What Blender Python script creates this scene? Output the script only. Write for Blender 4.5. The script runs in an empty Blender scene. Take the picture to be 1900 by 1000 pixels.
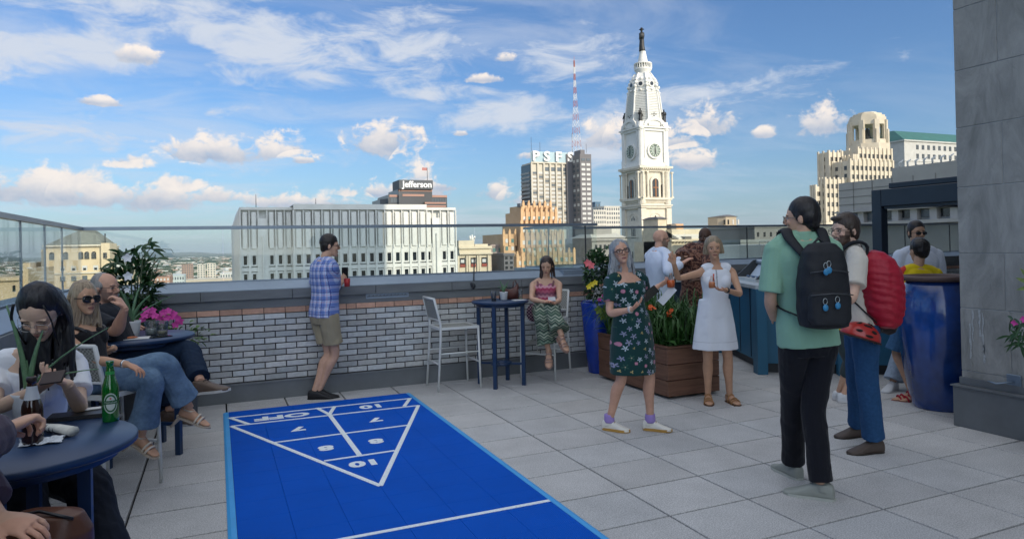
import bpy, bmesh, math, random
import numpy as np
from mathutils import Vector, Matrix
sc = bpy.context.scene
COL = sc.collection
pi = math.pi
# ------------------------------------------------------------ camera
FPX, CPY, HC = 1267.0, 450.0, 1.62
PITCH, ROLL, YAW = math.radians(.28), math.radians(1.24), math.radians(-23.38)
def _rx(a): c, s = math.cos(a), math.sin(a); return np.array([[1,0,0],[0,c,-s],[0,s,c]])
def _ry(a): c, s = math.cos(a), math.sin(a); return np.array([[c,0,s],[0,1,0],[-s,0,c]])
def _rz(a): c, s = math.cos(a), math.sin(a); return np.array([[c,-s,0],[s,c,0],[0,0,1]])
RC = _rz(YAW) @ _rx(PITCH) @ _ry(ROLL)
EYE = np.array([0, 0, HC])
cam = bpy.data.cameras.new('camera'); camo = bpy.data.objects.new('camera', cam); COL.objects.link(camo)
cam.sensor_width = 36; cam.lens = FPX/1900*36; cam.shift_y = (CPY-500)/1900
cam.clip_start = .1; cam.clip_end = 60000
mw = Matrix.Identity(4)
for i in range(3):
    mw[i][0] = RC[i,0]; mw[i][1] = RC[i,2]; mw[i][2] = -RC[i,1]; mw[i][3] = EYE[i]
camo.matrix_world = mw; sc.camera = camo
def ray(x, y): return RC @ np.array([(x-950)/FPX, 1, -(y-CPY)/FPX])
def G(x, y, z=0): d = ray(x, y); return EYE + d*(z-HC)/d[2]
def Yp(x, y, yy): d = ray(x, y); return EYE + d*yy/d[1]
def Xp(x, y, xx): d = ray(x, y); return EYE + d*xx/d[0]
def Dp(x, y, dep): return EYE + ray(x, y)*dep
def depth(p): return float((RC.T @ (np.array(p, float)-EYE))[1])
# ------------------------------------------------------------ sky, sun, exposure
SUN_EL, SUN_DIR = math.radians(24), (-.36, .93)          # horizontal travel direction of the light
SKY_STRENGTH, SUN_STRENGTH = .105, 2.4
sc.view_settings.view_transform = 'Standard'; sc.view_settings.look = 'None'
sc.view_settings.exposure = .70; sc.view_settings.gamma = 1
w = bpy.data.worlds.new('World'); sc.world = w; w.use_nodes = True
def build_world():
    nt = w.node_tree; nt.nodes.clear(); N = nt.nodes.new; L = nt.links.new
    out = N('ShaderNodeOutputWorld'); bg = N('ShaderNodeBackground'); sky = N('ShaderNodeTexSky')
    sky.sky_type = 'NISHITA'; sky.sun_disc = False; sky.sun_elevation = SUN_EL
    sx, sy = -SUN_DIR[0], -SUN_DIR[1]
    sky.sun_rotation = math.atan2(sx, sy); sky.altitude = 50; sky.air_density = 1.15; sky.dust_density = .6; sky.ozone_density = 3.0
    geo = N('ShaderNodeTexCoord'); sep = N('ShaderNodeSeparateXYZ'); L(geo.outputs['Generated'], sep.inputs[0])
    def m(op, a, b=None, c=None, cl=False):
        n = N('ShaderNodeMath'); n.operation = op; n.use_clamp = cl
        for i, v in enumerate((a, b, c)):
            if v is None: continue
            if isinstance(v, (int, float)): n.inputs[i].default_value = v
            else: L(v, n.inputs[i])
        return n.outputs[0]
    X, Y, Z = sep.outputs
    az = m('ARCTAN2', X, Y); el = m('ARCSINE', Z)
    # wisps: clouds on a flat layer seen in perspective
    zz = m('ADD', m('MAXIMUM', Z, 0.0), .10)
    cmb = N('ShaderNodeCombineXYZ'); L(m('DIVIDE', X, zz), cmb.inputs[0]); L(m('DIVIDE', Y, zz), cmb.inputs[1])
    def noise(vec, scale, det, rough, dist=0, off=(0,0,0), sca=(1,1,1), rot=0):
        mp = N('ShaderNodeMapping'); mp.inputs['Location'].default_value = off; mp.inputs['Scale'].default_value = sca
        mp.inputs['Rotation'].default_value = (0,0,rot); L(vec, mp.inputs[0])
        n = N('ShaderNodeTexNoise'); n.inputs['Scale'].default_value = scale; n.inputs['Detail'].default_value = det
        n.inputs['Roughness'].default_value = rough; n.inputs['Distortion'].default_value = dist
        L(mp.outputs[0], n.inputs['Vector']); return n.outputs['Fac']
    def ramp(v, a, b, smooth=True):
        n = N('ShaderNodeMapRange'); n.interpolation_type = 'SMOOTHSTEP' if smooth else 'LINEAR'
        L(v, n.inputs['Value']); n.inputs['From Min'].default_value = a; n.inputs['From Max'].default_value = b
        return n.outputs[0]
    big = noise(cmb.outputs[0], .55, 3, .5, .2, (3.1, 1.7, 0))
    fine = noise(cmb.outputs[0], 1.5, 9, .62, .7, (0.4, 5, 0), (1, 1.7, 1), .5)
    wis = m('MULTIPLY', ramp(m('ADD', m('MULTIPLY', big, .55), m('MULTIPLY', fine, .62)), .52, .74), .70)
    # left and middle of the view carries more cloud
    VE = [(480,60,420,75,1),(120,95,260,60,.9),(760,95,260,60,.9),(1030,120,210,85,1),(960,205,240,50,.9),(180,255,260,40,.7),(560,140,260,40,.6),(1130,245,120,100,.9),(1290,175,190,34,.8),(330,20,360,50,.9),(620,300,300,36,.45),(860,170,130,26,.9),(1500,160,160,22,.5),(470,205,90,18,.8),(1600,130,220,20,.35)]
    vm = None
    for (px, py, hw, hh, st) in VE:
        d = ray(px, py); d = d/np.linalg.norm(d); a0 = math.atan2(d[0], d[1]); e0 = math.asin(d[2])
        u = m('DIVIDE', m('SUBTRACT', az, a0), hw/1330); v = m('DIVIDE', m('SUBTRACT', m('SUBTRACT', el, e0), m('MULTIPLY', m('SUBTRACT', az, a0), .05)), hh/1330)
        k = m('MULTIPLY', m('SUBTRACT', 1.15, m('SQRT', m('ADD', m('MULTIPLY', u, u), m('MULTIPLY', v, v)))), st); vm = k if vm is None else m('MAXIMUM', vm, k)
    aw = N('ShaderNodeCombineXYZ'); L(az, aw.inputs[0]); L(m('MULTIPLY', el, 2.6), aw.inputs[1])
    sn = noise(aw.outputs[0], 11, 10, .66, .55, (2, 7, 0)); sn2 = noise(aw.outputs[0], 4.5, 4, .55, .4, (9, 3, 0))
    veil2 = m('MULTIPLY', ramp(m('ADD', m('MULTIPLY', m('MINIMUM', vm, .8), .75), m('ADD', m('MULTIPLY', m('SUBTRACT', sn, .5), 2.1), m('MULTIPLY', m('SUBTRACT', sn2, .5), 1.3))), .12, .85), .92)
    side = ramp(az, 1.05, .35); wis = m('MULTIPLY', wis, m('ADD', m('MULTIPLY', side, .8), .2))
    wis = m('MAXIMUM', m('MULTIPLY', wis, .6), veil2)
    # cumulus heaps, each an uneven mound with a flat base; (pixel x, y of its base centre, half width, height)
    ae = N('ShaderNodeCombineXYZ'); L(az, ae.inputs[0]); L(m('MULTIPLY', el, 1.3), ae.inputs[1])
    pn = noise(ae.outputs[0], 34, 7, .62, .3)
    pn2 = noise(ae.outputs[0], 9, 3, .5, .2, (4, 4, 0))
    cum = None; shade = None
    HEAPS = [(60,345,60,30),(150,350,50,40),(330,350,60,30),(560,300,30,14),(640,360,40,20),(350,275,40,20),(1210,262,60,40),(820,350,26,18),(895,150,26,14),(940,112,24,12),(20,362,55,48),(100,366,62,50),(185,372,48,38),(290,378,75,48),(400,368,58,24),(385,292,95,42),(515,286,80,44),(240,306,45,24),
             (710,276,85,62),(512,378,60,34),(590,382,70,26),(700,362,45,30),(783,352,48,62),(925,362,34,30),(985,292,30,18),
             (1300,240,62,44),(1285,308,52,28),(1265,268,36,26),(1525,240,50,48),(1415,252,24,18),(1120,262,44,52),(860,250,20,10),(180,192,34,14),(262,112,42,28),(1010,372,60,26)]
    for (px, py, hw, hh) in HEAPS:
        d = ray(px, py); d = d/np.linalg.norm(d); a0 = math.atan2(d[0], d[1]); e0 = math.asin(d[2])
        wa, we = hw/1330, hh/1330
        u = m('DIVIDE', m('SUBTRACT', az, a0), wa); v = m('DIVIDE', m('SUBTRACT', el, e0), we)
        vv = m('MAXIMUM', v, m('MULTIPLY', v, -3.2))
        r = m('SQRT', m('ADD', m('MULTIPLY', u, u), m('MULTIPLY', vv, vv)))
        k = m('SUBTRACT', 1.0, r)
        cum = k if cum is None else m('MAXIMUM', cum, k)
        s = m('MULTIPLY', m('GREATER_THAN', k, -.6), v); shade = s if shade is None else m('MAXIMUM', shade, s)
    body = m('ADD', cum, m('MULTIPLY', m('SUBTRACT', pn, .5), 3.0)); body = m('ADD', body, m('MULTIPLY', m('SUBTRACT', pn2, .5), 1.5))
    cu = ramp(body, -.04, .55)
    lit = m('ADD', m('MULTIPLY', ramp(shade, -.15, .7), .72), m('MULTIPLY', m('SUBTRACT', pn, .35), 1.1), cl=True)
    ccol = N('ShaderNodeMix'); ccol.data_type = 'RGBA'; L(lit, ccol.inputs[0])
    ccol.inputs[6].default_value = (2.3, 2.8, 3.7, 1); ccol.inputs[7].default_value = (6.0, 5.4, 4.9, 1)
    # sky > wisps > heaps ; a pale band of haze low down
    hz = m('MULTIPLY', m('POWER', m('SUBTRACT', 1.0, m('MINIMUM', m('MULTIPLY', m('MAXIMUM', Z, 0.0), 3.2), 1.0)), 3.0), .34)
    tint = N('ShaderNodeMix'); tint.data_type = 'RGBA'; tint.blend_type = 'MULTIPLY'; tint.inputs[0].default_value = 1
    L(sky.outputs[0], tint.inputs[6]); tint.inputs[7].default_value = (.46, .60, .79, 1)
    a = N('ShaderNodeMix'); a.data_type = 'RGBA'; L(hz, a.inputs[0]); L(tint.outputs[2], a.inputs[6]); a.inputs[7].default_value = (2.05, 2.65, 3.9, 1)
    b = N('ShaderNodeMix'); b.data_type = 'RGBA'; L(wis, b.inputs[0]); L(a.outputs[2], b.inputs[6]); b.inputs[7].default_value = (4.0, 4.3, 4.85, 1)
    c = N('ShaderNodeMix'); c.data_type = 'RGBA'; L(m('MULTIPLY', cu, .93), c.inputs[0]); L(b.outputs[2], c.inputs[6]); L(ccol.outputs[2], c.inputs[7])
    # bright fill added to the unseen sky, overhead and sunward, to lift the shaded terrace
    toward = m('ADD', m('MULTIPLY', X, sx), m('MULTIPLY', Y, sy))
    fill_veil = m('MULTIPLY', m('MAXIMUM', ramp(Z, .52, .8), ramp(toward, .0, .45)), m('ADD', m('MULTIPLY', big, .5), .7))
    ve = N('ShaderNodeMix'); ve.data_type = 'RGBA'; ve.blend_type = 'ADD'; L(fill_veil, ve.inputs[0]); ve.clamp_factor = False; L(c.outputs[2], ve.inputs[6]); ve.inputs[7].default_value = (5.1, 4.95, 4.4, 1)
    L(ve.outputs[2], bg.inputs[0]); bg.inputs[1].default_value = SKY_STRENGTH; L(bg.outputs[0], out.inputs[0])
build_world()
sun = bpy.data.lights.new('sun', 'SUN'); sun.energy = SUN_STRENGTH; sun.angle = math.radians(.5); sun.color = (1, .86, .66)
suno = bpy.data.objects.new('sun', sun); COL.objects.link(suno)
ld = Vector((SUN_DIR[0]*math.cos(SUN_EL), SUN_DIR[1]*math.cos(SUN_EL), -math.sin(SUN_EL)))
suno.rotation_euler = (-ld).to_track_quat('Z', 'Y').to_euler()
# ------------------------------------------------------------ materials
def mat(name, col=(.5,.5,.5), rough=.6, metal=0, var=0, vscale=6, bump=0, bscale=80, vc=False, spec=.5, stretch=(1,1,1), col2=None, emit=None, coord='Object', trans=0, coat=0, sheen=0):
    m_ = bpy.data.materials.new(name); m_.use_nodes = True; nt = m_.node_tree; b = nt.nodes['Principled BSDF']
    N = nt.nodes.new; L = nt.links.new
    b.inputs['Base Color'].default_value = (*col, 1); b.inputs['Roughness'].default_value = rough; b.inputs['Metallic'].default_value = metal
    b.inputs['Specular IOR Level'].default_value = spec
    if trans: b.inputs['Transmission Weight'].default_value = trans
    if coat: b.inputs['Coat Weight'].default_value = coat; b.inputs['Coat Roughness'].default_value = .06
    if sheen: b.inputs['Sheen Weight'].default_value = sheen
    tc = N('ShaderNodeTexCoord'); mp = N('ShaderNodeMapping'); mp.inputs['Scale'].default_value = stretch; L(tc.outputs[coord], mp.inputs[0])
    src = None
    if vc: a = N('ShaderNodeAttribute'); a.attribute_name = 'Col'; src = a.outputs['Color']
    if var or col2:
        n = N('ShaderNodeTexNoise'); n.inputs['Scale'].default_value = vscale; n.inputs['Detail'].default_value = 8; n.inputs['Roughness'].default_value = .62
        L(mp.outputs[0], n.inputs['Vector'])
        mr = N('ShaderNodeMapRange'); mr.inputs['From Min'].default_value = .3; mr.inputs['From Max'].default_value = .7; L(n.outputs['Fac'], mr.inputs['Value'])
        mx = N('ShaderNodeMix'); mx.data_type = 'RGBA'
        if col2:
            L(mr.outputs[0], mx.inputs[0]); mx.inputs[6].default_value = (*col, 1); mx.inputs[7].default_value = (*col2, 1)
        else:
            mx.blend_type = 'MULTIPLY'; mx.inputs[0].default_value = 1
            mr.inputs['To Min'].default_value = 1-var; mr.inputs['To Max'].default_value = 1+var
            if src is not None: L(src, mx.inputs[6])
            else: mx.inputs[6].default_value = (*col, 1)
            L(mr.outputs[0], mx.inputs[7])
        src = mx.outputs[2]
    if src is not None: L(src, b.inputs['Base Color'])
    if bump:
        n = N('ShaderNodeTexNoise'); n.inputs['Scale'].default_value = bscale; n.inputs['Detail'].default_value = 5; L(mp.outputs[0], n.inputs['Vector'])
        bp = N('ShaderNodeBump'); bp.inputs['Strength'].default_value = 1; bp.inputs['Distance'].default_value = bump; L(n.outputs['Fac'], bp.inputs['Height']); L(bp.outputs[0], b.inputs['Normal'])
    if emit: b.inputs['Emission Color'].default_value = (*emit[0], 1); b.inputs['Emission Strength'].default_value = emit[1]
    return m_
def glass_mat(name, tint=(.94,.975,.97), refl=.12):
    m_ = bpy.data.materials.new(name); m_.use_nodes = True; nt = m_.node_tree; nt.nodes.clear(); N = nt.nodes.new; L = nt.links.new
    o = N('ShaderNodeOutputMaterial'); t = N('ShaderNodeBsdfTransparent'); t.inputs[0].default_value = (*tint, 1)
    g = N('ShaderNodeBsdfGlossy'); g.inputs['Roughness'].default_value = .02
    f = N('ShaderNodeFresnel'); f.inputs[0].default_value = 1.5; mx = N('ShaderNodeMixShader')
    ma = N('ShaderNodeMath'); ma.operation = 'MULTIPLY_ADD'; ma.inputs[1].default_value = .38; ma.inputs[2].default_value = refl*.2; L(f.outputs[0], ma.inputs[0])
    L(ma.outputs[0], mx.inputs[0]); L(t.outputs[0], mx.inputs[1]); L(g.outputs[0], mx.inputs[2]); L(mx.outputs[0], o.inputs[0])
    return m_
# ------------------------------------------------------------ mesh helpers
class MB:
    def __init__(s): s.v = []; s.f = []; s.mi = []; s.sm = []
    def add(s, vs, fs, mi=0, smooth=False):
        o = len(s.v); s.v += [tuple(map(float, q)) for q in vs]
        for f in fs: s.f.append(tuple(i+o for i in f)); s.mi.append(mi); s.sm.append(smooth)
        return s
    def box(s, x0, x1, y0, y1, z0, z1, mi=0, ch=0):
        if x0 > x1: x0, x1 = x1, x0
        if y0 > y1: y0, y1 = y1, y0
        if z0 > z1: z0, z1 = z1, z0
        if ch <= 0:
            vs = [(x,y,z) for z in (z0,z1) for y in (y0,y1) for x in (x0,x1)]
            return s.add(vs, [(0,2,3,1),(4,5,7,6),(0,1,5,4),(2,6,7,3),(0,4,6,2),(1,3,7,5)], mi)
        c = min(ch, (x1-x0)*.45, (y1-y0)*.45, (z1-z0)*.45)
        bm = bmesh.new(); bmesh.ops.create_cube(bm, size=1)
        for v in bm.verts: v.co = Vector(((x0+x1)/2+v.co.x*(x1-x0), (y0+y1)/2+v.co.y*(y1-y0), (z0+z1)/2+v.co.z*(z1-z0)))
        bmesh.ops.bevel(bm, geom=bm.edges[:]+bm.verts[:], offset=c, segments=1, affect='EDGES', profile=.5)
        bm.verts.index_update(); s.add([v.co[:] for v in bm.verts], [[v.index for v in f.verts] for f in bm.faces], mi); bm.free(); return s
    def obox(s, c, ax, hs, mi=0):
        c = np.array(c, float); A = [np.array(a, float) for a in ax]; vs = []
        for k in (-1,1):
            for j in (-1,1):
                for i in (-1,1): vs.append(c+A[0]*hs[0]*i+A[1]*hs[1]*j+A[2]*hs[2]*k)
        return s.add(vs, [(0,2,3,1),(4,5,7,6),(0,1,5,4),(2,6,7,3),(0,4,6,2),(1,3,7,5)], mi)
    def bar(s, a, b, w, h, up=(0,0,1), mi=0):
        a = np.array(a, float); b = np.array(b, float); d = b-a; L_ = np.linalg.norm(d); d = d/L_; up = np.array(up, float)
        sd = np.cross(d, up)
        if np.linalg.norm(sd) < 1e-4: sd = np.cross(d, (0,1,0))
        sd /= np.linalg.norm(sd); u = np.cross(sd, d)
        return s.obox((a+b)/2, (d, sd, u), (L_/2, w/2, h/2), mi)
    def rings(s, R, cap=True, mi=0, smooth=True, closed=True):
        n = len(R[0]); vs = [p for r in R for p in r]; fs = []
        for i in range(len(R)-1):
            for j in range(n if closed else n-1):
                k = (j+1) % n; fs.append((i*n+j, i*n+k, (i+1)*n+k, (i+1)*n+j))
        if cap and closed: fs.append(tuple(range(n-1, -1, -1))); fs.append(tuple((len(R)-1)*n+j for j in range(n)))
        return s.add(vs, fs, mi, smooth)
    def tube(s, pts, rad, n=8, mi=0, cap=True, smooth=True, flat=1, fup=None):
        P = [np.array(p, float) for p in pts]
        if not hasattr(rad, '__len__'): rad = [rad]*len(P)
        R = []; u = None
        for i, p in enumerate(P):
            t = P[min(i+1, len(P)-1)]-P[max(i-1, 0)]; t = t/(np.linalg.norm(t)+1e-12)
            if u is None:
                r = np.array(fup if fup is not None else ((0,0,1) if abs(t[2]) < .9 else (0,1,0)), float)
                u = r-t*np.dot(r, t); u /= np.linalg.norm(u)+1e-12
            else: u = u-t*np.dot(u, t); u /= np.linalg.norm(u)+1e-12
            v = np.cross(t, u); R.append([p+rad[i]*(math.cos(a)*v+math.sin(a)*u*flat) for a in [2*pi*j/n for j in range(n)]])
        return s.rings(R, cap, mi, smooth)
    def lathe(s, prof, c=(0,0,0), n=32, mi=0, cap=True):
        return s.rings([[(c[0]+r*math.cos(2*pi*j/n), c[1]+r*math.sin(2*pi*j/n), c[2]+z) for j in range(n)] for r, z in prof], cap, mi)
    def ell(s, c, r, ax=None, n=16, m=10, mi=0):
        c = np.array(c, float); ax = np.eye(3) if ax is None else np.array(ax, float)
        if not hasattr(r, '__len__'): r = (r, r, r)
        R = []
        for i in range(m+1):
            ph = -pi/2+pi*(i+.02 if i == 0 else (i-.02 if i == m else i))/m
            R.append([c+ax[0]*r[0]*math.cos(ph)*math.cos(2*pi*j/n)+ax[1]*r[1]*math.cos(ph)*math.sin(2*pi*j/n)+ax[2]*r[2]*math.sin(ph) for j in range(n)])
        return s.rings(R, True, mi)
    def prism(s, pts, z0, z1, mi=0):
        n = len(pts); a = sum(pts[i][0]*pts[(i+1)%n][1]-pts[(i+1)%n][0]*pts[i][1] for i in range(n))
        if a < 0: pts = pts[::-1]
        return s.rings([[(x, y, z0) for x, y in pts], [(x, y, z1) for x, y in pts]], True, mi, False)
    def build(s, name, mats, parent=None, smooth=None, cols=None):
        me = bpy.data.meshes.new(name); off = np.array(parent.get('_w', (0,0,0))) if parent is not None else np.zeros(3)
        V = np.array(s.v, float)-off if len(s.v) else np.zeros((0,3))
        me.from_pydata(V.tolist(), [], s.f)
        if not isinstance(mats, (list, tuple)): mats = [mats]
        for q in mats: me.materials.append(q)
        me.polygons.foreach_set('material_index', s.mi); me.polygons.foreach_set('use_smooth', s.sm if smooth is None else [smooth]*len(s.f))
        if cols is not None:
            at = me.color_attributes.new('Col', 'FLOAT_COLOR', 'POINT'); c4 = np.ones((len(s.v), 4), np.float32); c4[:, :3] = cols; at.data.foreach_set('color', c4.ravel())
        me.update(); o = bpy.data.objects.new(name, me); COL.objects.link(o)
        if parent is not None: o.parent = parent
        return o
def tag(o, label=None, cat=None, group=None, kind=None):
    if label: o['label'] = label
    if cat: o['category'] = cat
    if group: o['group'] = group
    if kind: o['kind'] = kind
    return o
ROOTS = []
def root(name, loc, label, cat, group=None, world=True):
    """Empty at the base; children built with world coordinates get shifted by its location."""
    o = bpy.data.objects.new(name, None); COL.objects.link(o); loc = [float(q) for q in loc]; o.location = loc
    if world: o['_w'] = loc; ROOTS.append(o)
    o.empty_display_size = .2; return tag(o, label, cat, group)
def dup(o, loc=None, rz=0, label=None, parent=None):
    c = o.copy(); COL.objects.link(c)
    if parent is not None: c.parent = parent
    if loc is not None: c.location = loc; c.rotation_euler = (0, 0, rz)
    if label: c['label'] = label
    for ch in list(o.children): dup(ch, parent=c)
    return c
def text_mesh(txt, size, depth_=.002, bold=.0, sx=1, align='CENTER', sp=1):
    cu = bpy.data.curves.new('t', 'FONT'); cu.body = txt; cu.size = size; cu.extrude = depth_; cu.offset = bold; cu.align_x = align; cu.align_y = 'CENTER'; cu.resolution_u = 3; cu.space_character = sp
    o = bpy.data.objects.new('t', cu); COL.objects.link(o); dg = bpy.context.evaluated_depsgraph_get(); dg.update()
    me = bpy.data.meshes.new_from_object(o.evaluated_get(dg)); vs = [(v.co.x*sx, v.co.y, v.co.z) for v in me.vertices]; fs = [tuple(p.vertices) for p in me.polygons]
    bpy.data.objects.remove(o); bpy.data.curves.remove(cu); bpy.data.meshes.remove(me); return vs, fs
def put_text(mb, txt, size, org, xa, ya, depth_=.002, bold=0, sx=1, mi=0, sp=1):
    vs, fs = text_mesh(txt, size, depth_, bold, sx, sp=sp); org = np.array(org, float); xa = np.array(xa, float); ya = np.array(ya, float); za = np.cross(xa, ya)
    mb.add([org+xa*v[0]+ya*v[1]+za*v[2] for v in vs], fs, mi)
def unit(v): v = np.array(v, float); return v/(np.linalg.norm(v)+1e-12)
rnd = random.Random(7)
# ------------------------------------------------------------ terrace: paving
M = {}
def paver_mat():
    m_ = mat('paver', vc=True, rough=.85, var=.10, vscale=3.0, bump=.0012, bscale=160, spec=.3)
    nt = m_.node_tree; N = nt.nodes.new; L = nt.links.new; b = nt.nodes['Principled BSDF']
    src = b.inputs['Base Color'].links[0].from_socket
    tc = N('ShaderNodeTexCoord'); n = N('ShaderNodeTexNoise'); n.inputs['Scale'].default_value = 130; n.inputs['Detail'].default_value = 2; L(tc.outputs['Object'], n.inputs['Vector'])
    mr = N('ShaderNodeMapRange'); mr.inputs['From Min'].default_value = .35; mr.inputs['From Max'].default_value = .65; mr.inputs['To Min'].default_value = .74; mr.inputs['To Max'].default_value = 1.28
    L(n.outputs['Fac'], mr.inputs['Value'])
    v = N('ShaderNodeTexNoise'); v.inputs['Scale'].default_value = 9; v.inputs['Detail'].default_value = 9; v.inputs['Roughness'].default_value = .75; L(tc.outputs['Object'], v.inputs['Vector'])
    m2 = N('ShaderNodeMapRange'); m2.inputs['From Min'].default_value = .66; m2.inputs['From Max'].default_value = .74; m2.inputs['To Min'].default_value = 1; m2.inputs['To Max'].default_value = .6; L(v.outputs['Fac'], m2.inputs['Value'])
    mm = N('ShaderNodeMath'); mm.operation = 'MULTIPLY'; L(mr.outputs[0], mm.inputs[0]); L(m2.outputs[0], mm.inputs[1])
    mx = N('ShaderNodeMix'); mx.data_type = 'RGBA'; mx.blend_type = 'MULTIPLY'; mx.inputs[0].default_value = 1; L(src, mx.inputs[6]); L(mm.outputs[0], mx.inputs[7]); L(mx.outputs[2], b.inputs['Base Color'])
    return m_
M['paver'] = paver_mat(); M['joint'] = mat('joint', (.012,.012,.013), .95)
def floor():
    mb = MB(); cols = []; g = .0075; px, py = .595, .485; x0, y0 = -.533, 4.345
    for i in range(-2, 30):
        for j in range(-10, 12):
            xa, xb = x0+i*px+g, x0+(i+1)*px-g; ya, yb = y0+j*py+g, y0+(j+1)*py-g
            ymax = 7.98 if xb < 4.6 else 9.6
            yb = min(yb, ymax); xa = max(xa, -1.10)
            if yb-ya < .03 or xb-xa < .03: continue
            h = rnd.uniform(-.0008, .0008); c = .0035; n0 = len(mb.v)
            top = [(xa+c,ya+c,h),(xb-c,ya+c,h),(xb-c,yb-c,h),(xa+c,yb-c,h)]; bot = [(xa,ya,h-c),(xb,ya,h-c),(xb,yb,h-c),(xa,yb,h-c)]; low = [(x,y,-.03) for x,y,_ in bot]
            mb.add(top+bot+low, [(0,1,2,3)]+[(4+k,4+(k+1)%4,(k+1)%4,k) for k in range(4)]+[(8+k,8+(k+1)%4,4+(k+1)%4,4+k) for k in range(4)])
            t = rnd.uniform(.94, 1.05); w_ = rnd.uniform(-.004, .006)
            cols += [(.455*t+w_, .455*t, .45*t-w_)]*(len(mb.v)-n0)
    o = mb.build('terrace_floor', M['paver'], smooth=False, cols=np.array(cols)); tag(o, 'grey concrete square pavers of the roof terrace', None, kind='structure')
    b = MB(); b.prism([(-1.8,-4),(25,-4),(25,9.9),(4.4,9.9),(4.4,8.4),(-1.8,8.4)], -.4, -.028)
    tag(b.build('terrace_base', M['joint']), 'dark bed under the terrace pavers', kind='structure')
floor()
# ------------------------------------------------------------ shuffleboard court
def court():
    M['court'] = mb_ = mat('court_blue', (.0,.095,.56), .55, var=.09, vscale=1.3, spec=.08)
    nt = mb_.node_tree; N = nt.nodes.new; L = nt.links.new; b = nt.nodes['Principled BSDF']
    tc = N('ShaderNodeTexCoord'); sp = N('ShaderNodeSeparateXYZ'); L(tc.outputs['Object'], sp.inputs[0])
    def wv(o):
        a = N('ShaderNodeMath'); a.operation = 'MULTIPLY'; a.inputs[1].default_value = 2*pi/.0152; L(o, a.inputs[0]); s = N('ShaderNodeMath'); s.operation = 'SINE'; L(a.outputs[0], s.inputs[0]); return s.outputs[0]
    mu = N('ShaderNodeMath'); mu.operation = 'MULTIPLY'; L(wv(sp.outputs[0]), mu.inputs[0]); L(wv(sp.outputs[1]), mu.inputs[1])
    bp = N('ShaderNodeBump'); bp.inputs['Distance'].default_value = .0022; bp.inputs['Strength'].default_value = .8; L(mu.outputs[0], bp.inputs['Height']); L(bp.outputs[0], b.inputs['Normal'])
    M['court_edge'] = mat('court_edge', (.05,.36,.78), .45, var=.06, vscale=4); M['court_line'] = mat('court_line', (.80,.86,.88), .6, var=.13, vscale=60)
    r = root('shuffleboard_court', (.98, 3, 0), 'bright blue shuffleboard court of plastic tiles with a white scoring triangle', 'shuffleboard court')
    x0, x1, y1, y0 = .078, 1.897, 7.452, -2.0
    s = MB(); nx = 6; tx = (x1-x0)/nx; k = 0; yb = y1
    while yb > y0:
        ya = max(y0, yb-.3032)
        for i in range(nx): s.box(x0+i*tx+.0008, x0+(i+1)*tx-.0008, ya+.0004, yb-.0004, .0012, .013, ch=.0012)
        yb = ya
    s.build('playing_surface', M['court'], r, smooth=False)
    for a, b_ in ((x0-.05, x0-.001), (x1+.001, x1+.05)):
        e = MB(); yb = y1
        while yb > y0:
            ya = yb-1.2; out = a < x0-.01
            p = [(a, .002), (b_, .002), (b_, .013), (a+.018, .013), (a, .006)] if out else [(a, .002), (b_, .002), (b_, .006), (b_-.018, .013), (a, .013)]
            e.rings([[(x, ya+.001, z) for x, z in p[::-1]], [(x, yb-.001, z) for x, z in p[::-1]]], True, 0, False); yb = ya
        e.build('edge_ramp', M['court_edge'], r, smooth=False)
    ln = MB(); wd = .028
    def line(a, b_, w_=wd, z=.0172):
        A = G(*a); B = G(*b_); A[2] = B[2] = z; d = unit(B-A); n = np.array([-d[1], d[0], 0]); 
        for v in (A, B): pass
        ln.add([A-n*w_/2, B-n*w_/2, B+n*w_/2, A+n*w_/2]+[q-np.array([0,0,.0035]) for q in (A-n*w_/2, B-n*w_/2, B+n*w_/2, A+n*w_/2)], [(0,1,2,3),(4,5,1,0),(5,6,2,1),(6,7,3,2),(7,4,0,3)])
    line((426,778),(761,741.5)); line((429,793.5),(776.5,754.6)); line((429,793.5),(706,905), .036, .0176); line((776.5,754.6),(706,905), .036, .0180)
    line((509.5,824),(756.5,791.5)); line((601.7,858.5),(732.3,839)); line((611.3,772),(667,847.5), .04, .0184); line((588,759.6),(611.3,772), .038, .0188); line((621,756.5),(611.3,772), .038, .0192)
    line((426,778),(461.5,790), .038, .0196); line((761,741.5),(750.4,756.5), .038, .02)
    A = G(657,999); B = G(1023,933); yy = (A[1]+B[1])/2
    ln.box(x0+.004, x1-.004, yy-.016, yy+.016, .0138, .0168)
    ln.build('court_lines', M['court_line'], r, smooth=False)
    for t, p, sz, sx in (('10', (690,756), .30, 1.25), ('OFF', (524,775), .30, 1.45), ('7', (553.7,798), .27, 1.3), ('7', (696.6,781), .27, 1.3), ('8', (604.8,834), .27, 1.3), ('8', (697.7,821), .27, 1.3), ('10', (677,862), .27, 1.3)):
        c = G(*p); c[2] = .0155; q = MB(); put_text(q, t, sz*.66, c, (-1,0,0), (0,-1,0), .0012, .009, sx)
        q.build('court_number' if t != 'OFF' else 'court_word', M['court_line'], r, smooth=False)
court()
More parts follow.
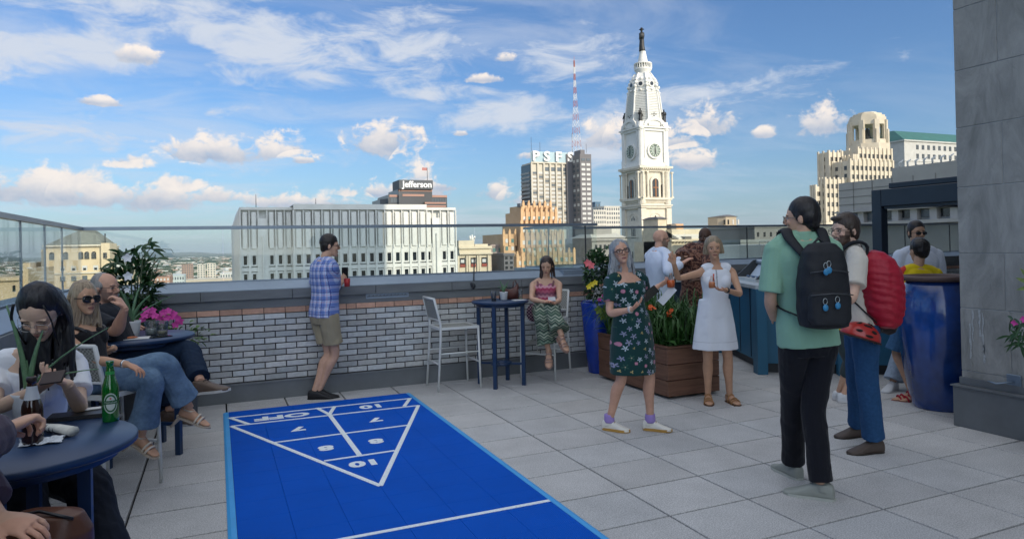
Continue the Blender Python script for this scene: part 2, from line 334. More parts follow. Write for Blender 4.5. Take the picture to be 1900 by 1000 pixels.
# ------------------------------------------------------------ parapet walls
M['brick'] = mat('glazed_brick', vc=True, rough=.45, var=.14, vscale=22, bump=.0012, bscale=90)
M['mortar'] = mat('mortar', (.045,.042,.042), .9, var=.2, vscale=30)
M['coping'] = mat('stone_coping', (.135,.15,.16), .8, col2=(.20,.215,.22), vscale=2.2, bump=.003, bscale=40, stretch=(1,1,5))
M['cap'] = mat('metal_cap', (.27,.33,.40), .42, metal=.35, var=.08, vscale=3)
M['flash'] = mat('base_flashing', (.16,.175,.185), .5, metal=.25, var=.16, vscale=2.5)
M['rail'] = mat('rail_metal', (.25,.30,.36), .36, metal=.6, var=.06)
M['glass'] = glass_mat('railing_glass'); M['dark'] = mat('dark_metal', (.03,.035,.04), .5)
M['bronze'] = mat('drain', (.05,.05,.05), .5)
DW = 7.98
def bricks(mb, cols, p0, p1, nrm, z0, z1, seed=1):
    """running bond of bevelled bricks standing 9 mm proud of the mortar"""
    r = random.Random(seed); p0 = np.array(p0, float); p1 = np.array(p1, float); L_ = np.linalg.norm(p1-p0); d = (p1-p0)/L_; n = np.array(nrm, float)
    bl, bh, g = .2235, .0676, .0095; rows = int(round((z1-z0)/bh)); bh = (z1-z0)/rows
    for k in range(rows):
        o = -bl*(.5 if k % 2 else 0)
        while o < L_:
            a, b_ = max(0, o)+g/2, min(L_, o+bl)-g/2
            if b_-a > .02:
                za, zb = z0+k*bh+g/2, z0+(k+1)*bh-g/2; c = .0035; e = .009+r.uniform(-.001, .001); n0 = len(mb.v)
                f = [p0+d*x+n*0+np.array([0,0,z]) for x, z in ((a,za),(b_,za),(b_,zb),(a,zb))]
                t = [p0+d*x+n*e+np.array([0,0,z]) for x, z in ((a+c,za+c),(b_-c,za+c),(b_-c,zb-c),(a+c,zb-c))]
                mb.add([*f, *t], [(4,5,6,7)]+[(q,(q+1)%4,4+(q+1)%4,4+q) for q in range(4)])
                s = r.choice((.74, .86, .95, 1, 1.08)); w_ = r.uniform(-.015, .02); cols += [(.53*s+w_, .55*s, .545*s-w_)]*(len(mb.v)-n0)
            o += bl
def parapet(name, label, a, b, nrm, thick=.42, seed=1, withbrick=True, cable=None):
    """a->b runs so that nrm points to the terrace"""
    a = np.array([*a, 0.]); b = np.array([*b, 0.]); n = np.array([*nrm, 0.]); L_ = np.linalg.norm(b-a); d = (b-a)/L_
    r = root(name, (a+b)/2, label, 'parapet wall')
    def slab(o0, o1, z0, z1, mb=None):
        mb = mb or MB(); mb.obox((a+b)/2+n*(o0+o1)/2+np.array([0,0,(z0+z1)/2]), (d, n, (0,0,1)), (L_/2, abs(o1-o0)/2, (z1-z0)/2)); return mb
    slab(-thick, 0, 0, 1.0).build('wall_core', M['mortar'], r)
    mb = MB(); cols = []; bricks(mb, cols, a, b, n, .205, .935, seed); mb.build('brick_face', M['brick'], r, cols=np.array(cols), smooth=False)
    # a course of salmon bricks on top
    mb = MB(); cols = []; o = 0; rr = random.Random(seed+5)
    while o < L_:
        st_ = rr.choice((.223,.223,.112)); e = min(L_, o+st_); c = (a+d*(o+e)/2+n*.002+np.array([0,0,.968])); n0 = len(mb.v); mb.obox(c, (d, n, (0,0,1)), ((e-o)/2-.004, .010, .029)); q = rr.uniform(.72, 1.08)
        cols += [(.62*q, .36*q, .25*q)]*(len(mb.v)-n0); o += st_
    mb.build('brick_course', M['brick'], r, cols=np.array(cols), smooth=False)
    mb = slab(0, .045, 0, .185); mb.obox((a+b)/2+n*.030+np.array([0,0,.193]), (d, n, (0,0,1)), (L_/2, .030, .008)); mb.build('base_flashing', M['flash'], r)
    s = slab(-thick, .015, 1.0, 1.095)
    s.build('stone_band', M['coping'], r)
    mb = MB(); o = 0
    while o < L_:
        e = min(L_, o+.93); mb.obox(a+d*(o+e)/2+n*((.05-thick)/2)+np.array([0,0,1.147]), (d, n, (0,0,1)), ((e-o)/2-.003, (thick+.05)/2, .048)); o += .93
    mb.build('coping_stone', M['coping'], r)
    k = MB(); k.rings([[a+n*x+np.array([0,0,z])+d*t for x, z in ((-thick-.02,1.197),(.03,1.197),(.03,1.205),(-.15,1.285),(-thick-.02,1.285))] for t in (0, L_)], True, 0, False)
    k.build('cap_flashing', M['cap'], r); return r
def railing(name, label, a, b, nrm, joints, off=-.18, endpost=()):
    a = np.array([*a, 0.]); b = np.array([*b, 0.]); n = np.array([*nrm, 0.]); L_ = np.linalg.norm(b-a); d = (b-a)/L_; a = a+n*off; b = b+n*off
    r = root(name, (a+b)/2+np.array([0,0,1.28]), label, 'glass railing'); js = [0]+list(joints)+[L_]
    for i in range(len(js)-1):
        g = MB(); g.obox(a+d*(js[i]+js[i+1])/2+np.array([0,0,1.577]), (d, n, (0,0,1)), ((js[i+1]-js[i])/2-.006, .006, .293)); g.build('glass_panel', M['glass'], r)
    t = MB(); t.bar(a+np.array([0,0,1.888]), b+np.array([0,0,1.888]), .055, .036); t.build('top_rail', M['rail'], r)
    t = MB(); t.bar(a+np.array([0,0,1.293]), b+np.array([0,0,1.293]), .03, .02); t.build('glass_shoe', M['rail'], r)
    for q in endpost: t = MB(); t.bar(a+d*q+np.array([0,0,1.285]), a+d*q+np.array([0,0,1.87]), .014, .014); t.build('edge_strip', M['dark'] if nrm[0] == 0 else M['rail'], r)
    return r
LJ = [1.4, 2.9, 4.4]+[float(Xp(px_, 460, -1.28)[1])+4 for px_ in (-60, 38, 83, 115)]
parapet('parapet_wall', 'white glazed brick parapet behind the shuffleboard court with dark stone coping', (-1.10, DW), (4.62, DW), (0,-1), seed=2)
parapet('parapet_wall', 'left side parapet running past the cafe tables towards the viewer', (-1.10, -4), (-1.10, DW), (1,0), seed=3)
parapet('parapet_wall', 'set back parapet behind the bar counter', (5.05, 9.6), (22, 9.6), (0,-1), seed=4)
parapet('parapet_wall', 'short return of the parapet beside the tall blue planter', (4.62, DW+.001), (4.62, 9.6), (1,0), seed=5)
railing('glass_railing', 'long glass railing above the brick parapet with grey top rail', (-1.28, DW), (4.80, DW), (0,-1), [Yp(881,450,DW+.18)[0]+1.28-2.95, Yp(881,450,DW+.18)[0]+1.28], endpost=(5.9,))
railing('glass_railing', 'glass railing along the left edge behind the seated guests', (-1.10, -4), (-1.10, DW+.18), (1,0), LJ, endpost=LJ[3:])
railing('glass_railing', 'set back glass railing behind the bar', (4.62, 9.6), (22, 9.6), (0,-1), [1.5, 2.9, 4.3, 5.7, 7.1, 8.5, 9.9, 11.3, 12.7, 14.1, 15.5], endpost=(4.3, 7.1, 8.5, 9.9, 11.3))
railing('glass_railing', 'short return of glass railing turning away at the wall end', (4.62, DW+.2), (4.62, 9.76), (1,0), [.75], endpost=(.75,))
# flood light on its cable at the parapet
p = Yp(879, 528, DW-.01)
r = root('cable_light', p, 'small black lamp hanging on a cable on the brick parapet', 'lamp')
q = MB(); q.tube([Yp(880, 478, DW+.16), Yp(879.5, 500, DW+.1), Yp(879, 520, DW-.03)], .009, 6); q.build('cable', M['dark'], r)
q = MB(); q.ell(Yp(878, 530, DW-.05), (.03,.03,.035)); q.ell(Yp(875, 527, DW-.07), (.016,.016,.02)); q.tube([Yp(879,520,DW-.03), Yp(878,536,DW-.05)], .014, 8); q.build('lamp_body', M['dark'], r)
# engraved plate
r = root('wall_plaque', Yp(721, 552, DW-.02), 'thin pale plaque on the stone coping behind the plaid shirt man', 'plaque')
P0 = Yp(679, 551, DW-.02); P1 = Yp(758, 543, DW-.02)
q = MB(); q.obox(((P0+P1)/2)+np.array([0,0,-.008]), ((1,0,0),(0,1,0),(0,0,1)), ((P1[0]-P0[0])/2, .004, .028)); q.build('plate', M['cap'], r)
q = MB()
for k in range(34): x = P0[0]+.01+(P1[0]-P0[0]-.02)*k/34; q.box(x, x+.008, DW-.0255, DW-.0242, P0[2]-.003, P0[2]+.010+.004*(k*7%3))
q.build('plate_lettering', M['dark'], r)
# ------------------------------------------------------------ our own tower: stone wall on the right
M['lime'] = mat('grey_limestone', (.20,.205,.195), .8, col2=(.36,.36,.345), vscale=2.6, bump=.006, bscale=22, stretch=(1,1.6,.55))
for n_ in M['lime'].node_tree.nodes:
    if n_.type == 'TEX_NOISE': n_.inputs['Distortion'].default_value = 1.6
    if n_.type == 'MAPPING': n_.inputs['Rotation'].default_value = (.7,0,0)
def stonewall():
    SX = 5.86; SY = 3.87
    r = root('stone_tower_wall', (9, 1, 0), 'grey limestone block wall rising out of view at the right edge', 'building')
    c = MB(); c.box(SX+.02, 26, -30, SY-.02, -2, 11.5); c.build('wall_core', M['mortar'], r)
    b = MB(); zs = [Xp(1786, y_, SX)[2] for y_ in (734, 686, 571, 470, 348, 237, 130, 15, -110, -240)]; rr = random.Random(4)
    for i in range(len(zs)-1):
        y = SY; z0, z1 = zs[i]+.003, zs[i+1]-.003; first = SY-Xp((1875, 1870, 1862, 1950, 1863, 1950, 1858, 1940, 1850)[i], 400, SX)[1]
        while y > -3:
            l = first if y == SY else 1.15; b.box(SX-.003*rr.random(), SX+.2, max(-3, y-l)+.003, y-.003 if y < SY else y, z0, z1, ch=.003); y -= l
        x = SX+.2
        while x < 12: b.box(x+.003, x+1.1, SY-.2, SY, z0, z1, ch=.003); x += 1.1
    b.build('stone_blocks', M['lime'], r)
    jm = MB(); jm.box(SX+.004, SX+.19, -3, SY-.004, .4, 6); jm.build('pale_joints', mat('pale_mortar', (.34,.36,.37), .9, var=.2, vscale=8), r)
    q = MB(); q.box(SX-.075, SX+.1, -3, SY+.03, .0, .34); q.box(SX-.09, SX+.1, -3, SY+.045, .34, .352); q.box(SX-.02, SX+.1, -3, SY+.01, .355, .415); q.build('base_flashing', M['flash'], r)
    # streaks of efflorescence
    s = MB(); rr = random.Random(9)
    for x_, y_, h_ in ((1804,575,70),(1817,574,60),(1823,580,90),(1800,600,80),(1826,640,40)):
        p = Xp(x_, y_, SX-.006); z = p[2]; pts = []
        for k in range(9): pts.append((p[1]+rr.uniform(-.006,.006), z-k*h_/400/8*1.5, .003+.008*rr.random()))
        vs = []; fs = []
        for y1_, z1_, w_ in pts: vs += [(SX-.0062, y1_-w_, z1_), (SX-.0062, y1_+w_, z1_)]
        for k in range(8): fs.append((2*k, 2*k+1, 2*k+3, 2*k+2))
        s.add(vs, fs)
    s.build('mineral_streaks', mat('efflorescence', (.36,.38,.39), .9, var=.25, vscale=60), r)
    c = Xp(1880, 709, SX-.02)
    f = root('wall_fixture', c, 'small metal bracket plate with a spout on the grey stone wall', 'bracket'); mt = mat('fixture_metal', (.20,.26,.33), .4, metal=.6)
    q = MB(); q.box(c[0]+.005, c[0]+.018, c[1]-.055, c[1]+.055, c[2]-.05, c[2]+.06, ch=.003); q.build('plate', mt, f)
    q = MB(); q.tube([c+np.array([0,0,.0]), c+np.array([-.06,.02,.0]), c+np.array([-.10,.07,-.012]), c+np.array([-.11,.13,.0])], [.012,.016,.022,.006], 8, flat=.45); q.build('spout', mt, f)
stonewall()
# ------------------------------------------------------------ far ground and hills
GZ = -95.0
def ground_mat():
    m_ = mat('far_ground', (.045,.075,.035), .95, col2=(.09,.115,.06), vscale=.006); return m_
g = MB(); g.box(-60000, 60000, -20000, 60000, GZ-5, GZ); tag(g.build('ground', ground_mat()), 'green and built up plain far below the terrace', kind='structure')
h = MB(); rr = random.Random(3)
for k, (R_, hh) in enumerate(((17000, 60), (23000, 130))):
    pts = []; n = 160
    ring0, ring1 = [], []
    for i in range(n+1):
        a = math.radians(-30+110*i/n); z = GZ+hh*(.7+.3*math.sin(i*.35+k)+.15*math.sin(i*1.1)); ring0.append((R_*math.sin(a), R_*math.cos(a), GZ-1)); ring1.append(((R_+900)*math.sin(a), (R_+900)*math.cos(a), z))
    h.rings([ring0, ring1, [(x*1.1, y*1.1, GZ-1) for x, y, z in ring1]], False, 0, True, closed=False)
tag(h.build('hills', mat('far_hills', (.04,.07,.04), 1, var=.3, vscale=.002)), 'low wooded hills on the horizon', kind='structure')
# low town spread over the plain and its trees: one mass each
def town():
    mb = MB(); cols = []; rr = random.Random(12); tr = MB()
    for i in range(5200):
        a = math.radians(rr.uniform(-24, 30)); d = 2300*math.exp(rr.random()*1.9); x, y = d*math.sin(a), d*math.cos(a)
        s = rr.uniform(6, 22)*(1+d/7000); hgt = rr.uniform(5, 11)*(1.8 if rr.random() < .06 else 1); n0 = len(mb.v)
        mb.box(x, x+s*rr.uniform(.8, 2.6), y, y+s, GZ, GZ+hgt); c = rr.choice(((.62,.60,.56),(.55,.50,.44),(.38,.26,.20),(.5,.52,.55),(.7,.69,.66),(.36,.31,.27)))
        cols += [c]*(len(mb.v)-n0)
    tag(mb.build('town', mat('town_blocks', vc=True, rough=.9), cols=np.array(cols)), 'pale roofs of a low town spread over the plain', 'town', kind='stuff')
    for i in range(6500):
        a = math.radians(rr.uniform(-24, 30)); d = 2300*math.exp(rr.random()*2.1); x, y = d*math.sin(a), d*math.cos(a); s = rr.uniform(8, 26)*(1+d/6000); z = GZ+rr.uniform(6, 13)
        tr.add([(x-s,y,GZ),(x,y-s*.6,GZ),(x+s,y,GZ),(x,y+s*.6,GZ),(x-s*.6,y,z*.9+GZ*.1),(x,y-s*.4,z),(x+s*.6,y,z),(x,y+s*.4,z)], [(0,1,5,4),(1,2,6,5),(2,3,7,6),(3,0,4,7),(4,5,6,7)])
    tag(tr.build('treetops', mat('far_trees', (.028,.055,.02), .95, var=.3, vscale=.03)), 'dark green treetops between the far roofs', 'trees', kind='stuff')
town()
# ------------------------------------------------------------ buildings (real size and distance, aligned to the street grid)
def bm(name, c, **k): return mat(name, c, k.pop('rough', .8), **k)
W_DARK = mat('window_glass', (.012,.016,.022), .12, spec=.7); W_MID = mat('window_grey', (.10,.12,.14), .2, spec=.6); W_LIT = mat('window_blind', (.55,.56,.55), .4); W_GRN = mat('window_green', (.10,.20,.19), .25)
class Bld:
    def __init__(s, name, label, loc, cat='building', group=None):
        s.r = root(name, (loc[0], loc[1], GZ), label, cat, group); s.wt = {}
    def part(s, name, m_, fn): mb = MB(); fn(mb); return mb.build(name, m_, s.r, smooth=False)
    def win(s, m_, x0, x1, y0, y1, z0, z1, name='window', rot=0):
        """windows are copies of one unit pane with its frame"""
        key = (m_.name, name)
        if key not in s.wt:
            mb = MB(); mb.box(-.5, .5, -.5, .5, -.5, .5); me = mb.build(name, m_, None, smooth=False).data
            for o in [o for o in COL.objects if o.data == me]: bpy.data.objects.remove(o)
            s.wt[key] = me
        o = bpy.data.objects.new(name, s.wt[key]); COL.objects.link(o); o.parent = s.r; l = s.r['_w']
        o.location = ((x0+x1)/2-l[0], (y0+y1)/2-l[1], (z0+z1)/2-l[2]); o.scale = (abs(x1-x0), abs(y1-y0), abs(z1-z0)); return o
# --- long pale modern block with blank upper panels
def modern_block():
    y = 140.; L0 = Yp(446,400,y)[0]; L1 = Yp(545,400,y)[0]; R0 = Yp(792,400,y)[0]; R1 = Yp(850,400,y)[0]
    zt = Yp(640,379,y)[2]; zt2 = zt-.55; c = bm('pale_concrete', (.66,.67,.65), var=.08, vscale=.4)
    B = Bld('modern_office_block', 'long pale modern block with blank ribbed panels over two rows of windows', ((L0+R1)/2, y))
    def z_(py): return Yp(640, py, y)[2]
    zp0, zp1 = z_(393), z_(460); zw = [(z_(467.5), z_(490)), (z_(500), z_(522))]
    def wall(mb):
        for a, b, yy, t in ((L0, L1, y+1.6, zt2), (L1+.01, R0-.01, y, zt), (R0, R1, y+1.6, zt2)):
            mb.box(a, b, yy+1.2, y+34, GZ, t-.2); mb.box(a, b, yy, y+34, z_(389), t)          # top band
            mb.box(a, b, yy+.35, yy+1.1, zp1-1.0, zp1+.55)
            mb.box(a, b, yy+.25, yy+1.3, z_(499), z_(492)); 
        mb.rings([[(L0-1.1, y+5, GZ), (L0, y+1.6, GZ), (L0, y+33, GZ), (L0-1.1, y+30, GZ)], [(L0-1.1, y+5, zt2-3.2), (L0, y+1.6, zt2-3.2), (L0, y+33, zt2-3.2), (L0-1.1, y+30, zt2-3.2)], [(L0-.1, y+3, zt2-.01), (L0, y+1.6, zt2-.01), (L0, y+33, zt2-.01), (L0-.1, y+30, zt2-.01)]], True, 0, False)
        mb.box(L0, R1, y+.5, y+34, GZ, z_(526))
    B.part('wall', c, wall)
    # bays: piers, blank panels, windows
    bays = [(L0, L1, y+1.6, 6, (2,)), (L1, R0, y, 15, ()), (R0, R1, y+1.6, 4, (1,))]
    pier = MB(); pan = []
    for a, b, yy, n, solid in bays:
        st = (b-a)/n
        for i in range(n+1):
            x = a+st*i; pier.box(x-.22, x+.22, yy+.15, yy+1.3, z_(526), zp1-.2)
            pier.box(x-.10, x+.10, yy-.05, yy+.5, zp1-.2, zp0+.35)
        for i in range(n):
            xa, xb = a+st*i, a+st*(i+1)
            if i in solid: pier.box(xa, xb, yy+.1, yy+1.2, z_(526), z_(404)); pier.box(xa+.7, xb-.7, yy-.3, yy+.2, z_(526), z_(434)); continue
            p = MB(); p.box(xa+.36, xb-.36, yy+.12, yy+.6, zp1+.1, zp0, ch=.12); p.build('blank_panel', c, B.r, smooth=False)
            pier.box(xa+.22, xb-.22, yy+.75, yy+1.25, zp1, zp0+.4)
            for z0, z1 in zw:
                B.win(W_DARK, xa+.52, xb-.52, yy+.75, yy+.9, z0, z1); f = MB()
                pier.box(xa+.22, xa+.5, yy+.45, yy+1.2, z0-.3, z1+.3); pier.box(xb-.5, xb-.22, yy+.45, yy+1.2, z0-.3, z1+.3); pier.box(xa+.22, xb-.22, yy+.4, yy+1.2, z1+.02, z1+.34); pier.box(xa+.22, xb-.22, yy+.4, yy+1.2, z0-.36, z0-.02)
    pier.build('piers', c, B.r, smooth=False)
    for px in (475, 586):
        t = MB(); p = Yp(px, 380, y+8); t.tube([p-np.array([0,0,.5]), p+np.array([0,0,2.1 if px < 500 else 1.3])], [.08,.04], 6); t.build('antenna', M['dark'], B.r)
modern_block()
# --- dark glass tower with the roof sign
def sign_tower():
    y = 620.; c = bm('dark_curtain_wall', (.06,.065,.075), rough=.3, var=.2, vscale=.05); st = bm('pink_granite_band', (.42,.25,.20))
    X = lambda px: Yp(px, 350, y)[0]; Z = lambda py: Yp(770, py, y)[2]
    B = Bld('sign_tower', 'dark stepped office tower with a white lettered roof sign, behind the pale modern block', (X(770), y))
    def w1(mb): mb.box(X(720), X(829), y, y+45, GZ, Z(362)); mb.box(X(738), X(800), y-3, y+38, GZ, Z(352)); mb.prism([(X(709), y+10), (X(722), y), (X(722), y+45), (X(709), y+45)], GZ, Z(369)); mb.box(X(784), X(823), y-6, y, GZ, Z(376))
    B.part('wall', c, w1)
    def bands(mb):
        for a, b, yy, t0, t1 in ((722,829,y-.4,362,366), (738,800,y-3.4,352,356), (745,785,y-3.4,361,365), (784,823,y-6.4,376,379), (784,823,y-6.4,382,385)): mb.box(X(a), X(b), yy, yy+3, Z(t1), Z(t0))
    B.part('granite_bands', st, bands)
    B.part('sign_box', bm('sign_grey', (.10,.11,.12)), lambda mb: mb.box(X(738), X(800), y-6, y+20, Z(352), Z(335.5)))
    t = MB(); k = Z(336)-Z(352); put_text(t, 'Jefferson', k*.98, ((X(771)), y-6.3, Z(344)), (1,0,0), (0,0,1), .3, .22, 1.0); t.build('sign_lettering', bm('sign_white', (.85,.86,.87)), B.r, smooth=False)
    for i in range(22):
        x = X(724)+(X(828)-X(724))*i/22; B.win(W_MID, x+.4, x+2.3, y-.25, y, Z(376), Z(367.5))
    f = MB(); p = Yp(793, 335, y+5); f.tube([p, p+np.array([0,0,12])], .25, 6); f.build('flag_pole', M['dark'], B.r)
    f = MB(); f.box(p[0]-5, p[0], p[1], p[1]+.15, p[2]+9.4, p[2]+12); f.build('flag', bm('flag_red', (.45,.20,.18)), B.r)
sign_tower()
# --- beige block with the pyramid roof, left
def pyramid_block():
    y = 135.; c = bm('tan_brick', (.60,.50,.34), var=.08, vscale=.5); X = lambda px: Yp(px, 460, y)[0]; Z = lambda py: Yp(140, py, y)[2]
    B = Bld('pyramid_roof_building', 'tan masonry building with a steep grey pyramid roof behind the corner of the railing', (X(130), y))
    B.part('wall', c, lambda mb: (mb.box(X(82), X(189), y, y+22, GZ, Z(457)), mb.box(X(189.2), X(205), y-1, y+8, GZ, Z(452)), mb.box(X(68), X(82), y+3, y+22, GZ, Z(462)), mb.box(X(50), X(240), y-3, y+20, GZ, Z(505)), mb.box(X(36), X(50), y+2, y+22, GZ, Z(486))))
    B.part('cornice', bm('cornice_pale', (.66,.62,.52)), lambda mb: (mb.box(X(80), X(191), y-.7, y+22.5, Z(457), Z(454.5)), mb.box(X(48), X(241), y-3.3, y-2.9, Z(507), Z(504.5))))
    x0, x1 = X(83), X(188); xm0, xm1 = X(128), X(160); zt = Z(425)
    r_ = MB(); r_.rings([[(x0,y,Z(454)),(x1,y,Z(454)),(x1,y+21,Z(454)),(x0,y+21,Z(454))],[(xm0,y+9,zt),(xm1,y+9,zt),(xm1,y+12,zt),(xm0,y+12,zt)]], True, 0, False); r_.build('roof', bm('slate_green', (.16,.17,.14), var=.3, vscale=1.5), B.r)
    for px in (96, 122, 150, 161, 174): 
        B.win(W_DARK, X(px)-.35, X(px)+.35, y-.15, y+.2, Z(481), Z(471)); a = MB(); a.tube([(X(px), y-.12, Z(471)), (X(px), y+.2, Z(471))], .35, 12); a.build('window_arch', W_DARK, B.r)
    B.win(W_DARK, X(193), X(200), y-1.15, y-.9, Z(480), Z(470))
    for i in range(9): B.win(W_LIT, X(58+20*i), X(67+20*i), y-3.15, y-2.9, Z(502), Z(493)); 
    for i in range(9): B.win(W_DARK, X(58+20*i)+.15, X(67+20*i)-.15, y-3.2, y-3.1, Z(501), Z(497))
    for i in range(9): B.win(W_MID, X(58+20*i), X(67+20*i), y-3.15, y-2.9, Z(520), Z(511))
    t = MB(); t.tube([(X(189), y+4, Z(452)), (X(189), y+4, Z(433))], .12, 5); t.build('antenna', M['dark'], B.r)
    B2 = Bld('low_tan_building', 'low tan flat roofed building at the far left behind the glass', (Yp(-10,540,110)[0], 110))
    X2 = lambda px: Yp(px, 540, 110)[0]; Z2 = lambda py: Yp(10, py, 110)[2]
    B2.part('wall', c, lambda mb: (mb.box(X2(-200), X2(36), 110, 128, GZ, Z2(518)), mb.box(X2(-200), X2(37), 109.6, 110.2, Z2(521), Z2(515)), mb.box(X2(36), X2(46), 112, 128, GZ, Z2(500))))
    for px in (-40, -14, 24): B2.win(W_DARK, X2(px), X2(px+5), 109.85, 110.1, Z2(541), Z2(530))
pyramid_block()
def simple(name, label, y, px0, px1, pytop, dep, col, winm, nx, nz, band=(.5,.55), zb=None, cat='building', left=True, base_py=None, side=True):
    xc = (px0+px1)/2; X = lambda px: Yp(px, pytop, y)[0]; B = Bld(name, label, (X(xc), y)); m_ = bm(name, col, var=.1, vscale=1.2/dep*4)
    zt = Yp(xc, pytop, y)[2]; z0 = zb if zb is not None else GZ; x0, x1 = X(px0), X(px1); B.part('wall', m_, lambda mb: (mb.box(x0, x1, y, y+dep, GZ, zt), mb.box(x0-.3, x1+.3, y-.3, y+dep+.3, zt-.02, zt+.8)))
    zbot = Yp(xc, base_py or pytop+60, y)[2]; hz = (zt-zbot)/nz; wx = (x1-x0)/nx
    for j in range(nz):
        for i in range(nx):
            B.win(winm, x0+wx*(i+.5-band[0]/2), x0+wx*(i+.5+band[0]/2), y-.12, y+.1, zt-hz*(j+.5+band[1]/2), zt-hz*(j+.5-band[1]/2))
            if side and dep > 8 and i < 5: B.win(winm, x0-.12, x0+.1, y+dep*(i+.3)/5, y+dep*(i+.7)/5, zt-hz*(j+.5+band[1]/2), zt-hz*(j+.5-band[1]/2))
    return B, X, zt
# mid rises on the plain
simple('apartment_tower', 'brick brown apartment tower far out on the plain, behind the flowering plant', 2300, 337, 358, 491, 40, (.34,.22,.17), W_MID, 5, 7, base_py=520)
simple('apartment_tower', 'white apartment tower of the far pair, left one', 2500, 366, 381, 491, 40, (.60,.55,.47), W_MID, 3, 7, base_py=520)
simple('apartment_tower', 'white apartment tower of the far pair, slightly taller right one', 2520, 384, 400, 489, 40, (.62,.57,.49), W_MID, 3, 7, base_py=520)
simple('warehouse', 'wide brick red warehouse far below the railing left of the modern block', 900, 276, 315, 515, 60, (.42,.25,.18), W_LIT, 6, 2, base_py=530)
simple('warehouse', 'pale blue grey flat warehouse far below beside the brick red one', 1000, 318, 342, 512, 60, (.50,.56,.56), W_MID, 5, 2, base_py=530)
simple('warehouse', 'long low tan warehouse far below, right up to the modern block', 820, 345, 438, 520, 50, (.55,.48,.38), W_MID, 12, 1, base_py=530)
simple('warehouse', 'small white warehouse with rooftop boxes on the plain', 1200, 408, 432, 508, 50, (.6,.6,.58), W_MID, 5, 2, base_py=524)
# classical stone block
def classical():
    y = 230.; B, X, zt = simple('classical_stone_building', 'beige classical stone block with an attic storey and red spandrels', y, 852, 911, 461, 30, (.60,.53,.40), W_MID, 3, 1, band=(.42,.0001), base_py=500)
    Z = lambda py: Yp(880, py, y)[2]; c = bm('beige_stone', (.62,.55,.42), var=.1, vscale=.4)
    B.part('attic', c, lambda mb: (mb.box(X(852), X(881), y+.5, y+20, Z(461), Z(446)), mb.box(X(884), X(908), y+1.5, y+20, Z(461), Z(453)), mb.box(X(851), X(912), y-1, y+1, Z(472), Z(469)), mb.box(X(851), X(912), y-.6, y, Z(461.5), Z(459))))
    for i, px in enumerate((857, 877, 897)):
        B.win(W_DARK, X(px-4), X(px+5), y-.2, y+.2, Z(492), Z(478), 'window'); B.win(bm('red_spandrel', (.28,.07,.05)), X(px-4), X(px+5), y-.35, y+.2, Z(495), Z(489.5), 'spandrel'); B.win(W_LIT, X(px-3), X(px+3.5), y-.3, y+.1, Z(487), Z(481))
        for q in (-8, 8): p = MB(); p.box(X(px+q-1.4), X(px+q+1.4), y-.7, y, Z(525), Z(474)); p.build('pilaster', c, B.r, smooth=False)
    s = MB(); p = Yp(876, 441, y+4)
    for dx, dz, l in ((0,0,2.4),(-.6,.6,1.5),(.5,-.2,1.7),(.7,.8,1.1)): s.tube([p+np.array([dx,0,dz-1.4]), p+np.array([dx*1.5,0,dz-1.4+l])], .35, 6)
    s.build('roof_antennas', bm('antenna_white', (.75,.75,.72)), B.r)
classical()
simple('brown_brick_building', 'brown grey brick building with green window bays', 260, 911, 956, 457, 30, (.36,.29,.27), W_GRN, 4, 4, base_py=510, side=False)
B, X, zt = simple('glass_penthouse_building', 'dark blue glass box building on the roofs behind the brown brick one', 330, 932, 957, 441, 22, (.05,.07,.10), W_MID, 5, 2, base_py=460)
simple('shaded_brick_building', 'narrow dark grey building in shade beside the orange setback tower', 225, 935, 953, 474, 12, (.14,.14,.15), W_DARK, 2, 4, base_py=510, side=False)
# --- orange setback tower
def setback():
    y = 250.; c = mat('orange_brick', (.50,.33,.19), .85, col2=(.60,.43,.27), vscale=.25); X = lambda px, yy=y: Yp(px, 430, yy)[0]; Z = lambda py: Yp(1000, py, y)[2]
    B = Bld('orange_setback_tower', 'orange brick stepped tower with pale finials in front of the white slab tower', (X(1000), y))
    steps = [(967, 1064, 470, 0, 26), (972, 1050, 437, 3, 22), (974, 1046, 414, 3.5, 20), (977, 1041, 392, 4.5, 17), (982, 1033, 380, 5.5, 14), (945, 967, 433, 6, 24), (953, 990, 474, -3, 10)]
    B.part('wall', c, lambda mb: [mb.box(X(a), X(b), y+o, y+o+d, GZ, Z(t)) for a, b, t, o, d in steps])
    f = MB(); rr = random.Random(2)
    for a, b, t, o, d in steps:
        n = max(2, int((b-a)/9))
        for i in range(n+1):
            x = X(a)+(X(b)-X(a))*i/n; f.box(x-.5, x+.5, y+o-.5, y+o+.2, Z(t+22), Z(t)+1.2); f.box(x-.3, x+.3, y+o-.55, y+o+.15, Z(t)+1.2, Z(t)+2.0)
    f.build('buttresses', mat('orange_stone', (.62,.40,.22), .8, var=.15, vscale=.6), B.r, smooth=False)
    for a, b, t, o, d in steps:
        n = max(2, int((b-a)/9))
        for i in range(n):
            for k in range(3 if t > 430 else 1):
                x = X(a)+(X(b)-X(a))*(i+.5)/n; z = Z(t+9+14*k); B.win(W_GRN if (i+k) % 2 else W_LIT, x-.55, x+.55, y+o-.12, y+o+.1, z-1.6, z)
    m2 = MB(); m2.tube([(X(983), y-3.3, Z(470)), (X(983), y-2.9, Z(470))], 1.3, 20); m2.build('medallion', bm('medallion_stone', (.55,.48,.38)), B.r)
    f = MB()
    for px in (984, 997, 1010, 1020, 1029): f.box(X(px-3), X(px+3), y+8, y+11, Z(382), Z(375))
    f.build('roof_tanks', bm('roof_grey', (.16,.17,.19)), B.r)
setback()
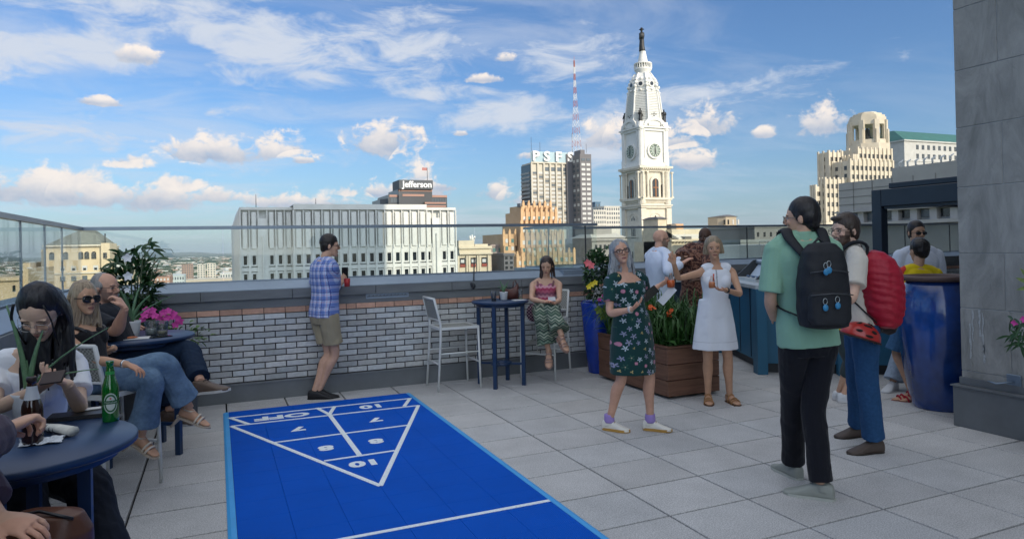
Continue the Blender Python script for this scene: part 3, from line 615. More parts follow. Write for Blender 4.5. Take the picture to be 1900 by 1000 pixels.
# --- slab tower with the four letter sign
def slab_tower():
    y = 470.; X = lambda px, yy=y: Yp(px, 340, yy)[0]; Z = lambda py: Yp(1030, py, y)[2]; x0, x1 = X(986), X(1065)
    lim = bm('slab_limestone', (.60,.56,.47)); gry = bm('grey_brick', (.17,.165,.175)); side = bm('slab_side', (.20,.20,.21))
    B = Bld('slab_skyscraper', 'pale slab skyscraper with big open roof letters and a red white mast', (X(1030), y))
    y1 = Xp(968.5, 340, x0)[1]
    B.part('wall', lim, lambda mb: (mb.box(x0, x1, y, y1, GZ, Z(303)), [mb.box(x0+(x1-x0)*i/7-.6, x0+(x1-x0)*i/7+.6, y-1.3, y, GZ, Z(303)) for i in range(8)], mb.box(x0-.4, x1, y-1.4, y, Z(304.5), Z(302))))
    zt, zb = Z(320), Z(415); nz = 13; hz = (zt-zb)/nz
    bands = MB(); 
    for j in range(nz+1):
        z = zt-hz*j; bands.box(x0-.9, x0, y+2, y1, z-hz*.45, z)
    bands.build('side_bands', bm('side_spandrel', (.42,.41,.39)), B.r); 
    sd = MB(); sd.box(x0-.5, x0+.01, y+1, y1, GZ, Z(306)); sd.build('side_glazing', W_DARK, B.r)
    for j in range(nz):
        for i in range(7):
            a = x0+(x1-x0)*i/7; B.win(W_LIT if (i*7+j*3) % 5 else W_MID, a+.8, a+(x1-x0)/7-.8, y-.25, y+.1, zt-hz*j-hz*.5, zt-hz*j)
    sp = MB()
    for j in range(nz):
        z = zt-hz*j; sp.box(x0, x1, y-.2, y-.02, z-hz*.92, z-hz*.52)
    sp.build('spandrels', bm('spandrel_brown', (.36,.33,.28)), B.r)
    for i in range(2, 7): a = x0+(x1-x0)*i/7; B.win(W_MID, a+.8, a+(x1-x0)/7-.8, y-.25, y+.1, Z(318), Z(311))
    ex0, ex1 = X(1077, y-14), X(1098, y-14)
    B.part('service_tower', gry, lambda mb: (mb.box(ex0, ex1, y-14, y+20, GZ, Z(289)), mb.box(X(1066, y-14), ex0+.1, y-2, y+20, GZ, Z(286))))
    for j in range(14):
        for i in range(2):
            a = ex0+(ex1-ex0)*(.12+.44*i); z = Z(297+9*j); B.win(W_LIT if j else W_MID, a, a+(ex1-ex0)*.32, y-14.2, y-13.9, z-1.9, z)
            b = y-12+6*i; B.win(W_MID if j % 3 else W_LIT, ex0-.2, ex0+.1, b, b+3, z-2.6, z-.6)
    B.part('roof_plant', gry, lambda mb: mb.box(X(1083, y-14), X(1091, y-14), y-10, y, Z(289), Z(280)))
    B.part('sign_screen', bm('sign_screen', (.42,.56,.62)), lambda mb: mb.box(X(985), X(1064), y-1, y-.4, Z(303.5), Z(283)))
    for k, (ch, px) in enumerate((('P', 993), ('S', 1013.5), ('F', 1035), ('S', 1057))):
        t = MB(); put_text(t, ch, (Z(282)-Z(303))*1.16, (X(px), y-2.2, Z(292.5)), (1,0,0), (0,0,1), .35, .35, 1.15); o = t.build('sign_letter', bm('sign_letter', (.82,.80,.78)), B.r, smooth=False)
    # lattice mast
    mast = root('broadcast_mast', (X(1069), y+5, Z(285)), 'tall red and white lattice mast on the slab skyscraper roof', 'antenna mast')
    mx = Yp(1070, 280, y+5); zb_, zt_ = Z(280)-1, Yp(1070, 113, y+5)[2]; wht, red = bm('mast_white', (.75,.74,.72)), bm('mast_red', (.42,.16,.13)); segs = 14
    def hw(t): return 2.6*(1-t)**1.5+.32
    cen = lambda t: np.array([mx[0]-.5*t, mx[1], zb_+(zt_-zb_)*t])
    for k in range(segs):
        q = MB(); t0, t1 = k/segs, (k+1)/segs; c0, c1 = cen(t0), cen(t1); w0, w1 = hw(t0), hw(t1)
        for sx, sy in ((1,1),(-1,1),(1,-1),(-1,-1)):
            a = c0+np.array([sx*w0, sy*w0, 0]); b = c1+np.array([sx*w1, sy*w1, 0]); q.bar(a, b, .22, .22)
        for ax in ((1,0),(0,1)):
            for s_ in (1,-1):
                p = [c0+np.array([w0*(s_ if ax[0] else -1), w0*(-1 if ax[0] else s_), 0]), c1+np.array([w1*(s_ if ax[0] else 1), w1*(1 if ax[0] else s_), 0])]
                q.bar(p[0], p[1], .14, .14)
        q.build('mast_section', red if k % 2 else wht, mast)
    q = MB(); q.tube([cen(1), cen(1)+np.array([0,0,3])], .15, 5); q.build('tip', red, mast)
    for px, h_ in ((986, 20), (1002, 14), (1062, 26), (1088, 12)):
        q = MB(); p = Yp(px, 284, y+8); q.tube([p, p+np.array([0,0,h_*.6])], .13, 5); q.build('antenna', M['dark'], B.r)
slab_tower()
# ------------------------------------------------------------ clock tower of the city hall
def figure(mb, p, h, yaw=0, hat=False, mi=0):
    """small bronze statue: gown, torso, arms, head"""
    p = np.array(p, float); k = h/10.; c, s_ = math.cos(yaw), math.sin(yaw); T = lambda x, y, z: p+np.array([c*x-s_*y, s_*x+c*y, z])*k
    mb.tube([T(0,0,0), T(0,0,.5), T(0,.1,2.5), T(0,0,4.6), T(0,0,5.4)], [1.25*k, 1.3*k, 1.1*k, .95*k, .8*k], 10)
    mb.tube([T(0,0,4.9), T(0,0,6.5), T(0,0,7.7), T(0,0,8.2)], [.8*k, 1.15*k, 1.1*k, .45*k], 10)
    mb.ell(T(0,.05,8.9), (.5*k, .55*k, .7*k)); 
    for sx in (-1, 1): mb.tube([T(sx*1.1,0,7.5), T(sx*1.5,.3,6.1), T(sx*1.0,1.0,5.2)], [.42*k, .38*k, .28*k], 7)
    if hat: mb.tube([T(0,0,9.25), T(0,0,9.35)], [1.05*k, 1.0*k], 14); mb.tube([T(0,0,9.3), T(0,0,10)], [.55*k, .45*k], 12)
def clock_tower():
    y0 = 290.; x0 = Yp(1188.5, 300, y0)[0]; x1 = Yp(1241.5, 300, y0)[0]; W_ = x1-x0; y1 = y0+W_; cx, cy = (x0+x1)/2, (y0+y1)/2; Z = lambda py: Yp(1200, py, y0+4)[2]
    white = bm('tower_white_iron', (.74,.74,.71), var=.07, vscale=.7, rough=.6); stone = bm('tower_cream_stone', (.66,.62,.52), var=.13, vscale=.5); bron = bm('bronze', (.018,.02,.022), rough=.5)
    B = Bld('city_hall_clock_tower', 'ornate white clock tower with dark bronze statue on its tip', (cx, cy), 'clock tower'); h = W_/2
    def sq(mb, o, za, zb, mi=0): mb.box(cx-h-o, cx+h+o, cy-h-o, cy+h+o, za, zb)
    def shaft(mb):
        sq(mb, -.6, GZ, Z(384)); sq(mb, .5, Z(387), Z(383)); sq(mb, 1.0, Z(383), Z(380.5)); sq(mb, -.9, Z(381), Z(318)); sq(mb, -.2, Z(376), Z(370)); sq(mb, .2, Z(320), Z(314)); sq(mb, 1.4, Z(314), Z(310)); sq(mb, .9, Z(372), Z(368)); sq(mb, 0, Z(420), Z(417)); sq(mb, -.1, Z(440), Z(438))
        for sx in (-1, 1):
            for sy in (-1, 1):
                px_, py_ = cx+sx*(h-1.0), cy+sy*(h-1.0)
                mb.box(px_-1.5, px_+1.5, py_-1.5, py_+1.5, GZ, Z(386)); mb.tube([(px_,py_,Z(380)), (px_,py_,Z(316))], 1.45, 12); mb.tube([(px_,py_,Z(316)), (px_,py_,Z(311))], [1.9,2.2], 12); mb.tube([(px_,py_,Z(380)), (px_,py_,Z(372))], 1.9, 12)
        for q in (-.50, -.30, .30, .50, .66, -.66):      # engaged columns of the open storey
            for f in (0, 1):
                a = (cx+q*W_*.9, y0+.1) if f == 0 else (x0+.1, cy+q*W_*.9); mb.tube([(a[0], a[1], Z(368)), (a[0], a[1], Z(321))], .42, 8); mb.box(a[0]-.6, a[0]+.6, a[1]-.6, a[1]+.6, Z(323), Z(320)); mb.box(a[0]-.6, a[0]+.6, a[1]-.6, a[1]+.6, Z(369), Z(366))
        for i in range(14):
            for f in (0, 1):
                t = -h+W_*(i+.5)/14; a = (cx+t, y0-1.0) if f == 0 else (x0-1.0, cy+t); mb.box(a[0]-.3, a[0]+.3, a[1]-.3, a[1]+.3, Z(316.5), Z(314))
    B.part('shaft', stone, shaft)
    def arched(m_, c, w_, za, zb, f, nm, out=.12, dep_=.3):
        mb = MB(); n = 10; pts = [(-w_, za), (w_, za)]+[(w_*math.cos(pi*k/n), zb+w_*math.sin(pi*k/n)) for k in range(n+1)]
        if f == 0: mb.rings([[(c+p, y0-out, z) for p, z in pts], [(c+p, y0+dep_, z) for p, z in pts]][::-1], True, 0, False)
        else: mb.rings([[(x0-out, c-p, z) for p, z in pts], [(x0+dep_, c-p, z) for p, z in pts]][::-1], True, 0, False)
        return mb.build(nm, m_, B.r, smooth=False)
    org = bm('window_copper', (.30,.14,.06))
    for f in (0, 1):
        c = cx if f == 0 else cy
        arched(stone, c, 2.9, Z(367), Z(338), f, 'window_surround', -.1, .7)
        arched(W_DARK, c, 1.75, Z(366), Z(339), f, 'window', .22, .2)
        for k in (-1, 0, 1): arched(W_DARK, c+k*1.25, .38, Z(409 if k else 408), Z(405 if k else 402), f, 'window', -.55, .9)
        for k in (-1, 0, 1): arched(W_DARK, c+k*1.35, .42, Z(442), Z(425), f, 'window', -.55, .9)
        for k in (-1, 1): arched(W_DARK, c+k*1.0, .45, Z(480), Z(468), f, 'window', -.55, .9)
        for k in (-1, 1): arched(W_DARK, c+k*h*.5, .4, Z(366), Z(345), f, 'window', -.6, .9)
        mb = MB()
        if f == 0: mb.box(c-.35, c+.35, y0-.36, y0-.2, Z(366), Z(334)); mb.box(c-1.7, c+1.7, y0-.37, y0-.2, Z(350), Z(348.5))
        else: mb.box(x0-.36, x0-.2, c-.35, c+.35, Z(366), Z(334))
        mb.build('window_mullion', org, B.r, smooth=False)
        mb = MB(); pts = [(3.4*math.cos(pi*k/12), 3.4*math.sin(pi*k/12)) for k in range(13)]; zc = Z(408)
        for k in range(12):
            a, b = pts[k], pts[k+1]
            A, C_ = ((c+a[0], y0+.5, zc+a[1]), (c+b[0], y0+.5, zc+b[1])) if f == 0 else ((x0+.5, c+a[0], zc+a[1]), (x0+.5, c+b[0], zc+b[1])); mb.bar(A, C_, .5, .35, (0,1,0) if f == 0 else (1,0,0))
        mb.build('window_arch_moulding', stone, B.r, smooth=False)
    # white clock stage
    def stage(mb):
        sq(mb, -.7, Z(310), Z(238)); sq(mb, -.1, Z(310), Z(303)); sq(mb, .1, Z(245), Z(240)); sq(mb, .9, Z(240), Z(237.5)); sq(mb, -.2, Z(237.5), Z(228))
        for sx in (-1, 1):
            for sy in (-1, 1):
                px_, py_ = cx+sx*(h-1.3), cy+sy*(h-1.3); mb.tube([(px_,py_,Z(309)), (px_,py_,Z(242))], 1.6, 14); mb.tube([(px_,py_,Z(243)), (px_,py_,Z(237)), (px_,py_,Z(229))], [2.1,2.0,1.5], 14); mb.tube([(px_,py_,Z(309)), (px_,py_,Z(296))], 1.9, 14)
        for q in (-.42, -.34, .34, .42):
            mb.box(cx+q*W_-.3, cx+q*W_+.3, y0-.2, y0+.8, Z(303), Z(243)); mb.box(x0-.2, x0+.8, cy+q*W_-.3, cy+q*W_+.3, Z(303), Z(243))
        for f in (0, 1, 2, 3):       # segmental gables
            n = 14; R_ = 6.1; pts = [(R_*math.cos(pi*k/n), .78*R_*math.sin(pi*k/n)) for k in range(n+1)]; zc = Z(240)
            for k in range(n):
                a, b = pts[k], pts[k+1]
                P = lambda p, e: (cx+p[0], (y0-.6-e) if f == 0 else (y1+.6+e), zc+p[1]) if f % 2 == 0 else ((x0-.6-e) if f == 1 else (x1+.6+e), cy+p[0], zc+p[1])
                mb.bar(P(a, 0), P(b, 0), 1.7, .7, (0,1,0) if f % 2 == 0 else (1,0,0)); mb.bar(P((a[0]*.78, a[1]*.74), -.3), P((b[0]*.78, b[1]*.74), -.3), .9, .35, (0,1,0) if f % 2 == 0 else (1,0,0))
            q = [(R_*math.cos(pi*k/n), .78*R_*math.sin(pi*k/n)+zc) for k in range(n+1)]
            if f % 2 == 0: yy = y0 if f == 0 else y1-2.5; mb.rings([[(cx+p, yy-.1, z) for p, z in q], [(cx+p, yy+2.5, z) for p, z in q]][::-1], True, 0, False)
            else: xx = x0 if f == 1 else x1-2.5; mb.rings([[(xx-.1, cy-p, z) for p, z in q], [(xx+2.5, cy-p, z) for p, z in q]][::-1], True, 0, False)
    B.part('clock_stage', white, stage)
    for f in (0, 1):
        cz = Z(281); R_ = 3.35; O_ = np.array([cx, y0+.62, cz]) if f == 0 else np.array([x0+.62, cy, cz]); u = np.array([1,0,0]) if f == 0 else np.array([0,-1,0]); n_ = np.array([0,-1,0]) if f == 0 else np.array([-1,0,0]); zv = np.array([0,0,1.])
        disc = lambda mb, r, a, b, c_=O_: mb.tube([c_+n_*a, c_+n_*b], r, 28, smooth=False)
        q = MB(); disc(q, R_+.9, 0, .9); q.build('clock_surround', white, B.r); q = MB(); disc(q, R_, .9, 1.0); face = q.build('clock_face', bm('clock_green', (.16,.22,.18)), B.r)
        q = MB(); disc(q, R_*.62, 1.0, 1.05); 
        q.build('clock_centre', bm('clock_pale', (.40,.47,.42)), B.r)
        q = MB()
        for k in range(12):
            a = pi/6*k; q.bar(O_+n_*1.08+(u*math.sin(a)+zv*math.cos(a))*R_*.68, O_+n_*1.08+(u*math.sin(a)+zv*math.cos(a))*R_*.93, .34, .1, n_)
        q.build('hour_marks', bm('clock_white', (.7,.7,.64)), B.r)
        q = MB(); q.bar(O_+n_*1.15, O_+n_*1.15+zv*R_*.85, .4, .1, n_); q.bar(O_+n_*1.22, O_+n_*1.22-zv*R_*.58, .55, .1, n_)
        for k in range(12): a = pi/6*k; q.bar(O_+n_*1.08+(u*math.sin(a)+zv*math.cos(a))*R_*.1, O_+n_*1.08+(u*math.sin(a)+zv*math.cos(a))*R_*.62, .08, .06, n_)
        q.build('clock_hands', bron, B.r)
    # curved eight sided spire with louvres
    prof = [(236, 37), (225, 36.4), (200, 33.5), (180, 31), (165, 28), (150, 24), (140, 19.5), (133, 14.5)]; mpp = W_/53*.83*1.0
    def rad(py):
        for (a, ra), (b, rb) in zip(prof, prof[1:]):
            if b <= py <= a: return (rb+(ra-rb)*(py-b)/(a-b))*.255*1.03
        return prof[-1][1]*.255
    def octo(r, z): return [(cx+r*math.cos(pi/8+pi/4*k)*1.03, cy+r*math.sin(pi/8+pi/4*k)*1.03, z) for k in range(8)]
    mb = MB(); R = []; py = 236.
    while py > 133.5: R += [octo(rad(py), Z(py))]; py -= 3
    mb.rings(R, True, 0, False); mb.build('spire', white, B.r, smooth=False)
    mb = MB(); py = 222.
    while py > 166:
        for k in range(8):
            a0, a1 = pi/8+pi/4*k, pi/8+pi/4*(k+1); r = rad(py)*1.03+.16; A = np.array([cx+r*math.cos(a0), cy+r*math.sin(a0), Z(py)]); C_ = np.array([cx+r*math.cos(a1), cy+r*math.sin(a1), Z(py)]); mb.bar(A, C_, .35, .28)
        mb.build('louvre', bm('louvre_white', (.62,.63,.61)), B.r, smooth=False); mb = MB(); py -= 3.1
    mb = MB()
    for k in range(8):
        a = pi/8+pi/4*k; mb.tube([(cx+(rad(p)*1.03+.1)*math.cos(a), cy+(rad(p)*1.03+.1)*math.sin(a), Z(p)) for p in range(236, 133, -6)], .5, 6)
        for p, r_ in ((160, 1.0), (153, .8), (147, .7), (170, .6)): mb.ell((cx+(rad(p)+.7)*math.cos(a), cy+(rad(p)+.7)*math.sin(a), Z(p)), r_, n=8, m=6)
        a += pi/8
        for p, r_ in ((168, .55), (146, .8)): mb.ell((cx+(rad(p)+.1)*math.cos(a), cy+(rad(p)+.1)*math.sin(a), Z(p)), r_, n=8, m=6)
        rr_ = rad(157); c_ = np.array([cx+rr_*math.cos(a), cy+rr_*math.sin(a), Z(157)]); n_ = np.array([math.cos(a), math.sin(a), 0]); mb.tube([c_-n_*.6, c_+n_*.7], 1.7, 12, smooth=False)
    mb.build('spire_ornament', white, B.r)
    for k in range(8):
        a = pi/4*k+pi/4; rr_ = rad(157); c_ = np.array([cx+rr_*math.cos(a), cy+rr_*math.sin(a), Z(157)]); n_ = np.array([math.cos(a), math.sin(a), 0]); q = MB(); q.tube([c_+n_*.5, c_+n_*.8], 1.05, 12, smooth=False); q.build('round_opening', W_DARK, B.r)
    mb = MB(); p_ = lambda r: r*.262
    mb.lathe([(p_(14), Z(137)), (p_(13.5), Z(131)), (p_(17), Z(127)), (p_(17.5), Z(124)), (p_(15.5), Z(123.5))], (cx, cy, 0), 24)
    mb.lathe([(p_(17.6), Z(116.5)), (p_(17.9), Z(115)), (p_(17.6), Z(114)), (p_(16.6), Z(114)), (p_(16.6), Z(116.5))], (cx, cy, 0), 24)
    mb.lathe([(p_(12), Z(124)), (p_(10), Z(112)), (p_(7.2), Z(98)), (p_(6), Z(93)), (p_(6.6), Z(92)), (p_(5.5), Z(91))], (cx, cy, 0), 16)
    for k in range(22): a = 2*pi*k/22; mb.box(cx+p_(17)*math.cos(a)-.18, cx+p_(17)*math.cos(a)+.18, cy+p_(17)*math.sin(a)-.18, cy+p_(17)*math.sin(a)+.18, Z(124), Z(116))
    mb.build('viewing_gallery', white, B.r)
    mb = MB(); figure(mb, (cx-.3, cy, Z(91.5)), Z(47)-Z(91.5), .9, True); mb.build('summit_statue', bron, B.r)
    for sx, sy, s_ in ((-1,-1,1), (1,-1,1), (-1,1,1), (1,1,1)):
        mb = MB(); figure(mb, (cx+sx*(h-1.5), cy+sy*(h-1.5), Z(229)), 7.4, -sx*.5); figure(mb, (cx+sx*(h-1.5)+.9, cy+sy*(h-1.5)+.4, Z(229)), 5.2, sx); mb.build('corner_statue', bron, B.r)
    for p in ((cx, y0+.3), (x0+.3, cy)):
        mb = MB(); c_ = np.array([p[0], p[1], Z(218)]); mb.ell(c_, (.7,.7,1.3)); mb.ell(c_+np.array([0,-.3,1.4]), .45)
        d_ = np.array([1,0,0]) if p[0] == cx else np.array([0,1,0])
        for s_ in (-1, 1): mb.tube([c_, c_+d_*s_*1.3+np.array([0,0,1.1]), c_+d_*s_*2.2+np.array([0,0,.2])], [.6,.7,.15], 6, flat=.5)
        mb.build('eagle', bron, B.r)
clock_tower()
# ------------------------------------------------------------ city hall wings and neighbours
cream = bm('hall_cream', (.62,.54,.40), var=.12, vscale=.4)
def hall():
    y = 255.; X = lambda px, yy=y: Yp(px, 450, yy)[0]; Z = lambda py, px=1320: Yp(px, py, y)[2]
    B = Bld('city_hall_wing', 'cream stone wing with arched windows and pavilion roofs right of the clock tower', (X(1330), y))
    B.part('wall', cream, lambda mb: (mb.box(X(1246), X(1425), y, y+30, GZ, Z(446)), mb.box(X(1244), X(1426), y-1, y+1, Z(447), Z(443)), mb.box(X(1246), X(1262), y+10, y+22, GZ, Z(404)), mb.box(X(1262), X(1332), y+6, y+30, GZ, Z(424)), mb.box(X(1332), X(1362), y+2, y+20, GZ, Z(441))))
    B.part('pavilion', bm('pavilion_stone', (.42,.36,.27)), lambda mb: (mb.prism([(X(1356)+a, y+6+b) for a, b in ((0,3),(2.5,0),(9,0),(11.5,3),(11.5,10),(0,10))], GZ, Z(401))))
    rs_ = bm('roof_slate', (.12,.12,.13)); B.part('pavilion_roof', rs_, lambda mb: mb.rings([[(X(1355)+a, y+5.5+b, Z(401)) for a, b in ((0,3),(2.5,0),(10,0),(12.5,3),(12.5,11),(0,11))], [(X(1355)+6+.2*a, y+9+.2*b, Z(397)) for a, b in ((0,3),(2.5,0),(10,0),(12.5,3),(12.5,11),(0,11))]], True, 0, False))
    B.part('turret_roof', rs_, lambda mb: mb.rings([[(X(1244), y+9, Z(404)), (X(1263), y+9, Z(404)), (X(1263), y+23, Z(404)), (X(1244), y+23, Z(404))], [(X(1247), y+12, Z(400)), (X(1259), y+12, Z(400)), (X(1259), y+18, Z(400)), (X(1247), y+18, Z(400))]], True, 0, False))
    B.part('white_roof', bm('white_roof', (.68,.64,.55)), lambda mb: mb.rings([[(X(1262), y+1, Z(441)), (X(1352), y+1, Z(441)), (X(1352), y+12, Z(425)), (X(1262), y+12, Z(424))], [(X(1262), y+1, Z(443)), (X(1352), y+1, Z(443)), (X(1352), y+30, Z(430)), (X(1262), y+30, Z(430))]], True, 0, False))
    B.part('roof_box', bm('roof_box_orange', (.55,.34,.20)), lambda mb: (mb.box(X(1288), X(1304), y+14, y+20, Z(425), Z(413))))
    B.part('roof_box', bm('roof_box_dark', (.16,.15,.14)), lambda mb: (mb.box(X(1278), X(1288), y+13, y+20, Z(425), Z(414)), mb.box(X(1270), X(1282), y-.5, y+5, Z(446), Z(438))))
    q = MB(); q.ell(((X(1341)), y+5, Z(438)), (3.1, 3.1, 3.8), n=16); q.build('glass_dome', bm('dome_blue', (.12,.18,.22), rough=.3), B.r)
    for i, px in enumerate((1360, 1367, 1376, 1386)): B.win(W_LIT if i > 1 else W_DARK, X(px)-.0, X(px)+.8, y+5.85, y+6.2, Z(416), Z(407))
    for px in (1350, 1357, 1369, 1376, 1275, 1290, 1305, 1320):
        mb = MB(); w_ = .62; pts = [(-w_, Z(483)), (w_, Z(483))]+[(w_*math.cos(pi*k/8), Z(469)+w_*math.sin(pi*k/8)) for k in range(9)]; mb.rings([[(X(px)+p, y-.15, z) for p, z in pts], [(X(px)+p, y+.2, z) for p, z in pts]][::-1], True, 0, False); mb.build('window', W_GRN if px > 1340 else W_DARK, B.r, smooth=False)
    for i in range(22): 
        q = MB(); x = X(1248)+i*1.75; q.box(x, x+.9, y-1.3, y-.2, Z(448.5), Z(446.6)); q.build('cornice_block', bm('cornice_dark', (.30,.26,.2)), B.r)
    for px in (1354, 1370): B.win(W_DARK, X(px), X(px)+.7, y-.1, y+.1, Z(452), Z(449))
    # shaded wing left of the tower
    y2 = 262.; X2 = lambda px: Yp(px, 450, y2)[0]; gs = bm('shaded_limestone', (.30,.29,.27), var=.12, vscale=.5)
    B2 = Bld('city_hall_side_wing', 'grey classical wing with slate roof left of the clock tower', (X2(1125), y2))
    Z2 = lambda py: Yp(1125, py, y2)[2]
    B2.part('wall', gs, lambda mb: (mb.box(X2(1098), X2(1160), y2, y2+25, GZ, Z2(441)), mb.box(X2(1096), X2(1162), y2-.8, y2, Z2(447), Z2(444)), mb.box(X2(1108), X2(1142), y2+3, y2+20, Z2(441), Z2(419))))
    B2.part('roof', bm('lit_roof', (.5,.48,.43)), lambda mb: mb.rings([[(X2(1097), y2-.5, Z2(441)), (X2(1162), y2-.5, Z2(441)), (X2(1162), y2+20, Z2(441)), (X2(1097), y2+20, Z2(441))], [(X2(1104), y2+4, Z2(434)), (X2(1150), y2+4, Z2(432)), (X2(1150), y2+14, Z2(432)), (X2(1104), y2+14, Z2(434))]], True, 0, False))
    for i, px in enumerate((1104, 1112, 1120, 1128, 1136)): 
        B2.win(W_DARK, X2(px), X2(px)+1.1, y2-.12, y2+.1, Z2(462), Z2(454)); B2.win(W_DARK, X2(px), X2(px)+1.1, y2-.12, y2+.1, Z2(484), Z2(472))
hall()
simple('white_apartment_block', 'white stepped apartment block between the slab skyscraper and the clock tower', 560, 1101, 1124, 391, 25, (.62,.60,.54), W_MID, 6, 4, base_py=425)
simple('white_apartment_block', 'white apartment block with a grid of small windows directly left of the clock tower', 570, 1121, 1150, 384, 25, (.62,.60,.54), W_MID, 7, 5, base_py=425)
simple('blue_glass_block', 'small blue glass block rising above the white apartments', 640, 1104, 1114, 376, 25, (.10,.18,.27), W_MID, 2, 4, base_py=425)
def greys():
    y = 150.; B, X, zt = simple('grey_strip_window_office', 'grey concrete office with a strip of dark windows right of the cream wing', y, 1374, 1470, 449, 20, (.30,.34,.34), W_DARK, 9, 1, band=(.86,.45), base_py=489, side=False)
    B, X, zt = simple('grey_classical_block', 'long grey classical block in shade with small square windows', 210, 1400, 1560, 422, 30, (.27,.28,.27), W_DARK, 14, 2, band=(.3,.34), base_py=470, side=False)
    # long low terrace building across the street
    y = 62.; X = lambda px: Yp(px, 460, y)[0]; Z = lambda py: Yp(1600, py, y)[2]; B = Bld('low_terrace_building', 'long low pale concrete band building with dark glazing below, seen through the railing', (X(1600), y))
    cb = bm('pale_band', (.58,.61,.58), var=.1, vscale=.8)
    B.part('wall', cb, lambda mb: (mb.box(X(1412), X(2100), y, y+12, Z(476), Z(450)), mb.box(X(1405), X(2100), y+.6, y+12, GZ, Z(476)), mb.box(X(1440), X(2100), y-.5, y+.1, Z(477), Z(474))))
    bl = bm('glazing_blue', (.02,.05,.10), rough=.15)
    for i in range(30):
        a = X(1412)+i*1.75; B.win(bl, a+.1, a+1.55, y+.45, y+.7, Z(505), Z(479))
    f = MB()
    for i in range(38): a = X(1412)+i*1.4; f.box(a, a+.07, y+.2, y+.27, Z(450), Z(444))
    f.box(X(1412), X(2100), y+.2, y+.27, Z(444.5), Z(443.5)); f.build('balustrade', cb, B.r, smooth=False)
    # rooftop lattice frames
    f = MB(); rr = random.Random(6)
    for i in range(26):
        a = Yp(1475+rr.uniform(0, 60), 435, 100); f.bar(a+np.array([0,0,-1.2]), a+np.array([rr.uniform(-1.5,1.5), 0, rr.uniform(0,1.8)]), .09, .09)
    for k in range(4): a = Yp(1474, 424+7*k, 100); f.bar(a, a+np.array([6.5,0,0]), .1, .1)
    o = f.build('roof_machinery', bm('machinery_pale', (.5,.5,.47))); tag(o, 'tangled pale roof frames seen between the two men with packs', 'roof machinery')
greys()
def big_stone():
    """grey stone block whose long face runs away from us, with pilastered top storey"""
    x = 66.; c = mat('grey_ashlar', (.33,.325,.315), .85, col2=(.40,.395,.38), vscale=.35); y_a = Xp(1556, 350, x)[1]; Zx = lambda px, py: Xp(px, py, x)[2]; y_b = Xp(1860, 350, x)[1]
    B = Bld('grey_stone_block', 'big windowless grey stone block with a pilastered storey, stepping up to the right', (x, (y_a+y_b)/2)); zt = Zx(1600, 336); zt2 = Zx(1700, 324)
    ymid = Xp(1655, 330, x)[1]
    def w_(mb):
        mb.box(x, x+30, y_b, y_a, Zx(1600, 392), zt); mb.box(x-.01, x+30, y_b, ymid, zt-.1, max(zt2, zt+1.0)); mb.box(x+.7, x+30, y_b, y_a+.01, GZ, Zx(1600, 391)); mb.box(x-.4, x, y_b, y_a+.3, Zx(1600, 393.5), Zx(1600, 391)); mb.box(x-.6, x+1, y_b, y_a+.4, Zx(1600, 419), Zx(1600, 413))
        mb.box(x, x+1, y_b, y_a, GZ, Zx(1600, 420))
    B.part('wall', c, w_)
    z0, z1 = Zx(1600, 413), Zx(1600, 392); y = y_b; pm_ = bm('pilaster_stone', (.42,.41,.40))
    while y < y_a: p = MB(); p.box(x+.05, x+.8, y, y+.75, z0, z1); p.build('pilaster', pm_, B.r, smooth=False); y += 2.1
    y = y_b; i = 0
    while y < y_a-2: B.win(W_DARK if i % 3 else W_MID, x+.55, x+.75, y+.85, y+2.0, z0+.3, z1-.2); y += 2.1; i += 1
    g = MB()
    for k in range(26): yy = ymid-.5-k*.9; a = np.array([x+.6, yy, max(zt2, zt+1.0)]); g.tube([a, a+np.array([-.3,-.2,.5]), a+np.array([-.1,-.45,.75])], [.09,.12,.05], 5)
    g.build('roof_lamps', bm('lamp_white', (.7,.7,.68)), B.r)
    s = MB()
    for k in range(9): s.bar((x-.02, y_a-2.4*k-2, zt), (x-.02, y_a-2.4*k-2, Zx(1600, 392)), .06, .05, (1,0,0))
    for k in range(3): zz = zt-(zt-Zx(1600,392))*(k+1)/4; s.bar((x-.02, y_b, zz), (x-.02, y_a, zz), .06, .05, (1,0,0))
    s.build('stone_joints', bm('joint_dark', (.2,.2,.19)), B.r, smooth=False)
big_stone()
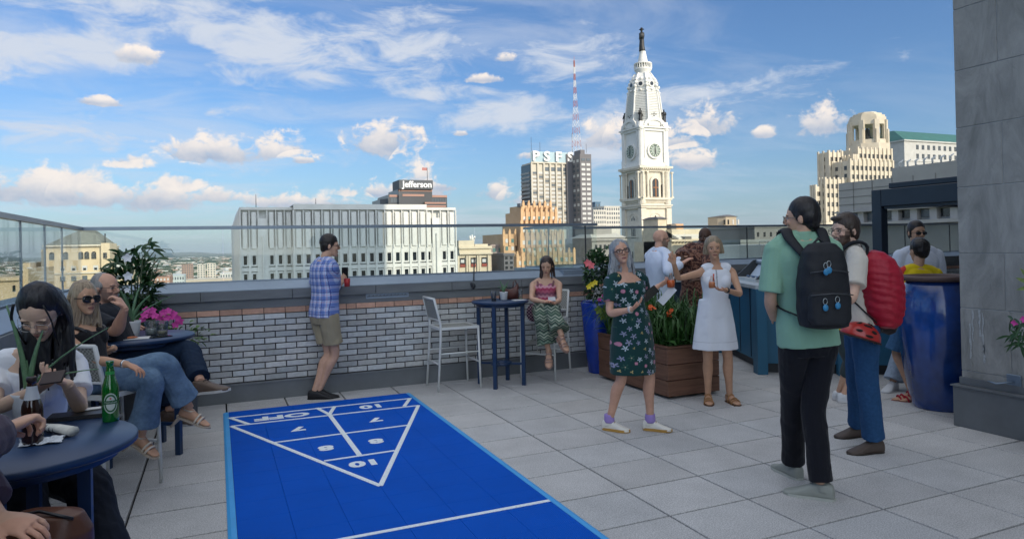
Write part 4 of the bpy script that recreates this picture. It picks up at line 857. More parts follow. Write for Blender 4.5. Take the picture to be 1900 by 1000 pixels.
def deco():
    y = 230.; c = bm('deco_limestone', (.60,.54,.43), var=.12, vscale=.25); X = lambda px, yy=y: Yp(px, 300, yy)[0]; Z = lambda py: Yp(1610, py, y)[2]
    B = Bld('art_deco_tower', 'cream stepped deco skyscraper crowned by an open octagonal belfry', (X(1600), y)); cyy = y+11; xa_, xb_ = Yp(1578, 240, cyy)[0], Yp(1639, 240, cyy)[0]; cx = (xa_+xb_)/2; R_ = (xb_-xa_)/2*.76
    spec = [(1544,1577,1656,303,-6),(1560,1592,1654,277,0),(1568,1583,1590,292,-2),(1519,1538,1562,283,4),(1504,1512,1550,349,-2),(1519,1530,1577,336,-4)]; steps = []
    for sl, fl, r_, t, o in spec: yf = y+o; xl = Yp(fl, 300, yf)[0]; dp = Xp(sl, 300, xl)[1]-yf; steps.append((xl, Yp(r_, 300, yf)[0], t, o, dp))
    def w_(mb):
        for a, b, t, o, d in steps: mb.box(a, b, y+o, y+o+d, GZ, Z(t))
    B.part('wall', c, w_)
    p = MB()
    for a, b, t, o, d in steps:
        n = max(2, int((b-a)/2.6))
        for i in range(n+1):
            x = a+(b-a)*i/n; p.box(x-.45, x+.45, y+o-.5, y+o, Z(t+75), Z(t)+.8); 
        m_ = max(2, int(d/4))
        for i in range(m_+1): yy = y+o+d*i/m_; p.box(a-.5, a, yy-.45, yy+.45, Z(t+75), Z(t)+.8)
    p.build('piers', c, B.r, smooth=False)
    for a, b, t, o, d in steps:
        n = max(2, int((b-a)/2.6)); 
        for i in range(n):
            for k in range(4 if t > 320 else 2):
                x = a+(b-a)*(i+.5)/n; z = Z(t+9+16*k)
                if 1: B.win(W_DARK, x-.95, x-.15, y+o-.12, y+o+.1, z-2.0, z); B.win(W_DARK, x+.15, x+.95, y+o-.12, y+o+.1, z-2.0, z)
    for a, b, t, o, d in steps:
        for i in range(max(1, int(d/4))):
            for k in range(4): yy = y+o+d*(i+.5)/max(1, int(d/4)); z = Z(t+9+14*k); B.win(W_DARK, a-.12, a+.1, yy-.7, yy+.7, z-1.8, z)
    oc = lambda r, z, o=0: [(cx+r*math.cos(pi/8+pi/4*k), cyy+r*math.sin(pi/8+pi/4*k), z) for k in range(8)]
    B.part('belfry_base', c, lambda mb: (mb.rings([oc(R_*1.16, Z(285)), oc(R_*1.16, Z(262)), oc(R_*1.04, Z(262)), oc(R_*1.04, Z(254))], True, 0, False)))
    def cols(mb):
        for k in range(8):
            a = pi/8+pi/4*k; c_ = np.array([cx+R_*.93*math.cos(a), cyy+R_*.93*math.sin(a), 0]); ax = (math.cos(a), math.sin(a), 0), (-math.sin(a), math.cos(a), 0), (0,0,1)
            mb.obox(c_+np.array([0,0,(Z(262)+Z(217))/2]), ax, (1.0, 1.15, (Z(217)-Z(262))/2)); mb.obox(c_*1+np.array([math.cos(a)*.9, math.sin(a)*.9, (Z(285)+Z(235))/2]), ax, (.7, .8, (Z(235)-Z(285))/2))
            b = a+pi/8
            for s_ in (-1, 1): c2 = np.array([cx+R_*.86*math.cos(b)-s_*1.0*math.sin(b)*2.2, cyy+R_*.86*math.sin(b)+s_*1.0*math.cos(b)*2.2, (Z(262)+Z(217))/2]); mb.obox(c2, ((math.cos(b), math.sin(b), 0), (-math.sin(b), math.cos(b), 0), (0,0,1)), (.5, .45, (Z(217)-Z(262))/2))
    B.part('belfry_columns', c, cols)
    B.part('belfry_crown', c, lambda mb: (mb.rings([oc(R_, Z(225)), oc(R_*1.0, Z(211)), oc(R_*.94, Z(211)), oc(R_*.94, Z(207)), oc(R_*.78, Z(207)), oc(R_*.78, Z(203)), oc(R_*.55, Z(203)), oc(R_*.5, Z(199.5))], True, 0, False)))
    B.part('bell', bm('bell_bronze', (.04,.04,.04)), lambda mb: mb.lathe([(.4, Z(229)), (1.1, Z(233)), (1.5, Z(245)), (2.1, Z(250))], (cx, cyy, 0), 16))
    B.part('roof_copper', bm('copper_green', (.12,.30,.26)), lambda mb: mb.rings([oc(R_*.8, Z(254)-.3), oc(R_*.8, Z(253))], True, 0, False))
deco()
def green_roof():
    y = 300.; X = lambda px: Yp(px, 280, y)[0]; c = bm('pale_grey_stone', (.50,.50,.48), var=.1, vscale=.3); Zr = lambda px, py: Yp(px, py, y)[2]
    B = Bld('green_roof_building', 'pale stone building with a green copper hipped roof at the upper right', (X(1740), y)); x0 = X(1678); x1 = X(1860); zt = Zr(1690, 262)
    B.part('wall', c, lambda mb: (mb.box(x0, x1, y, y+40, GZ, zt), mb.box(x0-.8, x1, y-.8, y+41, zt-.2, zt+.7), mb.box(x0-.3, x1, y-.3, y+40.3, zt-13, zt-12.3)))
    B.part('roof', bm('copper_roof', (.03,.13,.12), var=.15, vscale=.3), lambda mb: mb.rings([[(x0-.5, y-.5, zt+.7), (x1, y-.5, zt+.7), (x1, y+40.5, zt+.7), (x0-.5, y+40.5, zt+.7)], [(x0+9, y+14, zt+9), (x1, y+14, zt+9), (x1, y+26, zt+9), (x0+9, y+26, zt+9)]], True, 0, False))
    for i in range(9):
        xx = X(1700)+i*(X(1790)-X(1700))/9; B.win(W_DARK, xx, xx+1.0, y-.12, y+.1, zt-5.2, zt-2.2); B.win(W_DARK, xx+1.3, xx+2.3, y-.12, y+.1, zt-5.2, zt-2.2); B.win(W_DARK, xx, xx+1.0, y-.12, y+.1, zt-11, zt-8); B.win(W_DARK, xx+1.3, xx+2.3, y-.12, y+.1, zt-11, zt-8)
        for k in range(3): B.win(W_MID, xx, xx+1.6, y-.12, y+.1, zt-18-6*k, zt-15-6*k)
    simple('grey_green_block', 'small blue grey stepped block between the deco tower and the green roof', 340, 1655, 1668, 283, 20, (.32,.38,.38), W_MID, 2, 5, base_py=330, side=False)
    simple('grey_green_block', 'low grey green block at the foot of the green roofed building', 330, 1662, 1684, 300, 20, (.32,.36,.35), W_MID, 3, 3, base_py=330, side=False)
green_roof()
# tall neighbour behind the viewer that shades half of the modern block
def neighbour():
    c = bm('neighbour_glass', (.30,.32,.34)); B = Bld('neighbour_skyscraper', 'tall plain grey skyscraper outside the view on the right', (70, 0)); B.part('wall', c, lambda mb: mb.box(60, 81, -12, 14, GZ, 84)); B.part('crown', c, lambda mb: mb.box(64, 77, -8, 10, 84, 90))
neighbour()
# ------------------------------------------------------------ dark pergola frame beyond the bar
def pergola():
    x = 11.7; nv = mat('navy_metal', (.018,.032,.052), .45, var=.1, vscale=2); r = root('pergola', (x, 8.5, 0), 'dark navy steel pergola frame standing beyond the bar by the stone wall', 'pergola'); yl = 9.35
    zt = Xp(1640, 346, x)[2]; zb = Xp(1645, 383, x)[2]
    q = MB(); q.box(x-.08, x+.1, yl-.21, yl, 0, zt-.06, ch=.01); q.build('post', nv, r)
    q = MB(); q.box(x-.08, x+.1, 3.9, yl-.213, zb, zt-.06, ch=.01); q.box(x-.02, x+.3, 3.9, yl-.22, zb-.05, zb-.002); q.build('beam', nv, r)
    q = MB(); q.box(x-.02, x+4, 3.9, yl-.33, zt-.05, zt+.05, ch=.01); q.build('roof_panel', nv, r)
    q = MB(); q.box(x-.08, x+.1, 3.9, 4.1, 0, zb-.01, ch=.01); q.build('post', nv, r)
    q = MB(); q.box(x+.1, x+4, yl-.21, yl-.05, zb, zt-.07); q.build('beam', nv, r)
pergola()
# ------------------------------------------------------------ furniture
nav = mat('navy_powder_coat', (.010,.035,.095), .38, var=.08, vscale=5, spec=.5); wht = mat('pale_powder_coat', (.66,.68,.66), .4, var=.05, vscale=8)
weave = mat('woven_cord', (.34,.35,.32), .8); 
def _weave():
    nt = weave.node_tree; N = nt.nodes.new; L = nt.links.new; b = nt.nodes['Principled BSDF']; tc = N('ShaderNodeTexCoord'); v = N('ShaderNodeTexChecker'); v.inputs['Scale'].default_value = 70
    v.inputs[1].default_value = (.42,.43,.40,1); v.inputs[2].default_value = (.20,.21,.19,1); L(tc.outputs['Object'], v.inputs[0]); L(v.outputs[0], b.inputs['Base Color']); bp = N('ShaderNodeBump'); bp.inputs['Distance'].default_value = .003; L(v.outputs['Fac'], bp.inputs['Height']); L(bp.outputs[0], b.inputs['Normal'])
_weave()
def bar_chair(label):
    """faces +y; origin on the floor under the seat centre"""
    r = root('bar_chair', (0,0,0), label, 'bar chair', 'pale bar chairs at the tall tables', world=False); r['_w'] = [0,0,0]
    w_, d_, sh = .215, .225, .70
    def seat():
        q = MB(); q.box(-w_+.02, w_-.02, -d_+.02, d_-.02, sh-.008, sh+.008, ch=.004); q.build('seat', weave, r, smooth=False)
        q = MB()
        for a, b in (((-w_,-d_,sh),(w_,-d_,sh)),((-w_,d_,sh),(w_,d_,sh)),((-w_,-d_,sh),(-w_,d_,sh)),((w_,-d_,sh),(w_,d_,sh))): q.bar(a, b, .028, .03)
        q.build('seat_frame', wht, r)
    seat()
    for sx in (-1, 1):
        q = MB(); q.tube([(sx*w_, d_, sh), (sx*(w_+.012), d_+.015, 0)], [.0145,.0125], 8); q.build('leg', wht, r)
        q = MB(); q.tube([(sx*w_, -d_-.07, 1.04), (sx*w_, -d_-.025, .86), (sx*w_, -d_, sh+.06), (sx*w_, -d_, sh-.1), (sx*(w_+.012), -d_-.045, 0)], [.014,.0145,.0145,.0145,.0125], 8); q.build('leg', wht, r)
        q = MB(); q.tube([(sx*w_, d_, .42), (sx*w_, -d_-.012, .42)], .010, 6); q.build('stretcher', wht, r)
    q = MB(); q.tube([(-w_, d_+.008, .30), (w_, d_+.008, .30)], .011, 6); q.build('footrest', wht, r)
    q = MB(); q.tube([(-w_, -d_-.02, .30), (w_, -d_-.02, .30)], .010, 6); q.build('stretcher', wht, r)
    q = MB(); q.rings([[(-w_+.01, -d_-.022, .80), (w_-.01, -d_-.022, .80), (w_-.01, -d_-.012, .80), (-w_+.01, -d_-.012, .80)], [(-w_+.01, -d_-.074, 1.04), (w_-.01, -d_-.074, 1.04), (w_-.01, -d_-.064, 1.04), (-w_+.01, -d_-.064, 1.04)]], True, 0, False); q.build('backrest', weave, r, smooth=False)
    q = MB(); q.tube([(-w_, -d_-.07, 1.04), (w_, -d_-.07, 1.04)], .014, 8); q.build('back_frame', wht, r); q = MB(); q.tube([(-w_, -d_-.018, .80), (w_, -d_-.018, .80)], .010, 8); q.build('back_frame', wht, r)
    return r
def face(dx, dy): return math.atan2(-dx, dy)
ch0 = bar_chair('empty pale bar chair with woven back beside the tall blue table'); ch0.location = (2.52, 7.60, 0); ch0.rotation_euler = (0,0,face(1,0))
dup(ch0, (3.73, 7.66, 0), face(-.75,-.65), 'pale bar chair under the seated woman in patterned trousers')
dup(ch0, (-.715, 5.385, 0), face(.6,.8), 'pale bar chair under the blonde woman in sunglasses')
dup(ch0, (-1.00, 6.30, 0), face(.9,-.1), 'pale bar chair under the seated man in the black shirt')
def bar_table(c, r_, h, label, legr=.8, th=.032, yaw=0., foot=True):
    r = root('bar_table', (*c, 0), label, 'bar table', 'round navy bar tables'); cx, cy = c
    q = MB(); q.lathe([(r_-.012, h-th), (r_, h-th+.008), (r_, h-.006), (r_-.006, h)], (cx, cy, 0), 56); q.build('tabletop', nav, r)
    q = MB(); q.lathe([(r_*.8, h-th-.035), (r_*.84, h-th-.035), (r_*.84, h-th), (r_*.8, h-th)], (cx, cy, 0), 40); q.build('apron', nav, r)
    for k in range(4):
        a = yaw+pi/4+pi/2*k; x, y = cx+math.cos(a)*r_*legr, cy+math.sin(a)*r_*legr
        q = MB(); q.obox((x, y, (h-th-.001)/2), ((math.cos(a), math.sin(a), 0), (-math.sin(a), math.cos(a), 0), (0,0,1)), (.021, .021, (h-th-.002)/2)); q.build('leg', nav, r, smooth=False)
        if foot:
            q = MB(); q.bar((cx+math.cos(a)*.115, cy+math.sin(a)*.115, .25), (x, y, .25), .035, .022); q.build('cross_bar', nav, r)
    if foot: q = MB(); q.lathe([(.09, .235), (.125, .235), (.125, .266), (.09, .266), (.09, .235)], (cx, cy, 0), 32, cap=False); q.build('centre_ring', nav, r)
    return r
T1 = (3.04, 7.42); H1 = .985; bar_table(T1, .335, H1, 'tall round navy table by the brick wall with a small potted aloe', yaw=.12)
T2 = (-.62, 6.30); H2 = .955; bar_table(T2, .44, H2, 'round navy table in front of the man in black, with cups and a white pot', yaw=.3)
T3 = (-.665, 2.925); H3 = .955; bar_table(T3, .38, H3, 'nearest round navy table with two beer bottles and an aloe', yaw=.75, legr=.55, foot=False)
# ------------------------------------------------------------ table things
glassy = glass_mat('clear_glass', (.90,.92,.92)); potw = mat('white_glazed_pot', (.62,.64,.66), .35); soil = mat('soil', (.03,.022,.016), .95, var=.4, vscale=60); paper = mat('napkin_paper', (.66,.66,.64), .85, var=.06, vscale=20)
aloe_m = mat('aloe_green', (.06,.15,.07), .5, col2=(.13,.24,.13), vscale=40, bump=.002, bscale=90)
def aloe(c, h, label, leaves, ps=1.0):
    r = root('potted_aloe', c, label, 'potted plant'); x, y, z = c
    q = MB(); q.lathe([(.042*ps, 0), (.046*ps, .004), (.058*ps, .10*ps), (.060*ps, .112*ps), (.055*ps, .112*ps), (.052*ps, .095*ps)], c, 28); q.build('pot', potw, r)
    q = MB(); q.lathe([(.001, .094*ps), (.0525*ps, .095*ps), (.0525*ps, .100*ps), (.001, .103*ps)], c, 20); q.build('soil', soil, r)
    for dx, dy, hh, bend in leaves:
        q = MB(); P = []; 
        for k in range(8):
            t = k/7; P.append((x+dx*(t*.35+t*t*.65)*h, y+dy*(t*.35+t*t*.65)*h, z+.10*ps+hh*h*(t-bend*t*t)))
        q.tube(P, [.0125*ps*(1-.8*(k/7)**1.3)+.001 for k in range(8)], 8, flat=.45); q.build('leaf', aloe_m, r)
    return r
def cup(name, c, r0, h, label, liquid=None, lvl=.6, cat='cup'):
    r = root(name, c, label, cat); q = MB(); q.lathe([(r0*.8, 0), (r0*.82, .002), (r0, h), (r0-.0018, h), (r0*.8-.001, .006), (.001, .006)], c, 24); q.build('glass', glassy, r)
    if liquid: q = MB(); q.lathe([(.001, .007), (r0*.79-.001, .007), (r0*.79+(r0*.2)*lvl-.003, h*lvl), (.001, h*lvl)], c, 20); q.build('drink', liquid, r)
    return r
aloe((*(np.array(T1)+(.055,.02)), H1), .16, 'small aloe in a white pot on the tall table by the wall', [(-.3,.1,1.0,.0),(.45,0,.95,.1),(.1,.3,.7,.1),(-.5,-.2,.6,.2),(.2,-.4,.62,.1)], .85)
cup('drink_glass', (T1[0]-.12, T1[1]-.10, H1), .034, .115, 'glass of dark drink on the tall table beside the empty chair', mat('cola', (.02,.008,.005), .2), .75)
cup('drink_glass', (T1[0]+.25, T1[1]-.03, H1), .03, .12, 'nearly empty wine glass beside the brown handbag', mat('pale_wine', (.5,.45,.25), .1), .2)
q = MB(); q.box(T1[0]+.10, T1[0]+.25, T1[1]-.2, T1[1]-.10, H1+.001, H1+.006, ch=.002); tag(q.build('paper_napkin', paper), 'flat white napkin at the edge of the tall table', 'napkin')
def handbag():
    c = np.array([T1[0]+.16, T1[1]+.10, H1]); r = root('handbag', c, 'dark brown leather handbag with pointed corners on the tall table', 'handbag'); lt = mat('brown_leather', (.09,.030,.022), .45, var=.25, vscale=30, bump=.001, bscale=120)
    q = MB(); n = 9; top = [.12, .175, .145, .125, .12, .125, .14, .17, .2]
    R = []
    for k in range(n): x = c[0]-.115+.23*k/(n-1); h = top[k]*.95; R.append([(x, c[1]-.045, c[2]+.002), (x, c[1]+.045, c[2]+.002), (x, c[1]+.03, c[2]+h*.6), (x, c[1]+.008, c[2]+h), (x, c[1]-.008, c[2]+h), (x, c[1]-.03, c[2]+h*.6)])
    q.rings(R, True); q.build('bag_body', lt, r)
    q = MB(); q.tube([c+np.array([.1,0,.17]), c+np.array([.085,0,.22]), c+np.array([.06,.01,.2]), c+np.array([.05,.0,.13])], .006, 6); q.build('strap', lt, r)
handbag()
# middle table
aloe((T2[0]-.02, T2[1]-.04, H2), .34, 'spiky plant in a white pot on the table of the man in black', [(-.3,.1,.9,0),(.95,0,.62,0),(.15,.2,.8,0),(-.1,-.3,.7,0),(.4,-.1,.7,.1),(-.5,.1,.7,.1)], 1.15)
cup('plastic_cup', (T2[0]+.12, T2[1]-.02, H2), .055, .12, 'wider clear plastic cup on the middle table next to the white pot', mat('ice_drink', (.42,.45,.42), .3), .45)
cup('plastic_cup', (T2[0]+.20, T2[1]-.06, H2), .048, .12, 'clear plastic cup of amber drink nearest the right edge of the middle table', mat('amber_drink', (.40,.35,.22), .3), .3)
def crumpled(name, c, sx, sy, h, label, col, seed, cat):
    rr = random.Random(seed); mb = MB(); n = 14; R = []
    for i in range(n): R.append([(c[0]+sx*(i/(n-1)-.5)+rr.uniform(-.004,.004), c[1]+sy*(j/(n-1)-.5)+rr.uniform(-.004,.004), c[2]+.003+h*rr.random()*(1-abs(j/(n-1)-.5)*1.2)) for j in range(n)])
    vs = [p for q in R for p in q]; mb.add(vs, [(i*n+j, (i+1)*n+j, (i+1)*n+j+1, i*n+j+1) for i in range(n-1) for j in range(n-1)]); o = mb.build(name, mat(name+'_stuff', col, .8)); o.modifiers.new('s', 'SOLIDIFY').thickness = .002; return tag(o, label, cat)
crumpled('food_remains', (T2[0]-.17, T2[1]-.20, H2), .2, .1, .03, 'leftover food scraps on a paper in front of the man in black', (.30,.24,.14), 3, 'food')
q = MB(); q.box(T2[0]-.12, T2[0]+.12, T2[1]-.26, T2[1]-.10, H2+.001, H2+.005, ch=.001); tag(q.build('paper_sheet', paper), 'white paper sheet under the food on the middle table', 'paper')
q = MB(); q.ell((T2[0]-.02, T2[1]-.20, H2+.014), (.06,.025,.008)); tag(q.build('orange_peel', mat('orange_food', (.5,.16,.06), .6, var=.3, vscale=60)), 'orange strip of food on the white paper', 'food')
q = MB(); q.obox((T2[0]+.20, T2[1]-.20, H2+.006), ((.9,.4,0),(-.4,.9,0),(0,0,1)), (.075,.037,.004)); tag(q.build('smartphone', mat('phone_black', (.01,.01,.012), .15)), 'black phone lying on the middle table beside the cups', 'phone')
# near table: bottles
def bottle(name, c, prof, m_, label, neck=None, cat='beer bottle'):
    r = root(name, c, label, cat); q = MB(); q.lathe(prof, c, 36); q.build('glass_body', m_, r); return r
BP = [(.028,0),(.0302,.004),(.0305,.02),(.0305,.125),(.029,.142),(.021,.168),(.0155,.19),(.0135,.212),(.0128,.226),(.0145,.228),(.0145,.238),(.0125,.240)]
gp = G(198, 783, H3); gc = np.array([gp[0]+.012, gp[1]+.02, H3])
grn = mat('green_bottle_glass', (.004,.16,.018), .06, spec=.8, trans=.35, coat=.6)
r = bottle('beer_bottle', gc, BP, grn, 'tall green glass beer bottle with an oval label on the nearest table')
def label_patch(c, rad, z0, z1, a0, a1, m_, r, name, oval=False):
    mb = MB(); n = 20; 
    if oval:
        P = []; ac, aw, zc, zw = (a0+a1)/2, (a1-a0)/2, (z0+z1)/2, (z1-z0)/2; vs = [(c[0]+rad*math.cos(ac), c[1]+rad*math.sin(ac), c[2]+zc)]
        for rr_ in (.5, 1):
            for k in range(28): t = 2*pi*k/28; a = ac+aw*rr_*math.cos(t); vs.append((c[0]+rad*math.cos(a), c[1]+rad*math.sin(a), c[2]+zc+zw*rr_*math.sin(t)))
        fs = [(0, 1+k, 1+(k+1)%28) for k in range(28)]+[(1+k, 29+k, 29+(k+1)%28, 1+(k+1)%28) for k in range(28)]; mb.add(vs, fs, 0, True)
    else:
        R = [[(c[0]+rad*math.cos(a0+(a1-a0)*k/n), c[1]+rad*math.sin(a0+(a1-a0)*k/n), c[2]+z) for k in range(n+1)] for z in (z0, z1)]; mb.rings(R, False, closed=False)
    return mb.build(name, m_, r)
vd = unit((EYE-gc)[:2]); va = math.atan2(vd[1], vd[0]); lg = mat('label_green', (.01,.10,.03), .5); lw = mat('label_silver', (.50,.56,.52), .5)
label_patch(gc, .0311, .035, .115, va-.85, va+.85, lw, r, 'label', True); label_patch(gc, .0315, .040, .110, va-.74, va+.74, lg, r, 'label_ring', True); label_patch(gc, .0318, .047, .103, va-.55, va+.55, lw, r, 'label_centre', True); label_patch(gc, .0321, .072, .086, va-.86, va+.86, lg, r, 'label_band')
tv, tf = text_mesh('Heineken', .0125, .0002); m1 = max(v[0] for v in tv); q = MB(); q.add([(gc[0]+.0325*math.cos(va+v[0]/.0325), gc[1]+.0325*math.sin(va+v[0]/.0325), gc[2]+.079+v[1]) for v in tv], tf); q.build('label_lettering', mat('label_white', (.7,.75,.72), .5), r, smooth=False)
q = MB(); st = []; 
for k in range(10): a = pi/2+pi*k/5; rr_ = .0058 if k % 2 == 0 else .0024; st.append((rr_*math.cos(a), rr_*math.sin(a)))
q.add([(gc[0]+.0325*math.cos(va), gc[1]+.0325*math.sin(va), gc[2]+.094)]+[(gc[0]+.0325*math.cos(va+u/.0325), gc[1]+.0325*math.sin(va+u/.0325), gc[2]+.094+v) for u, v in st], [(0, 1+k, 1+(k+1)%10) for k in range(10)]); q.build('label_star', mat('label_red', (.5,.03,.02), .5), r, smooth=False)
label_patch(gc, .0166, .178, .200, va-1.6, va+1.6, mat('neck_label', (.03,.28,.06), .4), r, 'neck_label')
bp_ = G(57, 828, H3); bc = np.array([bp_[0], bp_[1]+.03, H3]); BB = [(a*1.08, b*.98) for a, b in BP]
r = bottle('beer_bottle', bc, BB, mat('brown_bottle_glass', (.025,.008,.004), .08, spec=.8, coat=.6), 'dark brown beer bottle with a silver neck label held in a hand')
vb = unit((EYE-bc)[:2]); vb = math.atan2(vb[1], vb[0]); q = MB(); q.lathe([(.0258, .160), (.0215, .175), (.0180, .190), (.0162, .207)], bc, 24, cap=False); q.build('neck_label', mat('silver_label', (.50,.53,.56), .4), r)
q = MB(); q.lathe([(.0158,.222), (.0165,.224), (.0165,.236), (.0150,.2385)], bc, 24); q.build('crown_rim', mat('dark_rim', (.02,.012,.01), .4), r)
ap = G(40, 800, H3); aloe((ap[0]-.02, ap[1]+.20, H3), .42, 'aloe with long curving leaves in a white pot on the nearest table', [(-.16,.0,.88,.0),(.13,.0,.62,.0),(.70,-.1,.62,.0),(.62,-.2,.42,.45),(-.05,.2,.35,.1)], 1.0)
# cutlery roll, tray, napkin
q = MB(); cA, cB = G(78, 792, H3+.02), G(136, 800, H3+.02); q.tube([cA+np.array([-.01,.01,.0]), (cA+cB)/2+np.array([0,0,.004]), cB], [.016,.020,.023], 12, flat=.75); q.tube([G(92,789,H3+.02), G(142,795,H3+.02)], [.006,.008], 8); r = q.build('napkin_roll', mat('napkin_cloth', (.66,.66,.60), .8, var=.12, vscale=40)); tag(r, 'rolled pale napkin on the nearest table', 'napkin')
q = MB(); 
for k in range(4): t = .12+.13*k; p = cA*(1-t)+cB*t; q.tube([p, p+(cB-cA)*.02], .0215, 12, flat=.75)
q.build('stripe', mat('stripe_grey', (.08,.09,.11), .8), r)
crumpled('paper_napkin', G(70, 824, H3)+np.array([.01,.02,0]), .13, .09, .02, 'crumpled white paper napkin under the brown bottle', (.62,.66,.70), 8, 'napkin')
tA, tB = G(118, 780, H3), G(188, 773, H3); q = MB(); q.obox((tA+tB)/2+np.array([-.02,.03,.010]), (unit(tB-tA), unit(np.cross((0,0,1), tB-tA)), (0,0,1)), (.10,.05,.008)); tray = q.build('wallet_tray', mat('black_tray', (.012,.012,.014), .4)); tag(tray, 'flat black bill folder on the far side of the nearest table', 'bill folder')
q = MB(); q.obox(G(170, 770, H3)+np.array([0,.03,.022]), ((1,.1,0),(-.1,1,0),(0,0,1)), (.03,.02,.0015)); q.build('receipt', paper, tray)
# ------------------------------------------------------------ plants
leafg = mat('dark_leaf', (.012,.045,.014), .42, col2=(.035,.10,.025), vscale=9); lilyg = mat('lily_leaf', (.02,.075,.012), .45, col2=(.055,.15,.03), vscale=7)
pink = mat('pink_petal', (.55,.04,.30), .6); white_p = mat('white_petal', (.72,.74,.76), .6); orange_p = mat('orange_petal', (.70,.13,.03), .6); yel = mat('yellow_petal', (.70,.55,.03), .6); coral = mat('coral_petal', (.75,.16,.18), .6); stemm = mat('stem', (.05,.07,.03), .7)
def leaf(mb, p, d, n_, L_, W_, fold=.25, droop=.3, seg=4):
    """pointed leaf with a centre fold, drooping towards its tip"""
    p = np.array(p, float); d = unit(d); s_ = unit(np.cross(d, n_)); n_ = np.cross(s_, d); vs = []
    for k in range(seg+1):
        t = k/seg; w_ = W_*math.sin(pi*min(1, .08+t*.92))**.8 if k < seg else 0; c = p+d*L_*t-np.array([0,0,1])*droop*L_*t*t
        vs += [c-s_*w_/2+n_*w_*fold, c, c+s_*w_/2+n_*w_*fold]
    fs = []
    for k in range(seg): a = 3*k; fs += [(a, a+1, a+4, a+3), (a+1, a+2, a+5, a+4)]
    mb.add(vs, fs, 0, True)
def flower(mb, p, d, r_, n=5, cup_=.3):
    p = np.array(p, float); d = unit(d); u = unit(np.cross(d, (0.3,.2,1))); v = np.cross(d, u)
    for k in range(n):
        a = 2*pi*k/n; dr = u*math.cos(a)+v*math.sin(a); leaf(mb, p, dr+d*cup_, d, r_, r_*.72, .12, .12, 5)
def bush(mb, c, rx, ry, rz, n, L_, W_, seed, up=.3, droop=.35):
    rr = random.Random(seed)
    for i in range(n):
        a = rr.uniform(0, 2*pi); e = math.asin(rr.uniform(-.75, 1)); q = rr.uniform(.35, 1)**.6; lump = 1+.22*math.sin(3*a+seed)+.16*math.sin(5*a+2*e)
        d = np.array([math.cos(a)*math.cos(e), math.sin(a)*math.cos(e), math.sin(e)]); p = np.array(c)+d*np.array([rx, ry, rz])*q*lump
        dd = d+np.array([rr.uniform(-.7,.7), rr.uniform(-.7,.7), rr.uniform(-.4,.7)+up]); leaf(mb, p, dd, (rr.uniform(-.5,.5), rr.uniform(-.5,.5), 1), L_*rr.uniform(.6,1.2), W_*rr.uniform(.7,1.15), .2, droop)
# corner mandevilla in a planter behind the man in black
c = Yp(243, 520, 7.45); r = root('flowering_shrub', (c[0], 7.45, 0), 'big dark leaved shrub with white flowers in the corner behind the man in black', 'potted shrub')
q = MB(); q.lathe([(.20,0),(.24,.03),(.30,.62),(.32,.66),(.28,.66),(.26,.60)], (c[0], 7.45, 0), 28); q.build('pot', mat('grey_pot', (.08,.09,.10), .5), r)
q = MB(); rr = random.Random(4)
for k in range(9): a = rr.uniform(0, 6.3); q.tube([(c[0]+.05*math.cos(a), 7.45+.05*math.sin(a), .6), (c[0]+.12*math.cos(a), 7.45+.12*math.sin(a), 1.0), (c[0]+.25*math.cos(a), 7.45+.22*math.sin(a), 1.45+rr.uniform(0,.2))], [.012,.009,.004], 6)
for P in ([(290,462),(318,463),(322,470)], [(296,478),(312,476),(311,486)], [(278,462),(275,450)], [(252,470),(249,455)]):
    q.tube([Yp(c[0]*0+P[0][0]-18, P[0][1]+22, 7.4)]+[Yp(a, b, 7.4) for a, b in P], [.006,.004,.003,.002][:len(P)+1], 5)
q.build('stems', stemm, r)
q = MB(); bush(q, (c[0], 7.45, 1.28), .235, .24, .33, 480, .12, .040, 5); bush(q, (c[0]+.03, 7.4, 1.02), .22, .2, .22, 200, .12, .04, 6); bush(q, (c[0]-.20, 7.35, 1.34), .11, .14, .10, 60, .13, .03, 16)
for px, py in ((275,455),(283,463),(262,462),(250,465),(292,480),(205,505),(190,512),(186,522),(222,470),(212,488)): 
    for k in range(3): leaf(q, Yp(px, py, 7.4), (rr.uniform(-1,1), rr.uniform(-.3,.3), rr.uniform(-.4,1)), (0,-1,.5), .12, .03, .2, .3)
q.build('foliage', leafg, r)
q = MB()
for px, py in ((238, 512), (237, 478), (236, 538)): q = MB(); flower(q, Yp(px, py, 7.12), (-.1,-1,.1), .048 if py < 530 else .03); q.build('flower', white_p, r)
# pink petunias in a low planter
c = Yp(308, 600, 7.35); r = root('petunia_planter', (c[0], 7.35, 0), 'planter of bright magenta petunias behind the middle table', 'flower planter')
q = MB(); q.box(c[0]-.34, c[0]+.26, 7.2, 7.5, 0, .72, ch=.01); q.build('planter_box', mat('planter_grey', (.07,.08,.09), .5), r)
q = MB(); bush(q, (c[0]-.02, 7.35, .80), .32, .16, .13, 420, .06, .035, 8); q.build('foliage', mat('petunia_leaf', (.05,.12,.02), .5, col2=(.10,.20,.04), vscale=9), r)
q = MB(); rr = random.Random(10)
for px, py in ((272,575),(268,585),(280,583),(288,586),(295,590),(303,580),(312,577),(318,588),(322,582),(330,590),(334,596),(326,602),(310,590),(300,594),(266,592),(283,576)): q = MB(); flower(q, Yp(px, py, 7.12+rr.uniform(-.03,.03)), (rr.uniform(-.4,.4), -1, rr.uniform(0,.8)), .040, 5, .2); q.build('flower', pink, r)
